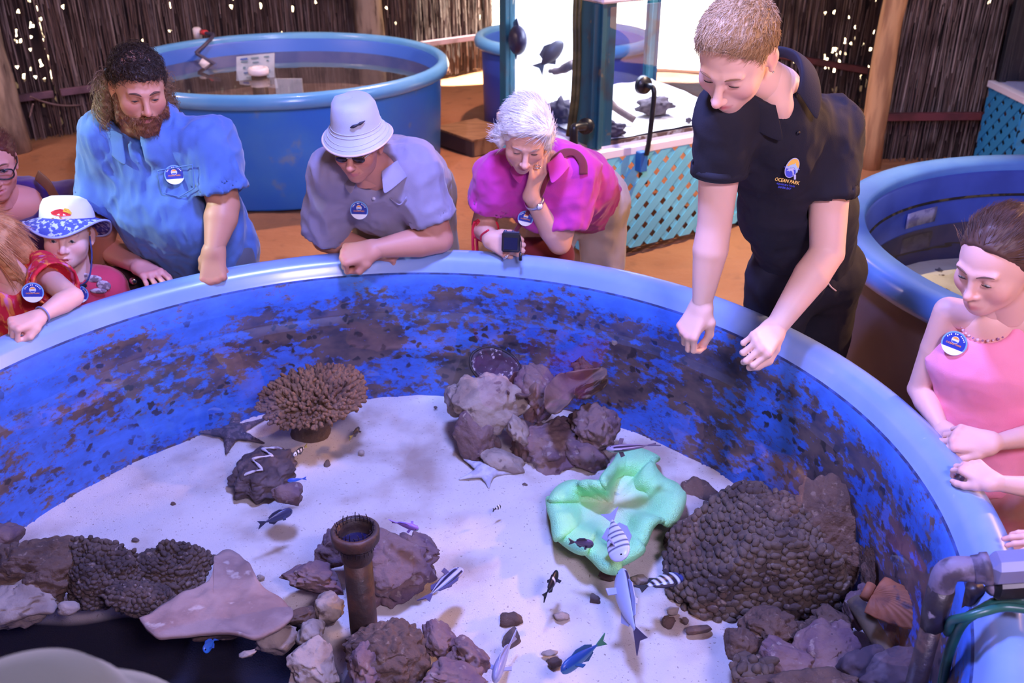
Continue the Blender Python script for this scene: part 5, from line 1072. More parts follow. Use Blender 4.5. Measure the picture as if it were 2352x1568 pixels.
def badge(parent, p, n, up, r=.033):
    """round visitor sticker: pale rim, navy field, emblem, printed lines and a white lower part"""
    n = unit(n); up = unit(np.array(up) - n * (np.array(up) @ n)); rt = np.cross(up, n); p = np.array(p)
    def disc(name, mat, pts, off, par):
        v = [p + rt * x * r + up * y * r + n * off for x, y in pts] + [p + rt * x * r + up * y * r + n * (off - .0012) for x, y in pts]; m = len(pts)
        return fixn(obj(name, v, [tuple(range(m)), tuple(range(2 * m - 1, m - 1, -1))] + [(i, (i + 1) % m, m + (i + 1) % m, m + i) for i in range(m)], mat, par, smooth=False))
    C_ = lambda r0, a0=0, a1=360, m=36: [(r0 * math.cos(math.radians(a)), r0 * math.sin(math.radians(a))) for a in np.linspace(a0, a1, m, endpoint=a1 - a0 < 359)]
    b = disc('sticker', M('sticker_pale', (120, 170, 225), 0.4), C_(1), .002, parent)
    disc('field', M('sticker_navy', (46, 60, 160), 0.4), C_(.88), .0026, b); disc('lower_part', M('sticker_white', (244, 244, 248), 0.4), C_(.98, 205, 335, 24), .0032, b)
    disc('emblem', M('sticker_emblem', (226, 230, 240), 0.4), [(x * .3, .28 + y * .3) for x, y in C_(1)], .0032, b); disc('emblem_sun', M('sticker_orange', (250, 160, 70), 0.4), [(x * .26, .28 + y * .26) for x, y in C_(1, 20, 160, 14)], .0038, b)
    disc('emblem_sea', M('sticker_sea', (60, 90, 190), 0.4), [(x * .26, .28 + y * .26) for x, y in C_(1, 200, 340, 14)], .0038, b)
    text(b, 'OCEAN PARK', p + up * (-.13 * r) + n * .0038, rt, up, n, .20 * r, MATS['sticker_orange'])
    for q in range(11):
        a = math.radians(150 - 12 * q)
        if q in (3, 6): continue
        disc('rim_print', M('sticker_white', (244, 244, 248), 0.4), [(.77 * math.cos(a) + .055 * math.cos(t), .77 * math.sin(a) + .055 * math.sin(t)) for t in np.linspace(0, 6.28, 8, endpoint=False)], .0034, b)
    return b
def text(parent, s, p, rt, up, n, size, mat, name='lettering', shear=0.0):
    cu = bpy.data.curves.new('txt', 'FONT'); cu.body = s; cu.size = 1.0; cu.align_x = 'CENTER'; cu.extrude = .02; cu.offset = .02; cu.resolution_u = 2
    o = bpy.data.objects.new('txt', cu); COL.objects.link(o); dg = bpy.context.evaluated_depsgraph_get(); me = bpy.data.meshes.new_from_object(o.evaluated_get(dg)); bpy.data.objects.remove(o)
    v = np.array([q.co[:] for q in me.vertices]); f = [tuple(q.vertices) for q in me.polygons]; bpy.data.meshes.remove(me)
    W = np.array(p) + (v[:, :1] * rt + v[:, 1:2] * up) * size + v[:, 2:] * n * size * .2
    return obj(name, W, f, mat, parent, smooth=False)
def lerp(a, b, t): return np.array(a) * (1 - t) + np.array(b) * t
def legs(root, hip, lat, feet, mat, shoe, r=1.0, hem=0.06, skin=None, name='trousers', w=.09):
    """trousers and shoes down to the ground"""
    hip = np.array(hip); lat = unit(lat); fl = [np.array(f, float) for f in feet]
    lo = np.min([hip] + fl, 0) - .22; hi = np.max([hip] + fl, 0) + .2; lo[2] = -.02
    def bld(S):
        S.rc(hip - lat * .07 * r, hip + lat * .07 * r, .115 * r, k=.03)
        for sg, ft in zip((-1, 1), fl):
            k_ = lerp(hip + lat * sg * w * r, ft, .52) + V3(0, -.02, 0); S.rc(hip + lat * sg * w * r + V3(0, 0, -.03), k_, .095 * r, .07 * r, k=.03); S.rc(k_, ft + V3(0, 0, hem), .07 * r, .062 * r, k=.02)
    tr = cloth(name, root, bld, lo, hi, mat, h=.014, wr=.006, seed=3)
    for ft in fl:
        S = Solid(ft + V3(-.09, -.22, -.02), ft + V3(.09, .12, .12), .012); S.rc(ft + V3(0, .03, .035), ft + V3(0, -.12, .03), .042 * r, .04 * r, k=.02); S.rc(ft + V3(0, .03, .04), ft + V3(0, .02, .09), .04 * r, .036 * r, k=.02); S.half((0, 0, .004), (0, 0, -1)); V_, Q_ = S.mesh(); obj('shoe', relax(V_, Q_, 1), Q_, shoe, root)
    return tr
def collar(root, N, ax, fr, mat, r=.072, drop=.045, hgt=.03, open_=28, wid=1.0, name='collar', lat=None):
    """fold-down collar round the neck; ax: up the neck, fr: towards the front"""
    ax = unit(ax); fr = unit(np.array(fr) - ax * (np.array(fr) @ ax)); lt = np.cross(ax, fr); v = []; m = 40
    for i in range(m + 1):
        a = math.radians(open_ + (360 - 2 * open_) * i / m); dr = fr * math.cos(a) + lt * math.sin(a); fq = max(0, math.cos(a)) ** 2
        for (q, z) in ((r, hgt * .2), (r + .004, hgt), (r + .012, hgt + .004), (r + .026 * wid, hgt * .2 - .012 * fq), (r + .036 * wid + .012 * fq, -drop * .45 - drop * .7 * fq)):
            v.append(np.array(N) + dr * q + ax * (z - .055 * fq))
    f = [(i * 5 + j, i * 5 + j + 1, (i + 1) * 5 + j + 1, (i + 1) * 5 + j) for i in range(m) for j in range(4)]
    o = fixn(obj(name, v, f, mat, root)); o.modifiers.new('t', 'SOLIDIFY').thickness = .003; o.modifiers.new('s', 'SUBSURF').levels = 1; return o
def surface(co, off=.004):
    """front point of a garment seen at a photo position"""
    def f(u, v):
        d = unit(ray(u, v)); w = co - V3(0, 0, CAM_Z); t = w @ d; e = np.linalg.norm(w - t[:, None] * d, axis=1); i = np.where(e < max(.012, e.min() * 1.01))[0]; q = V3(0, 0, CAM_Z) + d * t[i].min(); return q - d * off
    return f

# ------------------------------------------------------------------ people
def torso(S, N, H, lat, shR, shL, chest=.115, belly=.12, hip=.12, wid=1.35, shr=.062, k=.045, f1=.72, f2=.35, fwd=None, paunch=0.0):
    up = unit(np.array(N) - np.array(H)); C1, C2 = lerp(H, N, f1), lerp(H, N, f2)
    if fwd is not None: C2 = C2 + np.array(fwd) * paunch
    S.rc(C2, C1, belly, chest, k=k, flat=wid, fd=lat); S.rc(H, C2, hip, belly, k=k, flat=wid, fd=lat)
    S.rc(shR, lerp(shR, shL, .5), shr, shr * 1.1, k=k); S.rc(lerp(shR, shL, .5), shL, shr * 1.1, shr, k=k); S.rc(C1, np.array(N) - up * .03, chest * .8, .06, k=k, flat=1.25, fd=lat)
def sleeve(S, sh, el, fr, r0, r1, k=.035):
    e = lerp(sh, el, fr); d = unit(np.array(el) - np.array(sh)); S.rc(sh, e, r0, r1, k=k, cap=True); S.rc(e - d * .025, e + d * .03, r1 - .011, k=.003, op='s')
def neckhole(S, N, up, fr, r=.058, v=.0, vr=.03, ch=.12):
    N = np.array(N); S.rc(N + up * .005, N + up * .2, r, r * 1.5, k=.016, op='s')
    if v: S.rc(N + fr * .05 + up * .03, N + fr * (ch + .015) - up * v, vr, .008, k=.006, op='s')
def chest_skin(N, H, lat, fr, skin, r=.1):
    N, H = np.array(N), np.array(H); up = unit(N - H); a, b = N - up * .07, N - up * .15
    S = Solid(np.minimum(a, N) - .2, np.maximum(a, N) + .2, .011); S.rc(N - up * .03, b, .055, r, k=.03, flat=1.3, fd=lat); V_, Q_ = S.mesh(); return V_, Q_, np.tile(np.array(lin(skin)), (len(V_), 1))
def neck(R, c, s, N, skin, r=.054): return limb([np.array(c) + R @ (V3(0, -.03, -.09) * s), np.array(N) + unit(np.array(N) - c) * .04], [r, r * 1.12], skin)
FIST = ((82, 95, 60),) * 4; RELAX = ((35, 45, 30), (38, 48, 30), (42, 50, 32), (46, 52, 32)); FTH = ((.03, .034, -.016), (.056, .042, -.034), (.076, .028, -.046), (.088, .008, -.05))
def fabric(name, rgb, rgb2=None, bump=.25, bs=420): sh_ = .2 if max(rgb) > 70 else 0.0; return M(name, rgb, .85, rgb2 or tuple(int(x * .9) for x in rgb), 6, .35, .7, bump=bump, bscale=bs, bdist=.002, sheen=sh_)
def button(root, p, n, mat, r=.0055): v, f = tube([np.array(p) - unit(n) * .001, np.array(p) + unit(n) * .002], r, 12); obj('button', v, f, mat, root)
m_shoe = M('shoe_dark', (48, 42, 44), .6); m_navyt = fabric('trouser_navy', (30, 30, 46)); m_khaki = fabric('trouser_khaki', (150, 134, 110)); m_cream = fabric('trouser_cream', (226, 210, 200))

# ---- attendant in the navy polo shirt
def attendant():
    sk = (236, 192, 176); c = PY(1692, 122, 2.33); R = basis((-.46, -.62, -.62), roll=.10); s = 1.04
    N = PY(1770, 192, 2.43); H = V3(0.93, 2.78, .89); shR, shL = PY(1664, 266, 2.40), PY(1908, 288, 2.56); lat = unit(shL - shR); fr = unit(np.cross(unit(N - H), lat)); fr = fr if fr[1] < 0 else -fr
    elR, wrR = PY(1641, 515, 2.42), PY(1612, 700, 2.42); elL, wrL = PY(1900, 580, 2.47), PY(1778, 758, 2.33)
    p = thing('person', (H[0], H[1], 0), 'young man in a navy polo shirt reaching both hands over the water', 'person')
    hd, ey = head(R, c, s, skin=sk, lips=(206, 106, 104), eye_open=.0022, nose=1.1, jaw=.95, mouth=.5)
    hR = hand(wrR, (-.42, -.2, -.88), (-.62, -.55, .5), 1, ((38, 58, 34), (42, 56, 34), (45, 60, 36), (50, 60, 36)), ((.034, .036, -.022), (.066, .036, -.048), (.094, .026, -.06), (.118, .012, -.066)), 1.02, sk, el=elR, ra=1.1)
    hL = hand(wrL, unit(PY(1722, 815, 2.22) - wrL), (.15, -.75, .65), 1, ((55, 62, 35), (60, 66, 38), (66, 70, 38), (70, 70, 38)), ((.03, .036, -.016), (.058, .05, -.034), (.084, .042, -.05), (.104, .03, -.058)), 1.04, sk, el=elL, ra=1.14)
    more = [arm(shR, elR, wrR, 1.10, sk), arm(shL, elL, wrL, 1.14, sk), hR, hL, neck(R, c, s, N, sk), chest_skin(N, H, lat, fr, sk, .107), limb([N, N + fr * .030 - unit(N - H) * .05 - lat * .012, N + fr * .052 - unit(N - H) * .10 - lat * .022], [.054, .046, .028], sk)]
    put_face(p, more, hd, ey, R, c, s, (150, 116, 90), .8)
    m = fabric('polo_navy', (24, 23, 40), (20, 19, 33)); up = unit(N - H)
    def b(S):
        torso(S, N, H, lat, shR, shL, .118, .118, .122, 1.42, .066); sleeve(S, shR, elR, .52, .074, .071); sleeve(S, shL, elL, .55, .078, .074); neckhole(S, N, up, fr, .060, .13, .036, .13); S.half(H + V3(0, 0, -.06), (0, 0, -1))
    sh = cloth('polo_shirt', p, b, V3(.2, 2.15, .7), V3(1.35, 3.05, 1.65), m, .0078, .0075, (9, 9, 4.5), 4)
    collar(p, N + up * .012, up, fr, m, .070, .05, .034, 22, 1.25)
    for e, a, rr in ((lerp(shR, elR, .52), shR, .0745), (lerp(shL, elL, .55), shL, .0775)):
        d = unit(e - a); q, w = frame_of(d); v, f = tube([e - d * .028 + 0 * q, e - d * .002], [rr, rr], 40, False); o = obj('cuff', v, f, m, p); o.modifiers.new('t', 'SOLIDIFY').thickness = .004
    tr = legs(p, H + V3(0, 0, -.02), lat, [(.80, 2.86, 0), (1.03, 2.90, 0)], m_navyt, m_shoe, 1.08)
    # side pocket flaps
    MB().box(H + V3(.17, .06, -.16), (.012, .13, .16), Rz(-.3), bev=.004).obj('pocket', m_navyt, p)
    sf = surface(np.array([v.co[:] for v in tr.data.vertices]) + ORG[p.name], .004); v, f = tube(spline([sf(1900, 646), sf(1908, 658), sf(1920, 668)], 5), .0025, 6); obj('pocket_edge', v, f, M('pocket_edge', (200, 180, 190), .7), p)
    # logo on the chest
    cen = PY(1794, 385, 2.43); n = unit(fr * .8 + V3(.12, -.5, .18)); up_ = unit(V3(-.05, .12, 1)); up_ = unit(up_ - n * (up_ @ n)); rt = np.cross(up_, n)
    rt, up_ = rt * math.cos(-.26) + up_ * math.sin(-.26), up_ * math.cos(-.26) - rt * math.sin(-.26)
    # find the shirt surface along the normal
    co = np.array([v.co[:] for v in sh.data.vertices]) + ORG[p.name]; dd = co - cen; lat_d = np.linalg.norm(dd - (dd @ n)[:, None] * n, axis=1); near = lat_d < .045; cen = cen + n * ((dd @ n)[near & (np.abs(dd @ n) < .16)].max() + .002)
    lg = thing_part('shirt_logo', p, cen)
    def disc(nm, mat, pts, off):
        v = [cen + rt * x + up_ * y + n * off for x, y in pts] + [cen + rt * x + up_ * y + n * (off - .0015) for x, y in pts]; k = len(pts)
        return fixn(obj(nm, v, [tuple(range(k)), tuple(range(2 * k - 1, k - 1, -1))] + [(i, (i + 1) % k, k + (i + 1) % k, k + i) for i in range(k)], mat, lg, smooth=False))
    E = lambda a0, a1, rx, ry, k=30, cy=.014: [(rx * math.cos(math.radians(a)), cy + ry * math.sin(math.radians(a))) for a in np.linspace(a0, a1, k)]
    disc('globe_ring', M('logo_pale', (196, 204, 244), .5), E(0, 350, .0205, .0265), .001); disc('globe_sun', M('logo_yellow', (252, 206, 96), .5), E(8, 172, .0185, .0245), .002); disc('globe_sea', M('logo_blue', (70, 88, 220), .5), E(188, 352, .0185, .0245), .002)
    # leaping dolphin shapes across the globe
    dol = lambda ox, oy, sc: [(ox + sc * x, oy + sc * y) for x, y in [(-1, -.2), (-.75, .15), (-.3, .42), (.0, .46), (.12, .72), (.28, .42), (.62, .2), (.88, -.15), (1.0, -.5), (1.2, -.62), (1.0, -.72), (.9, -.95), (.78, -.62), (.5, -.25), (.15, -.02), (-.2, -.05), (-.28, -.3), (-.42, -.05), (-.75, -.15)]]
    disc('dolphin', M('logo_ice', (180, 214, 250), .5), dol(.001, .017, .0165), .003); disc('dolphin', MATS['logo_pale'], dol(-.003, .007, .0125), .0036); disc('flipper', MATS['logo_pale'], [(.012, -.002), (.018, -.001), (.0235, -.013), (.018, -.014)], .003)
    for x in (-.0235, .0235): disc('side_dot', MATS['logo_blue'], [(x + .0015 * math.cos(t), .013 + .0015 * math.sin(t)) for t in np.linspace(0, 6.28, 8, endpoint=False)], .001)
    text(lg, 'OCEAN PARK', cen - up_ * .0255 + n * .002, rt, up_, n, .0128, M('logo_gold', (252, 214, 116), .5)); text(lg, 'AQUARIUM & TOURS', cen - up_ * .034 + n * .002, rt, up_, n, .0062, MATS['logo_blue']); text(lg, 'SHARK BAY', cen - up_ * .0425 + n * .002, rt, up_, n, .0080, MATS['logo_blue'])
    # short fair hair
    def hb(S):
        S.el((0, -.014, .036), (.0835, .105, .093)); S.el((0, .03, .085), (.06, .055, .045), k=.03); S.half((0, .066, .070), (0, .8, -.6)); S.rc((-.2, .10, -.03), (.2, .10, -.03), .072, k=.01, op='s'); S.half((0, 0, -.055), (0, .2, -1))
        for x in (-1, 1): S.el((x * .085, .0, -.01), (.03, .026, .036), k=.006, op='s'); S.el((x * .09, .05, -.03), (.03, .05, .07), k=.01, op='s')
    hairpiece('hair', p, hb, R, c, s, (176, 142, 104), .005, 4800, .020, .0009, lambda q: np.tile(V3(.15, .75, .1), (len(q), 1)) + np.c_[q[:, 0] * 2, q[:, 1] * 0, q[:, 2] * 0], .75, 0, 5, .003, lambda q: (q[:, 2] > -.02), var=.6)
    P_, F_ = ico(2); obj('ear_stud', P_ * .003 + c + R @ (V3(-.084, .0, -.04) * s), F_, M('silver', (220, 220, 226), .2, metal=1), p); obj('ear_stud', P_ * .003 + c + R @ (V3(.084, .0, -.04) * s), F_, MATS['silver'], p)
    button(p, N + fr * .10 - up * .10, fr, m_dark)
def thing_part(name, parent, loc):
    o = bpy.data.objects.new(name, None); COL.objects.link(o); o.parent = parent; o.empty_display_size = .01; ORG[o.name] = ORG[parent.name]; return o
attendant()

# ---- bearded man in the blue shirt
def bearded():
    sk = (194, 136, 110); c = PY(318, 198, 3.0); R = basis((.46, -.80, -.30), roll=.04); s = .94
    N = PY(322, 284, 3.07); H = V3(-1.12, 3.20, .80); shR, shL = PY(248, 312, 3.08), PY(478, 330, 3.05); lat = unit(shL - shR); fr = V3(.12, -1, 0)
    elR, wrR = PY(236, 480, 3.12), PY(234, 606, 3.22); elL, wrL = PY(514, 470, 3.0), PY(491, 574, 2.90)
    p = thing('person', (H[0], H[1], 0), 'bearded man in a blue polo shirt resting a fist on the rim', 'person')
    hd, ey = head(R, c, s, skin=sk, lips=(190, 120, 120), eye_open=.0025, nose=1.1, fat=.006, jaw=1.05)
    hL = hand(wrL, (-.03, -.35, -.9), (.05, -.85, .45), -1, FIST, FTH, 1.1, sk, el=elL, ra=1.25); hR = hand(wrR, (.2, -.6, -.7), (0, -.6, .7), 1, FIST, FTH, 1.1, sk, el=elR, ra=1.2)
    put_face(p, [arm(shR, elR, wrR, 1.2, sk), arm(shL, elL, wrL, 1.25, sk), hL, hR, neck(R, c, s, N, sk, .062), chest_skin(N, H, lat, fr, sk, .124)], hd, ey, R, c, s, (90, 60, 44), 1.3)
    m = fabric('polo_blue', (80, 114, 178), (70, 102, 166)); up = unit(N - H)
    def b(S):
        torso(S, N, H, lat, shR, shL, .135, .15, .15, 1.42, .078, fwd=fr, paunch=.045); sleeve(S, shR, elR, .86, .085, .088); sleeve(S, shL, elL, .80, .088, .092); neckhole(S, N, up, fr, .070, .14, .032, .14); S.half(H + V3(0, 0, -.14), (0, 0, -1))
    sh = cloth('polo_shirt', p, b, V3(-1.6, 2.72, .55), V3(-.68, 3.5, 1.55), m, .0078, .010, (12, 12, 3.2), 8)
    collar(p, N + up * .025, up, fr, m, .084, .05, .036, 24, 1.3)
    # breast pocket
    co = np.array([v.co[:] for v in sh.data.vertices]) + ORG[p.name]
    surf = surface(co)
    pk = [(362, 392), (442, 378), (446, 432), (412, 452), (372, 442), (362, 392)]; g = [surf(*lerp(pk[i], pk[i + 1], t)) for i in range(5) for t in np.linspace(0, 1, 6, endpoint=False)]; v, f = tube(g + g[:1], .0018, 6); obj('pocket_seam', v, f, m, p)
    q = surf(402, 400); badge(p, q + V3(.0, -.006, .0), unit(V3(.25, -.95, .22)), (0, 0, 1), .031)
    legs(p, H, lat, [(-1.24, 3.22, 0), (-1.0, 3.24, 0)], fabric('trouser_grey', (86, 88, 104)), m_shoe, 1.15)
    # hair: thick curly top, long curls at the sides and back
    def hb(S):
        S.el((0, -.018, .038), (.080, .100, .084)); S.half((0, .064, .074), (0, .78, -.62)); S.rc((-.2, .115, -.03), (.2, .115, -.03), .085, k=.01, op='s'); S.half((0, 0, -.06), (0, .1, -1))
        S.el((0, .055, .075), (.045, .035, .03), k=.02)
        for x in (-1, 1): S.el((x * .092, .02, -.02), (.03, .04, .05), k=.008, op='s')
    hairpiece('hair', p, hb, R, c, s, (58, 42, 34), .005, 3200, .026, .0012, lambda q: np.tile(V3(.1, .3, -.2), (len(q), 1)), .6, .42, 7, .008, lambda q: q[:, 2] > -.04, var=.9, segs=4)
    def cb(S):
        for x in (-1, 1):
            S.rc((x * .082, -.045, .0), (x * .098, -.05, -.10), .016, .022, k=.02); S.rc((x * .098, -.05, -.10), (x * .108, -.03, -.15), .02, .012, k=.02)
        S.rc((-.08, -.085, -.03), (.08, -.085, -.03), .03, k=.03); S.rc((-.08, -.085, -.1), (.08, -.085, -.1), .028, k=.03)
    hairpiece('long_curls', p, cb, R, c, s, (128, 96, 70), .006, 1300, .045, .0013, lambda q: np.tile(V3(0, 0, -1), (len(q), 1)), .5, .4, 9, .008, var=.8, sag=.3, segs=5)
    def bb(S):
        S.el((0, .034, -.078), (.066, .058, .052)); S.el((0, .078, -.112), (.038, .03, .03), k=.03)
        for x in (-1, 1): S.rc((x * .07, .012, -.02), (x * .062, .04, -.075), .012, .02, k=.02); S.rc((0, .106, -.053), (x * .032, .088, -.075), .008, .01, k=.008)
        S.rc((-.03, .108, -.02), (.03, .108, -.02), .034, k=.006, op='s'); S.el((0, .108, -.069), (.024, .02, .0085), k=.004, op='s'); S.half((0, -.03, 0), (0, -1, 0))
        for x in (-1, 1): S.el((x * .042, .085, -.025), (.03, .04, .034), k=.012, op='s')
    hairpiece('beard', p, bb, R, c, s, (118, 70, 46), .0042, 2200, .022, .001, lambda q: np.tile(V3(0, .25, -1), (len(q), 1)), .45, .12, 11, .004, var=.8)
bearded()

# ---- older man in the sun hat
def hatman():
    sk = (202, 140, 120); c = PY(822, 328, 2.94); R = basis((-.15, -.93, -.26), roll=.0); s = .87
    N = PY(868, 392, 3.04); H = V3(-.42, 3.50, .90); shR, shL = PY(768, 398, 3.06), PY(950, 385, 3.08); lat = unit(shL - shR); fr = unit(V3(-.1, -.8, -.5))
    elR, wrR = PY(748, 548, 3.14), PY(850, 572, 3.09); elL, wrL = PY(1008, 548, 3.07), PY(858, 572, 2.985)
    p = thing('person', (H[0], H[1], 0), 'man in a pale sun hat and grey polo leaning his forearms on the rim', 'person')
    hd, ey = head(R, c, s, skin=sk, lips=(186, 110, 116), eye_open=.0025, nose=1.25, fat=.005, wrinkle=1)
    hL = hand(wrL, unit(V3(-.95, -.12, -.18)), (-.1, -.55, .8), 1, FIST, FTH, 1.12, sk, el=elL, ra=1.2); hR = hand(wrR, (.9, -.2, -.1), (0, -.3, .9), -1, FIST, FTH, 1.05, sk, el=elR, ra=1.15)
    put_face(p, [arm(shR, elR, wrR, 1.15, sk), arm(shL, elL, wrL, 1.2, sk), hL, hR, neck(R, c, s, N, sk, .06), chest_skin(N, H, lat, fr, sk, .1)], hd, ey, R, c, s, (170, 150, 140), 1.0)
    m = fabric('polo_grey', (150, 142, 168), (138, 130, 158)); up = unit(N - H)
    def b(S):
        torso(S, N, H, lat, shR, shL, .125, .145, .14, 1.32, .076, f2=.45); S.rc(lerp(H, N, .55) + V3(0, -.06, -.06), lerp(H, N, .8) + V3(0, -.03, -.03), .12, .1, k=.05, flat=1.25, fd=lat); sleeve(S, shR, elR, .92, .08, .078); sleeve(S, shL, elL, .72, .084, .085); neckhole(S, N, unit(N - lerp(H, N, .5)), fr, .064, .07, .03); S.half(H + V3(0, .02, -.1), (0, 0, -1))
    sh = cloth('polo_shirt', p, b, V3(-.95, 2.8, .68), V3(.1, 3.8, 1.42), m, .0078, .009, (9, 9, 5), 12)
    collar(p, N, unit(V3(0, .35, .8)), fr, m, .07, .045, .034, 26, 1.15)
    co = np.array([v.co[:] for v in sh.data.vertices]) + ORG[p.name]
    surf = surface(co)
    badge(p, surf(826, 481) + V3(0, -.008, 0), unit(V3(-.1, -.95, .15)), (0, 0, 1), .03)
    g = [surf(*q) for q in ((896, 455), (918, 470), (934, 452))]; v, f = tube(spline(g, 4), .0025, 6); obj('pocket_edge', v, f, m, p); button(p, surf(859, 455) + V3(0, -.004, 0), (0, -1, 0), M('button_pale', (210, 205, 220), .4))
    legs(p, H, lat, [(-.5, 3.6, 0), (-.25, 3.62, 0)], m_khaki, m_shoe, 1.1)
    # bucket hat
    prof = [(.001, .118), (.045, .118), (.07, .11), (.083, .09), (.09, .05), (.094, .022), (.098, .012), (.112, -.006), (.130, -.028), (.133, -.032), (.129, -.034), (.108, -.012), (.092, .004), (.085, .03)]
    v, f = lathe(prof, (0, 0, 0), 64); v = np.array(v); v = v * V3(.93, 1.06, 1.0); a = np.arctan2(v[:, 1], v[:, 0]); v[:, 2] += np.where(v[:, 2] > .08, .010 * vn(v, 22, 5), 0) + np.where(v[:, 2] < 0, .006 * np.cos(2 * a), 0); v[:, :2] *= (1 + .03 * vn(v, 20, 3) * (v[:, 2] > .02))[:, None]
    Wd = lambda q: c + ((np.asarray(q, float) @ Rx(.06).T + V3(0, -.012, .052)) * s) @ R.T
    hat = obj('sun_hat', Wd(v), f, fabric('hat_lilac', (172, 178, 200), (158, 164, 192)), p)
    for rr, zz, th in ((.1325, -.031, .0035), (.122, -.018, .0012), (.112, -.006, .0012), (.1, .010, .0016), (.0955, .022, .0014)):
        q = [(rr * math.cos(t) * .93, rr * math.sin(t) * 1.06, zz + (.006 * math.cos(2 * t) if zz < 0 else 0)) for t in np.linspace(0, 2 * math.pi, 65)]; tv, tf = tube(Wd(q), th, 6); obj('hat_edging' if th > .003 else 'hat_stitching', tv, tf, M('hat_edge', (206, 186, 200), .8) if th > .003 else MATS['hat_lilac'], hat)
    q = [(.092 * math.cos(t) * .93, .094 * math.sin(t) * 1.06 + .001, .052 + .022 * (t - 1.72)) for t in np.linspace(1.72, 2.36, 12)]; tv, tf = tube(Wd(q), [.001, .003, .0045, .005, .004, .003, .003, .0045, .004, .003, .002, .001], 8); obj('hat_logo', tv, tf, M('logo_black', (24, 22, 44), .6), hat)
    # sunglasses
    g = thing_part('sunglasses', p, c); ml = M('lens_dark', (40, 24, 26), .1, coat=.5); P_, F_ = ico(3)
    for x in (-1, 1): obj('lens', c + ((P_ * V3(.024, .006, .016) + V3(x * .031, .104, -.003)) * s) @ R.T, F_, ml, g); v, f = tube([c + R @ (V3(x * .052, .1, .002) * s), c + R @ (V3(x * .08, .04, .004) * s), c + R @ (V3(x * .085, -.01, .0) * s)], .0016, 6); obj('temple', v, f, MATS['silver'], g)
    v, f = tube([c + R @ (V3(-.01, .108, .002) * s), c + R @ (V3(.01, .108, .002) * s)], .0018, 6); obj('bridge', v, f, MATS['silver'], g)
    def hb(S):
        S.el((0, -.03, .0), (.082, .085, .06)); S.half((0, .0, 0), (0, 1, .3)); S.half((0, 0, -.05), (0, 0, -1))
    hairpiece('hair', p, hb, R, c, s, (150, 140, 140), .005, 500, .015, .001, (0, -.3, -1), .3, 0, 3)
hatman()

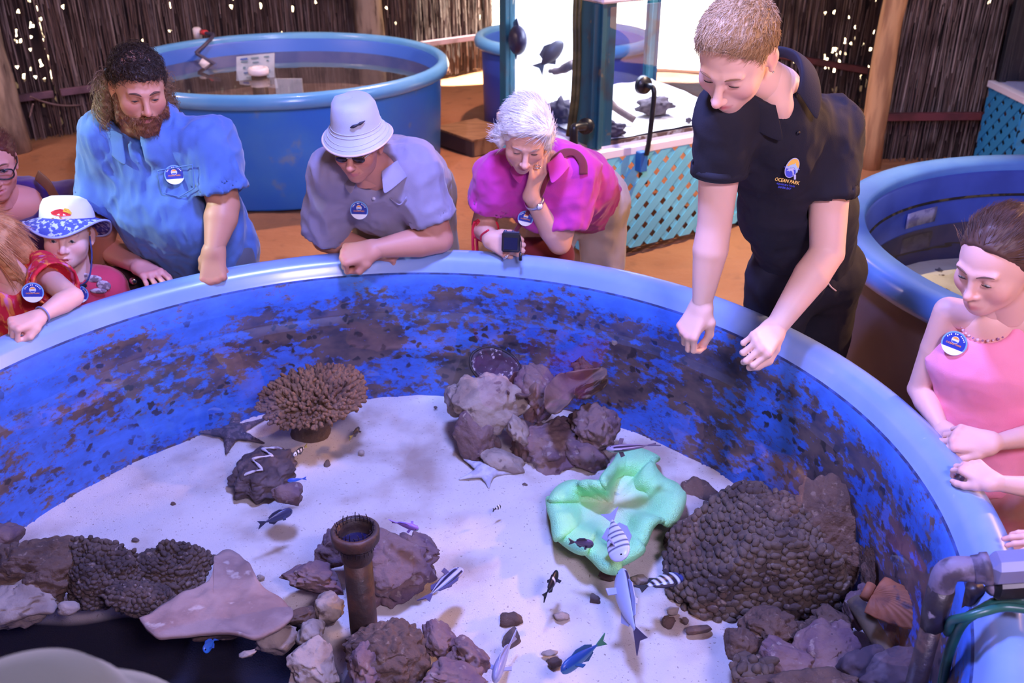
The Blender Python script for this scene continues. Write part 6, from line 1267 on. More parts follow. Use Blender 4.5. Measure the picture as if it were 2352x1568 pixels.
# ---- white-haired woman in magenta
def lady():
    sk = (220, 170, 152); c = PY(1206, 310, 2.97); R = basis((.02, -.82, -.50), roll=.10); s = .87
    N = PY(1240, 372, 3.07); H = V3(.25, 3.46, .87); shR, shL = PY(1146, 398, 3.10), PY(1318, 390, 3.13); lat = unit(shL - shR); fr = unit(V3(-.1, -.85, -.4))
    elR, wrR = PY(1110, 515, 3.17), PY(1124, 548, 3.06); elL, wrL = PY(1285, 556, 3.10), PY(1221, 452, 3.0)
    p = thing('person', (H[0], H[1], 0), 'white-haired woman in a magenta polo resting her cheek on her hand', 'person')
    hd, ey = head(R, c, s, skin=sk, lips=(190, 100, 110), eye_open=.0022, nose=1.1, jaw=.95, wrinkle=1.3)
    hL = hand(wrL, unit(PY(1240, 372, 2.99) - wrL), (.62, -.66, -.25), -1, ((12, 22, 14), (14, 26, 16), (18, 30, 18), (22, 34, 20)), ((.03, .036, -.01), (.055, .054, -.016), (.078, .06, -.02), (.098, .06, -.024)), .95, sk, el=elL, ra=1.02)
    hR = hand(wrR, unit(V3(.80, -.42, -.25)), (-.25, -.85, .35), 1, ((48, 66, 45), (52, 68, 45), (56, 70, 45), (60, 70, 45)), ((.03, .036, -.014), (.056, .05, -.024), (.08, .05, -.034), (.1, .044, -.042)), .95, sk, el=elR, ra=1.0)
    sk2 = (214, 160, 142); put_face(p, [arm(shR, elR, wrR, 1.0, sk2), arm(shL, elL, wrL, 1.02, sk), hL, hR, neck(R, c, s, N, sk, .05), chest_skin(N, H, lat, fr, sk, .09)], hd, ey, R, c, s, (170, 150, 140), .8)
    m = fabric('polo_magenta', (196, 48, 158), (178, 40, 146)); up = unit(N - H)
    def b(S):
        torso(S, N, H, lat, shR, shL, .115, .13, .135, 1.3, .066, f2=.45); S.rc(lerp(H, N, .62) + V3(-.02, -.09, -.06), lerp(H, N, .85) + V3(0, -.03, -.03), .105, .08, k=.05, flat=1.25, fd=lat); sleeve(S, shR, elR, .60, .072, .078); sleeve(S, shL, elL, .74, .076, .086); neckhole(S, N, unit(V3(0, .3, .8)), fr, .056, .05, .028); S.half(H + V3(0, 0, -.09), (0, .1, -1))
    sh = cloth('polo_shirt', p, b, V3(-.2, 2.85, .68), V3(.82, 3.85, 1.42), m, .0078, .009, (8, 8, 5.5), 17)
    collar(p, N, unit(V3(0, .35, .8)), fr, m, .062, .04, .03, 26, 1.1)
    legs(p, H, lat, [(.12, 3.56, 0), (.38, 3.58, 0)], m_cream, m_shoe, 1.05)
    def hb(S):
        S.el((0, -.018, .038), (.092, .112, .098)); S.el((-.03, .04, .085), (.055, .05, .04), k=.03); S.el((0, .045, .08), (.07, .05, .04), k=.03); S.half((0, .070, .055), (0, .9, -.45)); S.rc((-.2, .115, -.03), (.2, .115, -.03), .078, k=.012, op='s')
        for x in (-1, 1): S.el((x * .085, -.01, -.02), (.022, .045, .045), k=.02)
        S.half((0, 0, -.085), (0, .2, -1))
    hairpiece('hair', p, hb, R, c, s, (232, 226, 222), .005, 3000, .05, .0011, lambda q: np.tile(V3(.7, -.45, -.35), (len(q), 1)), .16, .02, 13, .005, var=.35, noise_f=40, jit=.12)
    # red wrist strap, watch, rings
    mr = M('strap_red', (206, 32, 62), .6); e = lerp(elR, wrR, .35); d = unit(wrR - elR); a_, b_ = frame_of(d)
    v, f = tube([e + (a_ * math.cos(t) + b_ * math.sin(t)) * .044 for t in np.linspace(0, 2 * math.pi, 33)], .0055, 8); obj('wrist_strap', v, f, mr, p)
    for dx_ in (0, .014):
        v, f = tube(spline([PY(1090, 508, 3.11) + V3(dx_, 0, 0), PY(1086, 530, 3.12) + V3(dx_, 0, 0), PY(1087, 580, 3.14) + V3(dx_, 0, -.02)], 6), .0065, 8, True, .5); obj('wrist_strap', v, f, mr, p)
    v, f = tube(spline([PY(1104, 552, 3.04), PY(1106, 540, 3.02), PY(1122, 528, 3.0)], 6), .0035, 8); obj('wrist_strap', v, f, mr, p)
    q = lerp(wrL, elL, .10); d = unit(elL - wrL); a_, b_ = frame_of(d); g = thing_part('wristwatch', p, q)
    v, f = lathe([(.0315, -.006), (.034, -.006), (.034, .006), (.0315, .006), (.0315, -.006)], (0, 0, 0), 36); v = np.array(v); obj('watch_band', q + v[:, :1] * a_ + v[:, 1:2] * b_ + v[:, 2:] * d, f, M('watch_silver', (214, 210, 220), .25, metal=.9), g)
    o = unit(V3(.15, -.9, .3)); o = unit(o - d * (o @ d)); v, f = tube([q + o * .031, q + o * .037], .0115, 22); obj('watch_case', v, f, MATS['watch_silver'], g); v, f = tube([q + o * .037, q + o * .0378], .0092, 22); obj('watch_dial', v, f, M('watch_dial', (240, 240, 250), .3), g)
    for ctr, nn in ((lerp(wrL, PY(1236, 372, 2.975), .9) + V3(.0, -.012, .0), (.1, -.2, 1)), (wrR + unit(V3(.55, -.5, -.35)) * .092 + V3(-.005, -.012, .0), (.5, -.3, -.4))):
        a_, b_ = frame_of(nn); v, f = tube([ctr + (a_ * math.cos(t) + b_ * math.sin(t)) * .0098 for t in np.linspace(0, 2 * math.pi, 21)], .0022, 6); obj('ring', v, f, MATS['watch_silver'], p)
    # shoulder bag
    bg_ = thing('handbag', PY(1230, 580, 3.18), 'maroon shoulder bag with a long strap worn by the white-haired woman', 'bag'); mm = fabric('bag_maroon', (112, 24, 50), (96, 18, 42))
    S = Solid(PY(1230, 545, 3.2) + V3(-.16, -.09, -.17), PY(1230, 545, 3.2) + V3(.16, .09, .12), .006); q = PY(1232, 575, 3.22); S.rc(q + V3(-.075, .02, -.03), q + V3(.085, .02, -.03), .055, k=.02, flat=1.3, fd=(0, 0, 1)); V_, Q_ = S.mesh(); obj('pouch', relax(V_, Q_, 1), Q_, mm, bg_)
    co = np.array([v.co[:] for v in sh.data.vertices]) + ORG[p.name]
    surf = surface(co)
    st = spline([surf(1274, 375), surf(1282, 362), surf(1300, 350), surf(1322, 352), surf(1338, 372), surf(1340, 400)], 6); v, f = tube(st, .016, 10, True, .18, (0, -.9, .45)); obj('strap', v, f, mm, bg_)
    st = spline([surf(1274, 375), surf(1252, 420), surf(1240, 450), surf(1205, 500), surf(1178, 540)], 5); v, f = tube(st, .008, 8, True, .35, (0, -.9, .45)); obj('strap', v, f, mm, bg_)
    o = thing_part('visitor_sticker', p, H); badge(p, surf(1207, 500) + V3(0, -.006, 0), unit(V3(-.1, -.95, .1)), (.2, 0, 1), .026)
    bpy.data.objects.remove(o)
    # small camera in her hand
    cm = thing('compact_camera', PY(1172, 578, 3.0), 'black compact camera held in the hand of the white-haired woman', 'camera'); cc = PY(1174, 556, 2.985); Rm = Rz(-.12) @ Rx(-.25)
    MB().box(cc, (.062, .022, .066), Rm, bev=.005).obj('case', m_dark, cm); MB().box(cc + Rm @ V3(0, -.0115, -.004), (.046, .002, .04), Rm, bev=.0006).obj('screen', M('screen_dark', (22, 24, 60), .12), cm)
    MB().box(cc + Rm @ V3(0, 0, .034), (.054, .018, .004), Rm, bev=.001).obj('top_plate', M('camera_edge', (110, 112, 150), .25, metal=.7), cm)
    for x in (-.02, .006): v, f = tube([cc + Rm @ V3(x, 0, .035), cc + Rm @ V3(x, 0, .039)], .005, 12); obj('button', v, f, MATS['camera_edge'], cm)
    v, f = tube(spline([cc + Rm @ V3(.03, -.006, .026), cc + V3(.034, -.012, -.0), cc + V3(.031, -.02, -.035)], 5), .0016, 6); obj('cord', v, f, m_dark, cm); v, f = tube([cc + V3(.031, -.02, -.03), cc + V3(.031, -.02, -.056)], [.005, .006], 10); obj('tassel', v, f, m_dark, cm)
lady()

# ---- girl in the pink top
def girl():
    sk = (228, 180, 168); c = PY(2294, 600, 1.97); R = basis((-.80, -.52, -.34), roll=.0); s = .95
    N = PY(2272, 716, 2.03); H = V3(1.215, 2.06, .66); shR, shL = PY(2180, 716, 2.06), PY(2385, 735, 1.99); lat = unit(shL - shR); up = unit(N - H); fr = unit(V3(-.55, -.8, 0))
    elR, wrR = PY(2112, 893, 2.10), PY(2165, 988, 1.97); elL, wrL = PY(2440, 985, 1.95), PY(2278, 1018, 1.84)
    p = thing('person', (H[0], H[1], 0), 'girl in a pink tank top with her hands clasped at the rim', 'person')
    hd, ey = head(R, c, s, 'kid', sk, (206, 128, 130), .003, .8, .92)
    hR = hand(wrR, unit(PY(2190, 1012, 1.92) - wrR), (-.6, -.5, .5), -1, ((70, 80, 50),) * 4, FTH, .78, sk, el=elR, ra=.70); hL = hand(wrL, unit(PY(2196, 1005, 1.87) - wrL), (0, -.72, .62), 1, ((42, 55, 30), (48, 60, 32), (54, 64, 34), (60, 66, 34)), ((.03, .036, -.006), (.06, .05, -.01), (.086, .046, -.018), (.104, .036, -.024)), .85, sk, el=elL, ra=.72)
    put_face(p, [arm(shR, elR, wrR, .70, sk), arm(shL, elL, wrL, .72, sk), hR, hL, neck(R, c, s, N, sk, .040), chest_skin(N, H, lat, fr, sk, .078)], hd, ey, R, c, s, (100, 70, 60), .7)
    sd = Solid(np.minimum(shR, shL) - .15, np.maximum(shR, shL) + .12, .006); sd.rc(shR, N - up * .025, .036, .040, k=.03); sd.rc(N - up * .025, shL, .040, .036, k=.03); V_, Q_ = sd.mesh(); b = obj('shoulders', V_, Q_, skin_mat(), p, col=np.tile(np.array(lin(sk)), (len(V_), 1)))
    m = fabric('top_pink', (255, 158, 192), (252, 146, 184))
    def bb(S):
        C1, C2 = lerp(H, N, .72), lerp(H, N, .3); S.rc(C2, C1, .096, .098, k=.04, flat=1.24, fd=lat); S.rc(H + V3(0, 0, -.05), C2, .105, .096, k=.04, flat=1.2, fd=lat); S.rc(C1, N - up * .055, .098, .06, k=.04, flat=1.45, fd=lat)
        for q in (shR, shL): S.rc(C1, lerp(q, N, .52) + up * .0, .05, .022, k=.03); S.rc(lerp(q, N, .52), lerp(q, N, .55) + up * .004 + V3(.02, .03, 0), .02, .015, k=.01)
        S.rc(N + fr * .03 - up * .02, N + fr * .07 + up * .12, .048, .07, k=.008, op='s', flat=1.2, fd=lat)
        S.rc(N + up * .01, N + up * .2, .052, .08, k=.008, op='s')
        for q in (shR, shL): S.rc(q - up * .012, q + unit(q - N) * .06, .044, .05, k=.01, op='s')
        S.half(H + V3(0, 0, -.06), (0, 0, -1))
    sh = cloth('tank_top', p, bb, V3(.85, 1.7, .52), V3(1.62, 2.35, 1.25), m, .0065, .003, (8, 8, 6), 21)
    co = np.array([v.co[:] for v in sh.data.vertices]) + ORG[p.name]
    surf = surface(co)
    badge(p, surf(2192, 788), unit(V3(-.62, -.72, .3)), (.12, 0, 1), .029)
    legs(p, H + V3(0, 0, -.06), lat, [(1.24, 2.06, 0), (1.40, 2.02, 0)], fabric('shorts_striped', (224, 120, 150), (240, 200, 190)), m_shoe, .82, name='shorts', w=.075)
    def hb(S):
        S.el((0, -.016, .034), (.084, .106, .094)); S.half((0, .060, .066), (0, .82, -.58)); S.rc((-.2, .108, -.03), (.2, .108, -.03), .076, k=.012, op='s'); S.half((0, 0, -.06), (0, .35, -1))
        for x in (-1, 1): S.el((x * .085, -.004, -.018), (.02, .026, .036), k=.006, op='s'); S.el((x * .09, .05, -.03), (.03, .045, .06), k=.01, op='s')
        S.el((0, -.115, .03), (.035, .035, .035), k=.02); S.rc((0, -.13, .02), (0, -.13, -.12), .028, .012, k=.02)
    hairpiece('hair', p, hb, R, c, s, (84, 58, 50), .005, 2600, .05, .0009, lambda q: np.tile(V3(0, -1, .05), (len(q), 1)), .05, 0, 15, .0025, var=.6, noise_f=60, jit=.08)
    mb = MB(); pts = []
    for k in range(40):
        a = 2 * math.pi * k / 40; dr = fr * math.cos(a) + lat * math.sin(a); pts.append(N + dr * (.056 + .012 * max(0, math.cos(a))) - up * (.02 + .03 * max(0, math.cos(a))) + up * .012 * (1 - math.cos(a)))
    P_, F_ = ico(1)
    for k, q in enumerate(pts): mb.add(P_ * (.0042 if k % 2 else .003) + q, F_)
    mb.obj('necklace', M('beads_pink', (226, 190, 206), .3, (160, 110, 150), 90, .5, .55), p, True)
girl()

# ---- boy in the sun hat
def boy():
    sk = (236, 192, 180); c = PY(156, 538, 2.98); R = basis((.20, -.95, .06), roll=.08); s = .90
    N = PY(178, 628, 3.02); H = V3(N[0] - .02, 3.12, .46); shR, shL = PY(128, 662, 3.04), PY(248, 655, 3.04); lat = unit(shL - shR); up = V3(0, .05, 1); fr = V3(.1, -1, 0)
    p = thing('person', (H[0], H[1], 0), 'small boy in a white and blue sun hat and red T-shirt', 'person')
    hd, ey = head(R, c, s, 'kid', sk, (214, 120, 120), .0055, .6, 1.0, fat=.006, mouth=1.0, iris=(70, 90, 120))
    elR, wrR, elL, wrL = shR + V3(-.03, .0, -.18), shR + V3(.02, -.08, -.3), shL + V3(.04, 0, -.18), shL + V3(.0, -.08, -.3)
    put_face(p, [arm(shR, elR, wrR, .62, sk), arm(shL, elL, wrL, .62, sk), hand(wrR, (0, -.3, -1), (-.5, -.5, .3), -1, RELAX, s=.6, skin=sk), hand(wrL, (0, -.3, -1), (.5, -.5, .3), 1, RELAX, s=.6, skin=sk), neck(R, c, s, N, sk, .04), chest_skin(N, H, lat, fr, sk, .075)], hd, ey, R, c, s, (170, 120, 90), .6)
    m = fabric('tshirt_red', (206, 62, 92), (190, 52, 84))
    def b(S): torso(S, N, H, lat, shR, shL, .088, .092, .09, 1.3, .05, k=.035); sleeve(S, shR, elR, .6, .055, .06); sleeve(S, shL, elL, .6, .055, .06); neckhole(S, N, up, fr, .046)
    sh = cloth('tshirt', p, b, V3(-1.8, 2.75, .3), V3(-1.15, 3.3, 1.0), m, .0078, .004, (10, 10, 6), 24)
    v, f = tube([N + up * -.004 + (V3(1, 0, 0) * math.cos(t) + V3(0, 1, 0) * math.sin(t)) * .054 + fr * .01 - up * (.012 * (1 - math.sin(t))) for t in np.linspace(0, 2 * math.pi, 33)], .008, 8); obj('neckband', v, f, M('band_black', (26, 24, 34), .8), p)
    co = np.array([v.co[:] for v in sh.data.vertices]) + ORG[p.name]
    surf = surface(co)
    # pale printed patches on the front
    P_, F_ = ico(2); mp_ = M('print_grey', (206, 190, 206), .8, (140, 120, 140), 60, .45, .55)
    for u, v_, a, b_ in ((212, 640, .034, .014), (238, 656, .026, .02), (196, 632, .02, .008), (226, 668, .03, .01)): obj('shirt_print', surf(u, v_) + P_ * V3(a, .004, b_), F_, mp_, p)
    badge(p, surf(184, 674) + V3(0, -.004, 0), (0.05, -.97, .2), (.3, 0, 1), .03)
    legs(p, H, lat, [(H[0] - .06, 3.14, 0), (H[0] + .06, 3.14, 0)], m_navyt, m_shoe, .62, w=.07)
    prof = [(.001, .082), (.05, .08), (.075, .070), (.086, .048), (.09, .024), (.092, .006), (.118, -.010), (.142, -.028), (.143, -.031), (.118, -.014), (.086, .0)]
    v, f = lathe(prof, (0, 0, 0), 72); v = np.array(v); a = np.arctan2(v[:, 1], v[:, 0]); w = np.clip((np.hypot(v[:, 0], v[:, 1]) - .092) / .055, 0, 1); v[:, 2] += w * (.02 * np.cos(2 * a + .6) - .035 * np.clip(np.sin(a - math.pi), 0, 1) + .012 * np.sin(3 * a))
    Wd = lambda q: c + ((np.asarray(q, float) @ Rx(.20).T + V3(0, -.02, .052)) * s * 1.03) @ R.T; ncr = 6 * 72
    hat = thing_part('sun_hat', p, c); fa = np.array(f); cr = (fa.max(1) < 6 * 72); 
    obj('crown', Wd(v), fa[cr], fabric('hat_white', (236, 232, 236), (226, 222, 230)), hat); obj('brim', Wd(v), fa[~cr], M('hat_blue_print', (70, 78, 170), .85, (190, 196, 232), 70, .52, .6), hat)
    q = v[7 * 72:8 * 72]; tv, tf = tube(np.vstack([Wd(q), Wd(q[:1])]), .004, 6); obj('brim_edging', tv, tf, M('hat_edge_blue', (170, 176, 226), .8), hat)
    # plain red and yellow patches sewn on the crown
    for pts_, col_, nm in (([(-.028, .03), (-.03, .022), (0, .018), (.03, .026), (.034, .036), (.018, .046), (.002, .05), (-.016, .046)], (226, 50, 60), 'patch_red'), ([(-.034, .034), (-.032, .024), (-.02, .034), (-.006, .04), (-.012, .054), (-.026, .05)], (244, 200, 60), 'patch_yellow')):
        vv = []
        for off in (0, .003):
            for x, z in pts_:
                z = z * .8; rr = .0915 - .10 * max(0, z - .02); th = math.pi / 2 - x / .09; vv.append(((rr + off) * math.cos(th), (rr + off) * math.sin(th), z))
        n_ = len(pts_); fixn(obj('patch', Wd(vv), [tuple(range(n_))[::-1], tuple(range(n_, 2 * n_))] + [(i, (i + 1) % n_, n_ + (i + 1) % n_, n_ + i) for i in range(n_)], M(nm, col_, .8), hat, smooth=False))
    v, f = tube(spline([c + R @ (V3(-.078, .02, .0) * s), c + R @ (V3(-.08, .035, -.08) * s), c + R @ (V3(-.06, .07, -.16) * s), N + V3(-.03, -.075, -.03)], 6), .003, 6); obj('chin_cord', v, f, M('cord_blue', (60, 66, 120), .8), hat)
    def hb(S): S.el((0, -.012, .03), (.081, .101, .09)); S.half((0, .05, .02), (0, .9, -.3)); S.half((0, 0, -.05), (0, 0, -1))
    hairpiece('hair', p, hb, R, c, s, (196, 124, 80), .006, 300, .02, .001, (0, 0, -1), .2, 0, 3)
boy()

# ---- blond girl at the left edge
def blonde():
    sk = (230, 178, 164); c = PY(-44, 558, 2.78); R = basis((-.30, -.84, -.42)); s = .82
    N = PY(28, 640, 2.82); H = V3(N[0] - .08, 2.98, .55); shR, shL = PY(-60, 660, 2.84), PY(92, 626, 2.84); lat = unit(shL - shR); up = unit(N - H); fr = unit(V3(.25, -.95, 0))
    elL, wrL = PY(166, 682, 2.62), PY(88, 728, 2.50); elR, wrR = PY(-90, 760, 2.62), PY(-70, 800, 2.44)
    p = thing('person', (H[0], H[1], 0), 'girl with strawberry-blond hair in a red tie-dye dress leaning on the rim', 'person')
    hd, ey = head(R, c, s, 'kid', sk, (206, 120, 120), .004, .7, 1.0)
    put_face(p, [arm(shL, elL, wrL, .74, sk), arm(shR, elR, wrR, .74, sk), hand(wrL, unit(PY(30, 748, 2.44) - wrL), (-.1, -.5, .85), 1, FIST, FTH, .85, sk, el=elL, ra=.74), hand(wrR, (.3, -.6, -.2), (0, -.3, 1), -1, RELAX, s=.8, skin=sk, el=elR, ra=.74), neck(R, c, s, N, sk, .044), chest_skin(N, H, lat, fr, sk, .085)], hd, ey, R, c, s, (180, 130, 90), .7)
    m = M('tiedye', (214, 34, 60), .85, (244, 140, 70), 16, .5, .62, stretch=(3.0, 3.0, .7), rgb3=(226, 120, 180), n3=12, lo3=.55, hi3=.68, bump=.2, bscale=400, bdist=.002)
    def b(S): torso(S, N, H, lat, shR, shL, .1, .105, .12, 1.28, .055, k=.04); sleeve(S, shR, elR, .55, .06, .07); sleeve(S, shL, elL, .52, .062, .074); neckhole(S, N, up, fr, .06, .10, .045); S.rc(H, H + V3(0, 0, -.25), .13, .18, k=.03)
    sh = cloth('dress', p, b, V3(-2.1, 2.5, .2), V3(-1.2, 3.3, 1.15), m, .0078, .005, (12, 12, 4), 27)
    co = np.array([v.co[:] for v in sh.data.vertices]) + ORG[p.name]; q0 = PY(76, 682, 2.4); d = unit(ray(76, 682)); w = co - q0; t = w @ d; e = np.linalg.norm(w - t[:, None] * d, axis=1); i = np.where(e < .02)[0]; badge(p, co[i[np.argmin(t[i])]] - d * .006, unit(V3(.35, -.9, .2)), (.15, 0, 1), .031)
    q = lerp(wrL, elL, .12); dd = unit(elL - wrL); a_, b_ = frame_of(dd); v, f = tube([q + (a_ * math.cos(t_) + b_ * math.sin(t_)) * .0245 for t_ in np.linspace(0, 2 * math.pi, 29)], .0028, 6); obj('bangle', v, f, M('bangle_grey', (130, 130, 180), .4), p)
    legs(p, H + V3(0, 0, -.05), lat, [(H[0] - .08, 3.02, 0), (H[0] + .07, 3.02, 0)], fabric('leggings', (90, 60, 90)), m_shoe, .7, w=.07)
    def hb(S):
        S.el((0, -.014, .036), (.088, .11, .096)); S.rc((.082, .0, .0), (.085, .02, -.13), .035, .028, k=.03); S.rc((-.082, .0, .0), (-.085, .02, -.13), .035, .028, k=.03); S.rc((-.06, -.08, 0), (-.06, -.085, -.14), .045, .04, k=.04); S.rc((.06, -.08, 0), (.06, -.085, -.14), .045, .04, k=.04)
        S.el((0, .055, .06), (.065, .04, .04), k=.03); S.rc((0, .17, -.06), (0, .09, -.06), .058, k=.02, op='s'); S.half((0, 0, -.165), (0, 0, -1))
    hairpiece('hair', p, hb, R, c, s, (222, 160, 112), .006, 2400, .09, .0011, lambda q: np.c_[q[:, 0] * 6, q[:, 1] * 4 + .1, -np.ones(len(q))], .02, 0, 19, .003, var=.6, noise_f=50, jit=.07)
blonde()

# ---- woman with glasses at the left edge
def glasses():
    sk = (216, 150, 140); c = PY(-22, 372, 3.28); R = basis((.50, -.84, -.16)); s = 1.0
    N = PY(12, 455, 3.36); H = V3(-1.86, 3.62, .62); shR, shL = PY(-60, 500, 3.36), PY(172, 470, 3.46); lat = unit(shL - shR); up = unit(N - H); fr = unit(V3(.45, -.9, 0))
    elL, wrL = PY(246, 568, 3.24), PY(322, 612, 3.02); elR, wrR = PY(-90, 640, 3.3), PY(-60, 740, 3.1)
    p = thing('person', (H[0], H[1], 0), 'woman with dark-framed glasses and a purple top behind the children', 'person')
    hd, ey = head(R, c, s, skin=sk, lips=(200, 110, 116), eye_open=.004, nose=.9, fat=.007, mouth=.8)
    put_face(p, [arm(shL, elL, wrL, 1.05, sk), arm(shR, elR, wrR, 1.05, sk), hand(wrL, unit(PY(362, 640, 2.93) - wrL), (.3, -.35, .9), 1, ((22, 30, 20),) * 4, s=1.0, skin=sk, spread=.9, el=elL, ra=1.05), hand(wrR, (.2, -.4, -.8), (0, -.5, .6), -1, RELAX, skin=sk, el=elR, ra=1.05), neck(R, c, s, N, sk, .056), chest_skin(N, H, lat, fr, sk, .11), limb([shR, N - up * .04, shL], [.07, .075, .072], sk, .011)], hd, ey, R, c, s, (110, 74, 60), .9)
    m = fabric('top_purple', (72, 40, 120), (60, 32, 106))
    def b(S): torso(S, N, H, lat, shR, shL, .135, .15, .15, 1.35, .074, k=.05); S.rc(N + fr * .05 + up * .0, N + fr * .12 + up * .18, .09, .12, k=.01, op='s', flat=1.35, fd=lat); sleeve(S, shL, elL, .32, .088, .092)
    cloth('top', p, b, V3(-2.4, 3.0, .4), V3(-1.25, 3.95, 1.25), m, .010, .005, (9, 9, 6), 29)
    legs(p, H + V3(0, 0, -.02), lat, [(-1.95, 3.72, 0), (-1.72, 3.74, 0)], m_navyt, m_shoe, 1.05)
    g = thing_part('glasses', p, c); mf = M('frame_black', (28, 24, 34), .3); ml = water_mat('lens_clear', (.85, .85, .9), 1, 0, .02, 1.5)
    for x in (-1, 1):
        pts = [c + ((V3(x * .033, .112, -.003) + V3(.027 * math.copysign(abs(math.cos(t)) ** .7, math.cos(t)), -.004 * abs(math.cos(t)), .018 * math.copysign(abs(math.sin(t)) ** .7, math.sin(t)))) * s) @ R.T for t in np.linspace(0, 2 * math.pi, 33)]
        v, f = tube(pts, .0028, 6); obj('frame', v, f, mf, g); ctr = np.mean(pts, 0); obj('lens', np.vstack([pts[:-1], [ctr]]), [(i, (i + 1) % 32, 32) for i in range(32)], ml, g)
        v, f = tube([c + R @ (V3(x * .06, .108, .004) * s), c + R @ (V3(x * .08, .05, .006) * s), c + R @ (V3(x * .086, -.01, .004) * s)], .0026, 6); obj('temple', v, f, mf, g)
    v, f = tube([c + R @ (V3(-.008, .113, .002) * s), c + R @ (V3(.008, .113, .002) * s)], .0026, 6); obj('bridge', v, f, mf, g)
    def hb(S): S.el((0, -.018, .036), (.085, .108, .095)); S.half((0, .066, .064), (0, .85, -.55)); S.rc((-.2, .112, -.03), (.2, .112, -.03), .08, k=.012, op='s'); S.half((0, 0, -.06), (0, .4, -1))
    hairpiece('hair', p, hb, R, c, s, (96, 46, 40), .0045, 1200, .05, .001, lambda q: np.tile(V3(0, -1, 0), (len(q), 1)), .06, 0, 23, .003)
    bg_ = thing('shoulder_bag', PY(285, 655, 3.12), 'dark brown bag on a tan strap carried by the woman with glasses', 'bag'); mbag = M('leather_brown', (62, 32, 38), .45, (46, 24, 30), 20)
    q = PY(278, 648, 3.13); S = Solid(q - V3(.14, .1, .16), q + V3(.14, .1, .16), .006); S.rc(q + V3(-.05, .0, -.02), q + V3(.05, .0, -.02), .05, k=.02, flat=1.6, fd=(0, 0, 1)); V_, Q_ = S.mesh(); obj('pouch', relax(V_, Q_, 1), Q_, mbag, bg_)
    st = spline([PY(85, 402, 3.40), PY(110, 425, 3.32), PY(128, 455, 3.28), PY(190, 560, 3.22), PY(262, 640, 3.16)], 6); v, f = tube(st, .02, 10, True, .16, (0, -1, .3)); obj('strap', v, f, M('strap_tan', (120, 74, 56), .6), bg_)
    P_, F_ = ico(2); obj('buckle', P_ * V3(.014, .008, .014) + PY(306, 645, 3.05), F_, MATS['silver'], bg_)
glasses()

# ---- child at the right edge, hands on the rim
def rchild():
    sk = (232, 184, 174); wr1 = PY(2352, 1290, 1.52); kn1 = PY(2308, 1212, 1.50); wr2 = PY(2262, 1112, 1.74)
    N = V3(1.36, 1.52, .92); H = V3(1.42, 1.56, .5); c = N + V3(-.04, -.02, .15); R = basis((-.9, -.1, -.35)); s = .86; shR, shL = N + V3(.0, .11, -.05), N + V3(-.0, -.12, -.05); lat = unit(shL - shR); fr = V3(-1, 0, 0); up = V3(0, 0, 1)
    wr1 = V3(1.075, 1.42, .865); kn = PZ(2312, 1222, .862); wr2 = PZ(2268, 1108, .855) + V3(.012, 0, 0)
    p = thing('person', (H[0], H[1], 0), 'child in a white patterned top at the right picture edge with hands on the rim', 'person')
    hd, ey = head(R, c, s, 'kid', sk)
    el1, el2 = lerp(wr1, shL, .5) + V3(.03, -.03, -.06), lerp(wr2, shR, .5) + V3(.03, .04, -.05)
    put_face(p, [arm(shL, el1, wr1, .66, sk), arm(shR, el2, wr2, .66, sk), hand(wr1, unit(kn - wr1), (-.1, 0, 1), -1, ((10, 18, 12),) * 4, s=.74, skin=sk, spread=.5, el=el1, ra=.66), hand(wr2, unit(PZ(2222, 1068, .855) - wr2), (-.3, -.2, 1), 1, ((35, 45, 30),) * 4, s=.72, skin=sk, el=el2, ra=.66), neck(R, c, s, N, sk, .04), chest_skin(N, H, lat, fr, sk, .075)], hd, ey, R, c, s, (120, 90, 70), .6)
    m = M('patterned_white', (236, 234, 244), .85, (90, 100, 190), 46, .56, .6)
    def b(S): torso(S, N, H, lat, shR, shL, .088, .092, .09, 1.3, .05, k=.035); sleeve(S, shL, el1, .9, .055, .05); sleeve(S, shR, el2, .9, .055, .05); neckhole(S, N, up, fr, .045)
    cloth('top', p, b, V3(1.0, 1.15, .35), V3(1.7, 1.95, 1.05), m, .0078, .004, (10, 10, 6), 31)
    legs(p, H, lat, [(1.44, 1.48, 0), (1.44, 1.64, 0)], m_navyt, m_shoe, .62, w=.07)
    def hb(S): S.el((0, -.014, .036), (.085, .106, .094)); S.half((0, .068, .045), (0, .85, -.55)); S.rc((-.2, .11, -.03), (.2, .11, -.03), .078, k=.012, op='s'); S.half((0, 0, -.06), (0, .3, -1))
    hairpiece('hair', p, hb, R, c, s, (120, 84, 60), .006, 500, .03, .001, (0, -1, -.4), .2, 0, 25)
rchild()

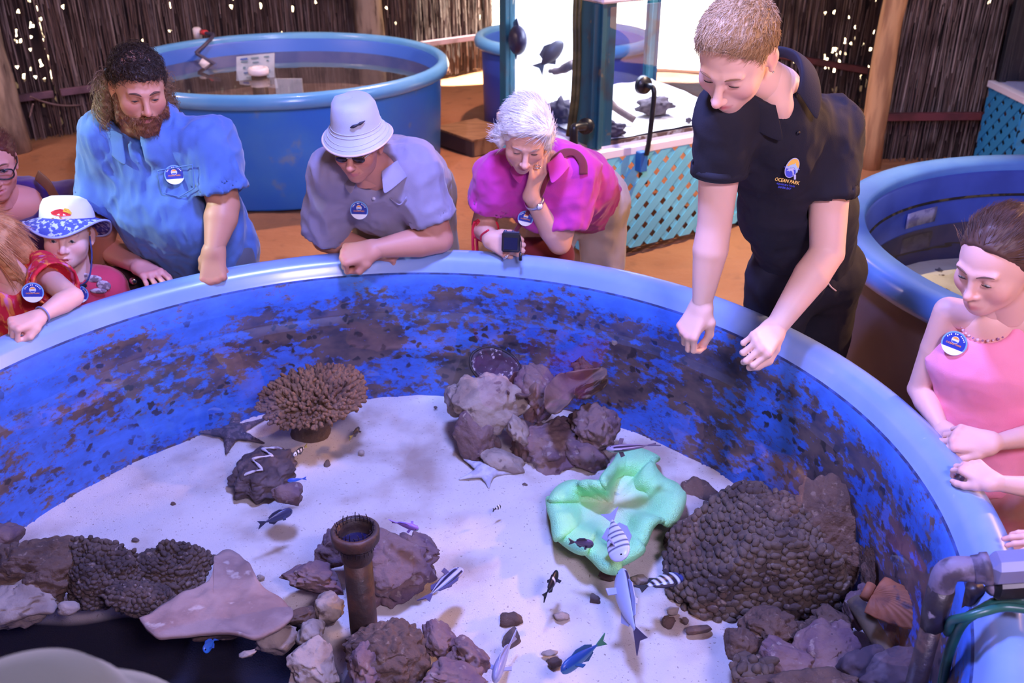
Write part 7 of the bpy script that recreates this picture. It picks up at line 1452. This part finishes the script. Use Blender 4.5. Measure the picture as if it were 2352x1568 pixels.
# ---- visitor in a beige hat close to the camera
def nearhat():
    c = PY(90, 1700, .60); sk = (216, 170, 150); H = V3(c[0] - .02, c[1] - .15, .75); N = c + V3(0, -.03, -.22); R = basis((.25, .9, -.25))
    hc = PY(24, 1616, .60)
    p = thing('person', (H[0], H[1], 0), 'visitor in a beige cloth hat, blurred in the near left corner', 'person')
    c = hc + V3(-.01, -.01, -.13); N = c + V3(0, -.05, -.2); H = V3(N[0], N[1] - .12, .72); shR, shL = N + V3(.2, -.02, -.08), N + V3(-.2, -.02, -.08); lat = unit(shL - shR); fr = V3(.2, .95, 0); up = V3(0, 0, 1)
    hd, ey = head(R, c, 1.0, skin=sk); elR, elL = shR + V3(.03, .03, -.28), shL + V3(-.03, .03, -.28); wrR, wrL = elR + V3(0, .1, -.22), elL + V3(0, .1, -.22)
    put_face(p, [arm(shR, elR, wrR, 1, sk, .007), arm(shL, elL, wrL, 1, sk, .007), hand(wrR, (0, .2, -1), (.8, .2, 0), 1, RELAX, skin=sk), hand(wrL, (0, .2, -1), (-.8, .2, 0), -1, RELAX, skin=sk), neck(R, c, 1, N, sk)], hd, ey, R, c, 1.0)
    m = fabric('shirt_dark', (70, 70, 84))
    def b(S): torso(S, N, H, lat, shR, shL, .115, .12, .12, 1.4, .066); sleeve(S, shR, elR, .7, .07, .07); sleeve(S, shL, elL, .7, .07, .07); neckhole(S, N, up, fr)
    cloth('shirt', p, b, np.minimum(H, N) - V3(.45, .3, .2), np.maximum(H, N) + V3(.45, .3, .12), m, .009, .004)
    legs(p, H, lat, [(H[0] + .1, H[1] - .04, 0), (H[0] - .1, H[1] - .04, 0)], m_navyt, m_shoe)
    prof = [(.001, .085), (.04, .083), (.07, .072), (.088, .045), (.094, .01), (.12, -.012), (.142, -.03), (.143, -.033), (.118, -.016), (.09, .0)]
    v, f = lathe(prof, (0, 0, 0), 64); v = np.array(v) * V3(1.05, 1.15, .9); obj('cloth_hat', hc + (v + V3(0, 0, -.07)) @ basis((.3, .9, -.1)).T, f, fabric('hat_beige', (86, 82, 58), (78, 74, 52)), p)
nearhat()

# ------------------------------------------------------------------ pump fittings at the right of the touch tank
m_blackpipe = M('pipe_black', (40, 34, 44), 0.4, (74, 56, 54), 18, 0.5, 0.66, bump=0.4, bscale=70, rgb3=(140, 132, 150), n3=30, lo3=0.68, hi3=0.76)
m_valve = M('valve_grey', (120, 122, 160), 0.4, (104, 104, 142), 6)
zt = 0.90; E0 = PZ(2172, 1312, zt); Vd = V3(0, 0, -1); B0 = V3(E0[0] - 0.004, E0[1] - 0.004, 0.29)
s = thing('pump_pipe', B0, 'black pump pipe with an elbow and grey valve block at the right rim', 'pipe')
v, f = tube([B0, E0 + V3(0, 0, -0.10)], 0.019, 18); obj('riser', v, f, m_blackpipe, s)
v, f = tube([E0 + V3(0, 0, -0.13), E0 + V3(0, 0, -0.10), E0 + V3(0, 0, -0.035)], [0.021, 0.0245, 0.0245], 8); obj('coupling', v, f, m_blackpipe, s)
E1 = PZ(2228, 1308, zt + 0.01); dx = unit(E1 - E0)
v, f = tube(spline([E0 + V3(0, 0, -0.05), E0 + V3(0, 0, -0.012), E0 + dx * 0.012 + V3(0, 0, 0.004), E0 + dx * 0.05], 5), 0.0225, 18); obj('elbow', v, f, M('pipe_scaled', (118, 108, 136), 0.6, (70, 62, 80), 20, 0.45, 0.6, bump=0.5, bscale=60), s)
v, f = tube([E0 + dx * 0.045, E0 + dx * 0.058, E0 + dx * 0.060, E0 + dx * 0.072], [0.025, 0.026, 0.029, 0.029], 22); obj('collar', v, f, MATS['pipe_scaled'], s)
R_ = np.stack([dx, unit(np.cross(V3(0, 0, 1), dx)), V3(0, 0, 1)], 1)
MB().box(E0 + dx * 0.145, (0.15, 0.056, 0.05), R_, bev=0.012).obj('valve_block', m_valve, s)
MB().box(E0 + dx * 0.15 + V3(0, 0, -0.04), (0.13, 0.05, 0.04), R_, bev=0.008).obj('valve_body', m_dark, s)
v, f = tube([E0 + dx * 0.17 + V3(0, 0, 0.02), E0 + dx * 0.17 + V3(0, 0, 0.027)], 0.006, 12); obj('screw', v, f, m_dark, s)
v, f = tube([E0 + dx * 0.09 + V3(0, 0, -0.04), E0 + dx * 0.075 + V3(0, -0.01, -0.045)], [0.012, 0.01], 10); obj('stub', v, f, MATS['pipe_scaled'], s)
v, f = tube([E0 + dx * 0.225, E0 + dx * 0.40], 0.026, 16); obj('outlet', v, f, m_pvc, s)
# second dark pipe running down inside the rim
a, b = PZ(2240, 1348, 0.80), PZ(2198, 1560, 0.50)
v, f = tube(spline([a, a * 0.6 + b * 0.4 + V3(0, 0, 0.0), b], 6), 0.017, 12); obj('drain_pipe', v, f, m_blackpipe, label='thin dark pipe running down inside the right rim', cat='pipe')
m_green = M('hose_green', (34, 92, 84), 0.35, (28, 76, 72), 12)
v, f = tube(spline([PZ(2420, 1392, 0.86), PZ(2352, 1378, 0.85), PZ(2300, 1378, 0.85), PZ(2255, 1400, 0.84), PZ(2215, 1425, 0.82), PZ(2190, 1470, 0.75), PZ(2172, 1530, 0.66), PZ(2160, 1600, 0.56)], 8), 0.0095, 12)
obj('hose', v, f, m_green, label='green hose draped over the right rim into the water, the longer one', cat='hose', group='green hoses')
v, f = tube(spline([PZ(2380, 1402, 0.87), PZ(2310, 1394, 0.865), PZ(2262, 1404, 0.86), PZ(2220, 1416, 0.845), PZ(2188, 1424, 0.82), PZ(2180, 1440, 0.79), PZ(2176, 1452, 0.76)], 8), 0.008, 12)
obj('hose', v, f, m_green, label='green hose ending in a short hook beside the pump pipe', cat='hose', group='green hoses')
# slanting old pipe
m_oldpipe = M('pipe_silted', (104, 88, 66), 0.85, (70, 60, 58), 16, 0.45, 0.62, bump=0.4, bscale=60)
a, b = PZ(1962, 1376, 0.44), PZ(2100, 1600, 0.36)
v, f = tube(np.array([a + (b - a) * t for t in np.linspace(0, 1, 10)]), 0.021, 18); obj('old_pipe', v, f, m_oldpipe, label='silt-covered pipe slanting down at the right of the reef', cat='pipe')
# rusty fan shell
s = thing('scallop_shell', PZ(2070, 1420, 0.44), 'rust-orange ribbed scallop shell propped near the right tank wall', 'shell')
c_ = PZ(2072, 1398, 0.50); a_ = unit(PZ(2140, 1440, 0.50) - PZ(2000, 1372, 0.50)); n_ = unit(V3(-0.25, -0.35, 0.90)); a_ = unit(a_ - n_ * (a_ @ n_)); b_ = np.cross(n_, a_); vv = []; na, nr = 72, 18
for i in range(nr + 1):
    q = i / nr
    for k in range(na + 1):
        t = math.radians(-88 + 176 * k / na); rad_ = (0.085 + 0.012 * math.cos(t)) * q; h_ = 0.030 * math.sin(math.pi * min(1, q * 0.9)) * math.cos(t * 0.75) + 0.0022 * q * math.cos(t * 26)
        vv.append(c_ + a_ * (rad_ * math.cos(t) * 1.55 - 0.07) + b_ * rad_ * math.sin(t) * 0.62 + n_ * h_)
ff = [(i * (na + 1) + k, i * (na + 1) + k + 1, (i + 1) * (na + 1) + k + 1, (i + 1) * (na + 1) + k) for i in range(nr) for k in range(na)]
o_ = fixn(obj('valve', vv, ff, M('shell_rust', (158, 96, 62), 0.7, (118, 70, 54), 14, 0.45, 0.65, bump=0.4, bscale=70, rgb3=(70, 58, 66), n3=22, lo3=0.6, hi3=0.7), s)); o_.modifiers.new('t', 'SOLIDIFY').thickness = 0.008
v, f = tube([c_ - a_ * 0.08 - b_ * 0.02, c_ - a_ * 0.082 + b_ * 0.02], [0.012, 0.012], 10); obj('hinge', v, f, MATS['shell_rust'], s)
rock(2110, 1455, 1.68, 110, 60, 0.10, m_rockd, 'dark algae-grown rock under the rusty shell', 91, 0.3, 5, 0.3, group=RR)
rock(2180, 1440, 1.70, 50, 70, 0.07, m_rockd, 'dark lump beside the pump pipe', 92, 0.0, 4, 0.3, group=RR)

# ------------------------------------------------------------------ inside the display aquarium
def lump(name, c, dim, mat, label, seed, cat, parent=None, group=None, sub=4):
    P_, F_ = ico(sub); S = P_ * (1 + 0.35 * fbm(P_, 2.0, seed, 3))[:, None] * np.array(dim) / 2
    return obj(name, S + c, F_, mat, parent, label=label, cat=cat, group=group)
GA = 'rocks in the display aquarium'
lump('rock', KP(0.16, 0.10, 0.70), (0.16, 0.10, 0.09), m_rockd, 'dark lumpy rock on white gravel just right of the corner post', 3, 'rock', group=GA)
lump('rock', KP(0.62, 0.30, 0.735), (0.20, 0.14, 0.10), m_rockd, 'dark mossy rock further back on the white gravel', 5, 'rock', group=GA)
lump('rock', KP(0.10, 0.50, 0.72), (0.14, 0.16, 0.14), m_rockd, 'dark rock seen through the left aquarium pane, larger', 7, 'rock', group=GA)
lump('rock', KP(0.09, 0.30, 0.69), (0.10, 0.14, 0.08), m_rockd, 'dark rock seen through the left aquarium pane, nearer the corner', 9, 'rock', group=GA)
m_shellw = M('white_stone', (220, 214, 222), 0.6)
lump('rock', KP(0.70, 0.085, 0.685), (0.035, 0.03, 0.03), m_rockd, 'small round dark stone on the gravel at the front pane', 12, 'stone', group='small stones in the aquarium', sub=3)
lump('rock', KP(0.76, 0.10, 0.68), (0.03, 0.03, 0.03), m_rockpale, 'small pale stone beside the round dark one', 13, 'stone', group='small stones in the aquarium', sub=3)
lump('rock', KP(0.84, 0.12, 0.682), (0.09, 0.04, 0.02), m_rockd, 'flat dark stone on the gravel near the right end of the aquarium', 14, 'stone', group='small stones in the aquarium', sub=3)
lump('rock', KP(0.22, 0.22, 0.71), (0.06, 0.05, 0.06), m_shellw, 'white rounded stone beside the driftwood foot', 15, 'stone', group='small stones in the aquarium', sub=3)
dw = thing('driftwood', KP(0.3, 0.35, 0.68), 'pale grey driftwood branch leaning inside the display aquarium', 'driftwood')
v, f = tube(spline([KP(0.40, 0.20, 0.70), KP(0.30, 0.28, 0.78), KP(0.22, 0.34, 0.90), KP(0.16, 0.42, 1.02)], 6), [0.02] * 6 + [0.024] * 6 + [0.028] * 7, 10); obj('branch', v, f, m_drift, dw)
v, f = tube(spline([KP(0.24, 0.30, 0.70), KP(0.20, 0.34, 0.76), KP(0.18, 0.38, 0.84)], 6), [0.022] * 13, 10); obj('branch', v, f, m_drift, dw)
v, f = tube(spline([KP(0.12, 0.42, 1.0), KP(0.10, 0.52, 0.95), KP(0.10, 0.62, 0.93)], 6), [0.026] * 5 + [0.02] * 5 + [0.012] * 3, 10); obj('branch', v, f, m_drift, dw)
def bigfish(name, c, hd_, L_, H_, W_, col, label):
    f_ = unit(hd_); s_ = unit(np.cross(V3(0, 0, 1), f_)); u_ = np.cross(f_, s_); root = thing(name, c, label, 'fish', 'fish in the display aquarium'); P_, F_ = ico(4)
    m_ = M('bigfish_%d' % col[2], col, 0.4); x = P_[:, 0]; tp = np.clip(1.05 - 0.55 * np.clip(-x, 0, 1) ** 1.2, 0.2, 1.1)
    obj('body', np.array(c) + f_ * (x * L_ * 0.4)[:, None] + s_ * (P_[:, 1] * W_ / 2 * tp)[:, None] + u_ * (P_[:, 2] * H_ / 2 * tp)[:, None], F_, m_, root)
    def fin(nm, pts):
        P = [np.array(c) + f_ * a * L_ + u_ * b * H_ for a, b in pts]; n = len(P); v = [p - s_ * 0.003 for p in P] + [p + s_ * 0.003 for p in P]
        fixn(obj(nm, v, [tuple(range(n))[::-1], tuple(range(n, 2 * n))] + [(i, (i + 1) % n, n + (i + 1) % n, n + i) for i in range(n)], m_, root, smooth=False))
    fin('tail_fin', [(-0.33, 0.1), (-0.58, 0.5), (-0.5, 0), (-0.58, -0.5), (-0.33, -0.1)]); fin('dorsal_fin', [(0.2, 0.42), (0.0, 0.75), (-0.25, 0.6), (-0.28, 0.2)]); fin('anal_fin', [(0.0, -0.42), (-0.15, -0.7), (-0.28, -0.2)])
bigfish('reef_fish', PY(1188, 92, 5.75), (0.25, -0.9, 0.1), 0.26, 0.16, 0.10, (44, 40, 66), 'large dark blue fish facing out of the left aquarium pane')
bigfish('reef_fish', PY(1268, 122, 5.6), (0.5, 0.1, 0.55), 0.22, 0.085, 0.05, (70, 66, 76), 'slim dark fish turning upward in the display aquarium')

# ------------------------------------------------------------------ second lattice cabinet at the right edge
K2 = np.array((3.36, 6.30)); c2 = thing('lattice_cabinet', (3.9, 6.6, 0), 'bright blue lattice cabinet with white trim at the far right edge', 'cabinet')
lattice(c2, K2, np.array((1.0, 0.0)), 0.9, 0.03, 0.585, m_lat2); lattice(c2, K2 + np.array((0, 0.5)), np.array((0.0, -1.0)), 0.5, 0.03, 0.585, m_lat2)
MB().box((3.81, 6.55, 0.60), (0.94, 0.54, 0.045), bev=0.004).obj('top_trim', m_trim, c2)
for x, y in ((3.40, 6.34), (4.22, 6.34), (3.40, 6.76), (4.22, 6.76)): MB().box((x, y, 0.29), (0.045, 0.045, 0.59)).obj('leg', MATS['frame_dark'], c2)
a2 = thing('display_aquarium', (3.81, 6.55, 0.6225), 'dark-framed aquarium on the far right lattice cabinet', 'aquarium')
for x, y in ((3.40, 6.34), (4.22, 6.34), (3.40, 6.76), (4.22, 6.76)): MB().box((x, y, 0.93), (0.05, 0.05, 0.61), bev=0.003).obj('corner_post', M('frame_black_aq', (20, 24, 34), 0.5), a2)
for cc, dd in (((3.81, 6.325, 0.93), (0.78, 0.008, 0.6)), ((3.385, 6.55, 0.93), (0.008, 0.38, 0.6)), ((4.235, 6.55, 0.93), (0.008, 0.38, 0.6))): fixn(MB().box(cc, dd).obj('glass_pane', m_glass, a2))
MB().box((3.81, 6.77, 0.93), (0.78, 0.008, 0.6)).obj('back_pane', MATS['frame_black_aq'], a2); MB().box((3.81, 6.55, 1.25), (0.9, 0.5, 0.04), bev=0.004).obj('hood', MATS['frame_black_aq'], a2)

# ------------------------------------------------------------------ lamp hung over the touch tank
s = thing('pendant_lamp', (-0.05, 2.0, 2.97), 'square white pendant lamp hanging above the middle of the touch tank', 'lamp')
MB().box((-0.05, 2.0, 3.01), (0.52, 0.52, 0.08), bev=0.012).obj('housing', m_trim, s)
for x in (-0.2, 0.2): v, f = tube([(-0.05 + x, 2.0, 3.05), (-0.05 + x, 2.0, 3.36)], 0.005, 6); obj('hanger', v, f, m_dark, s)
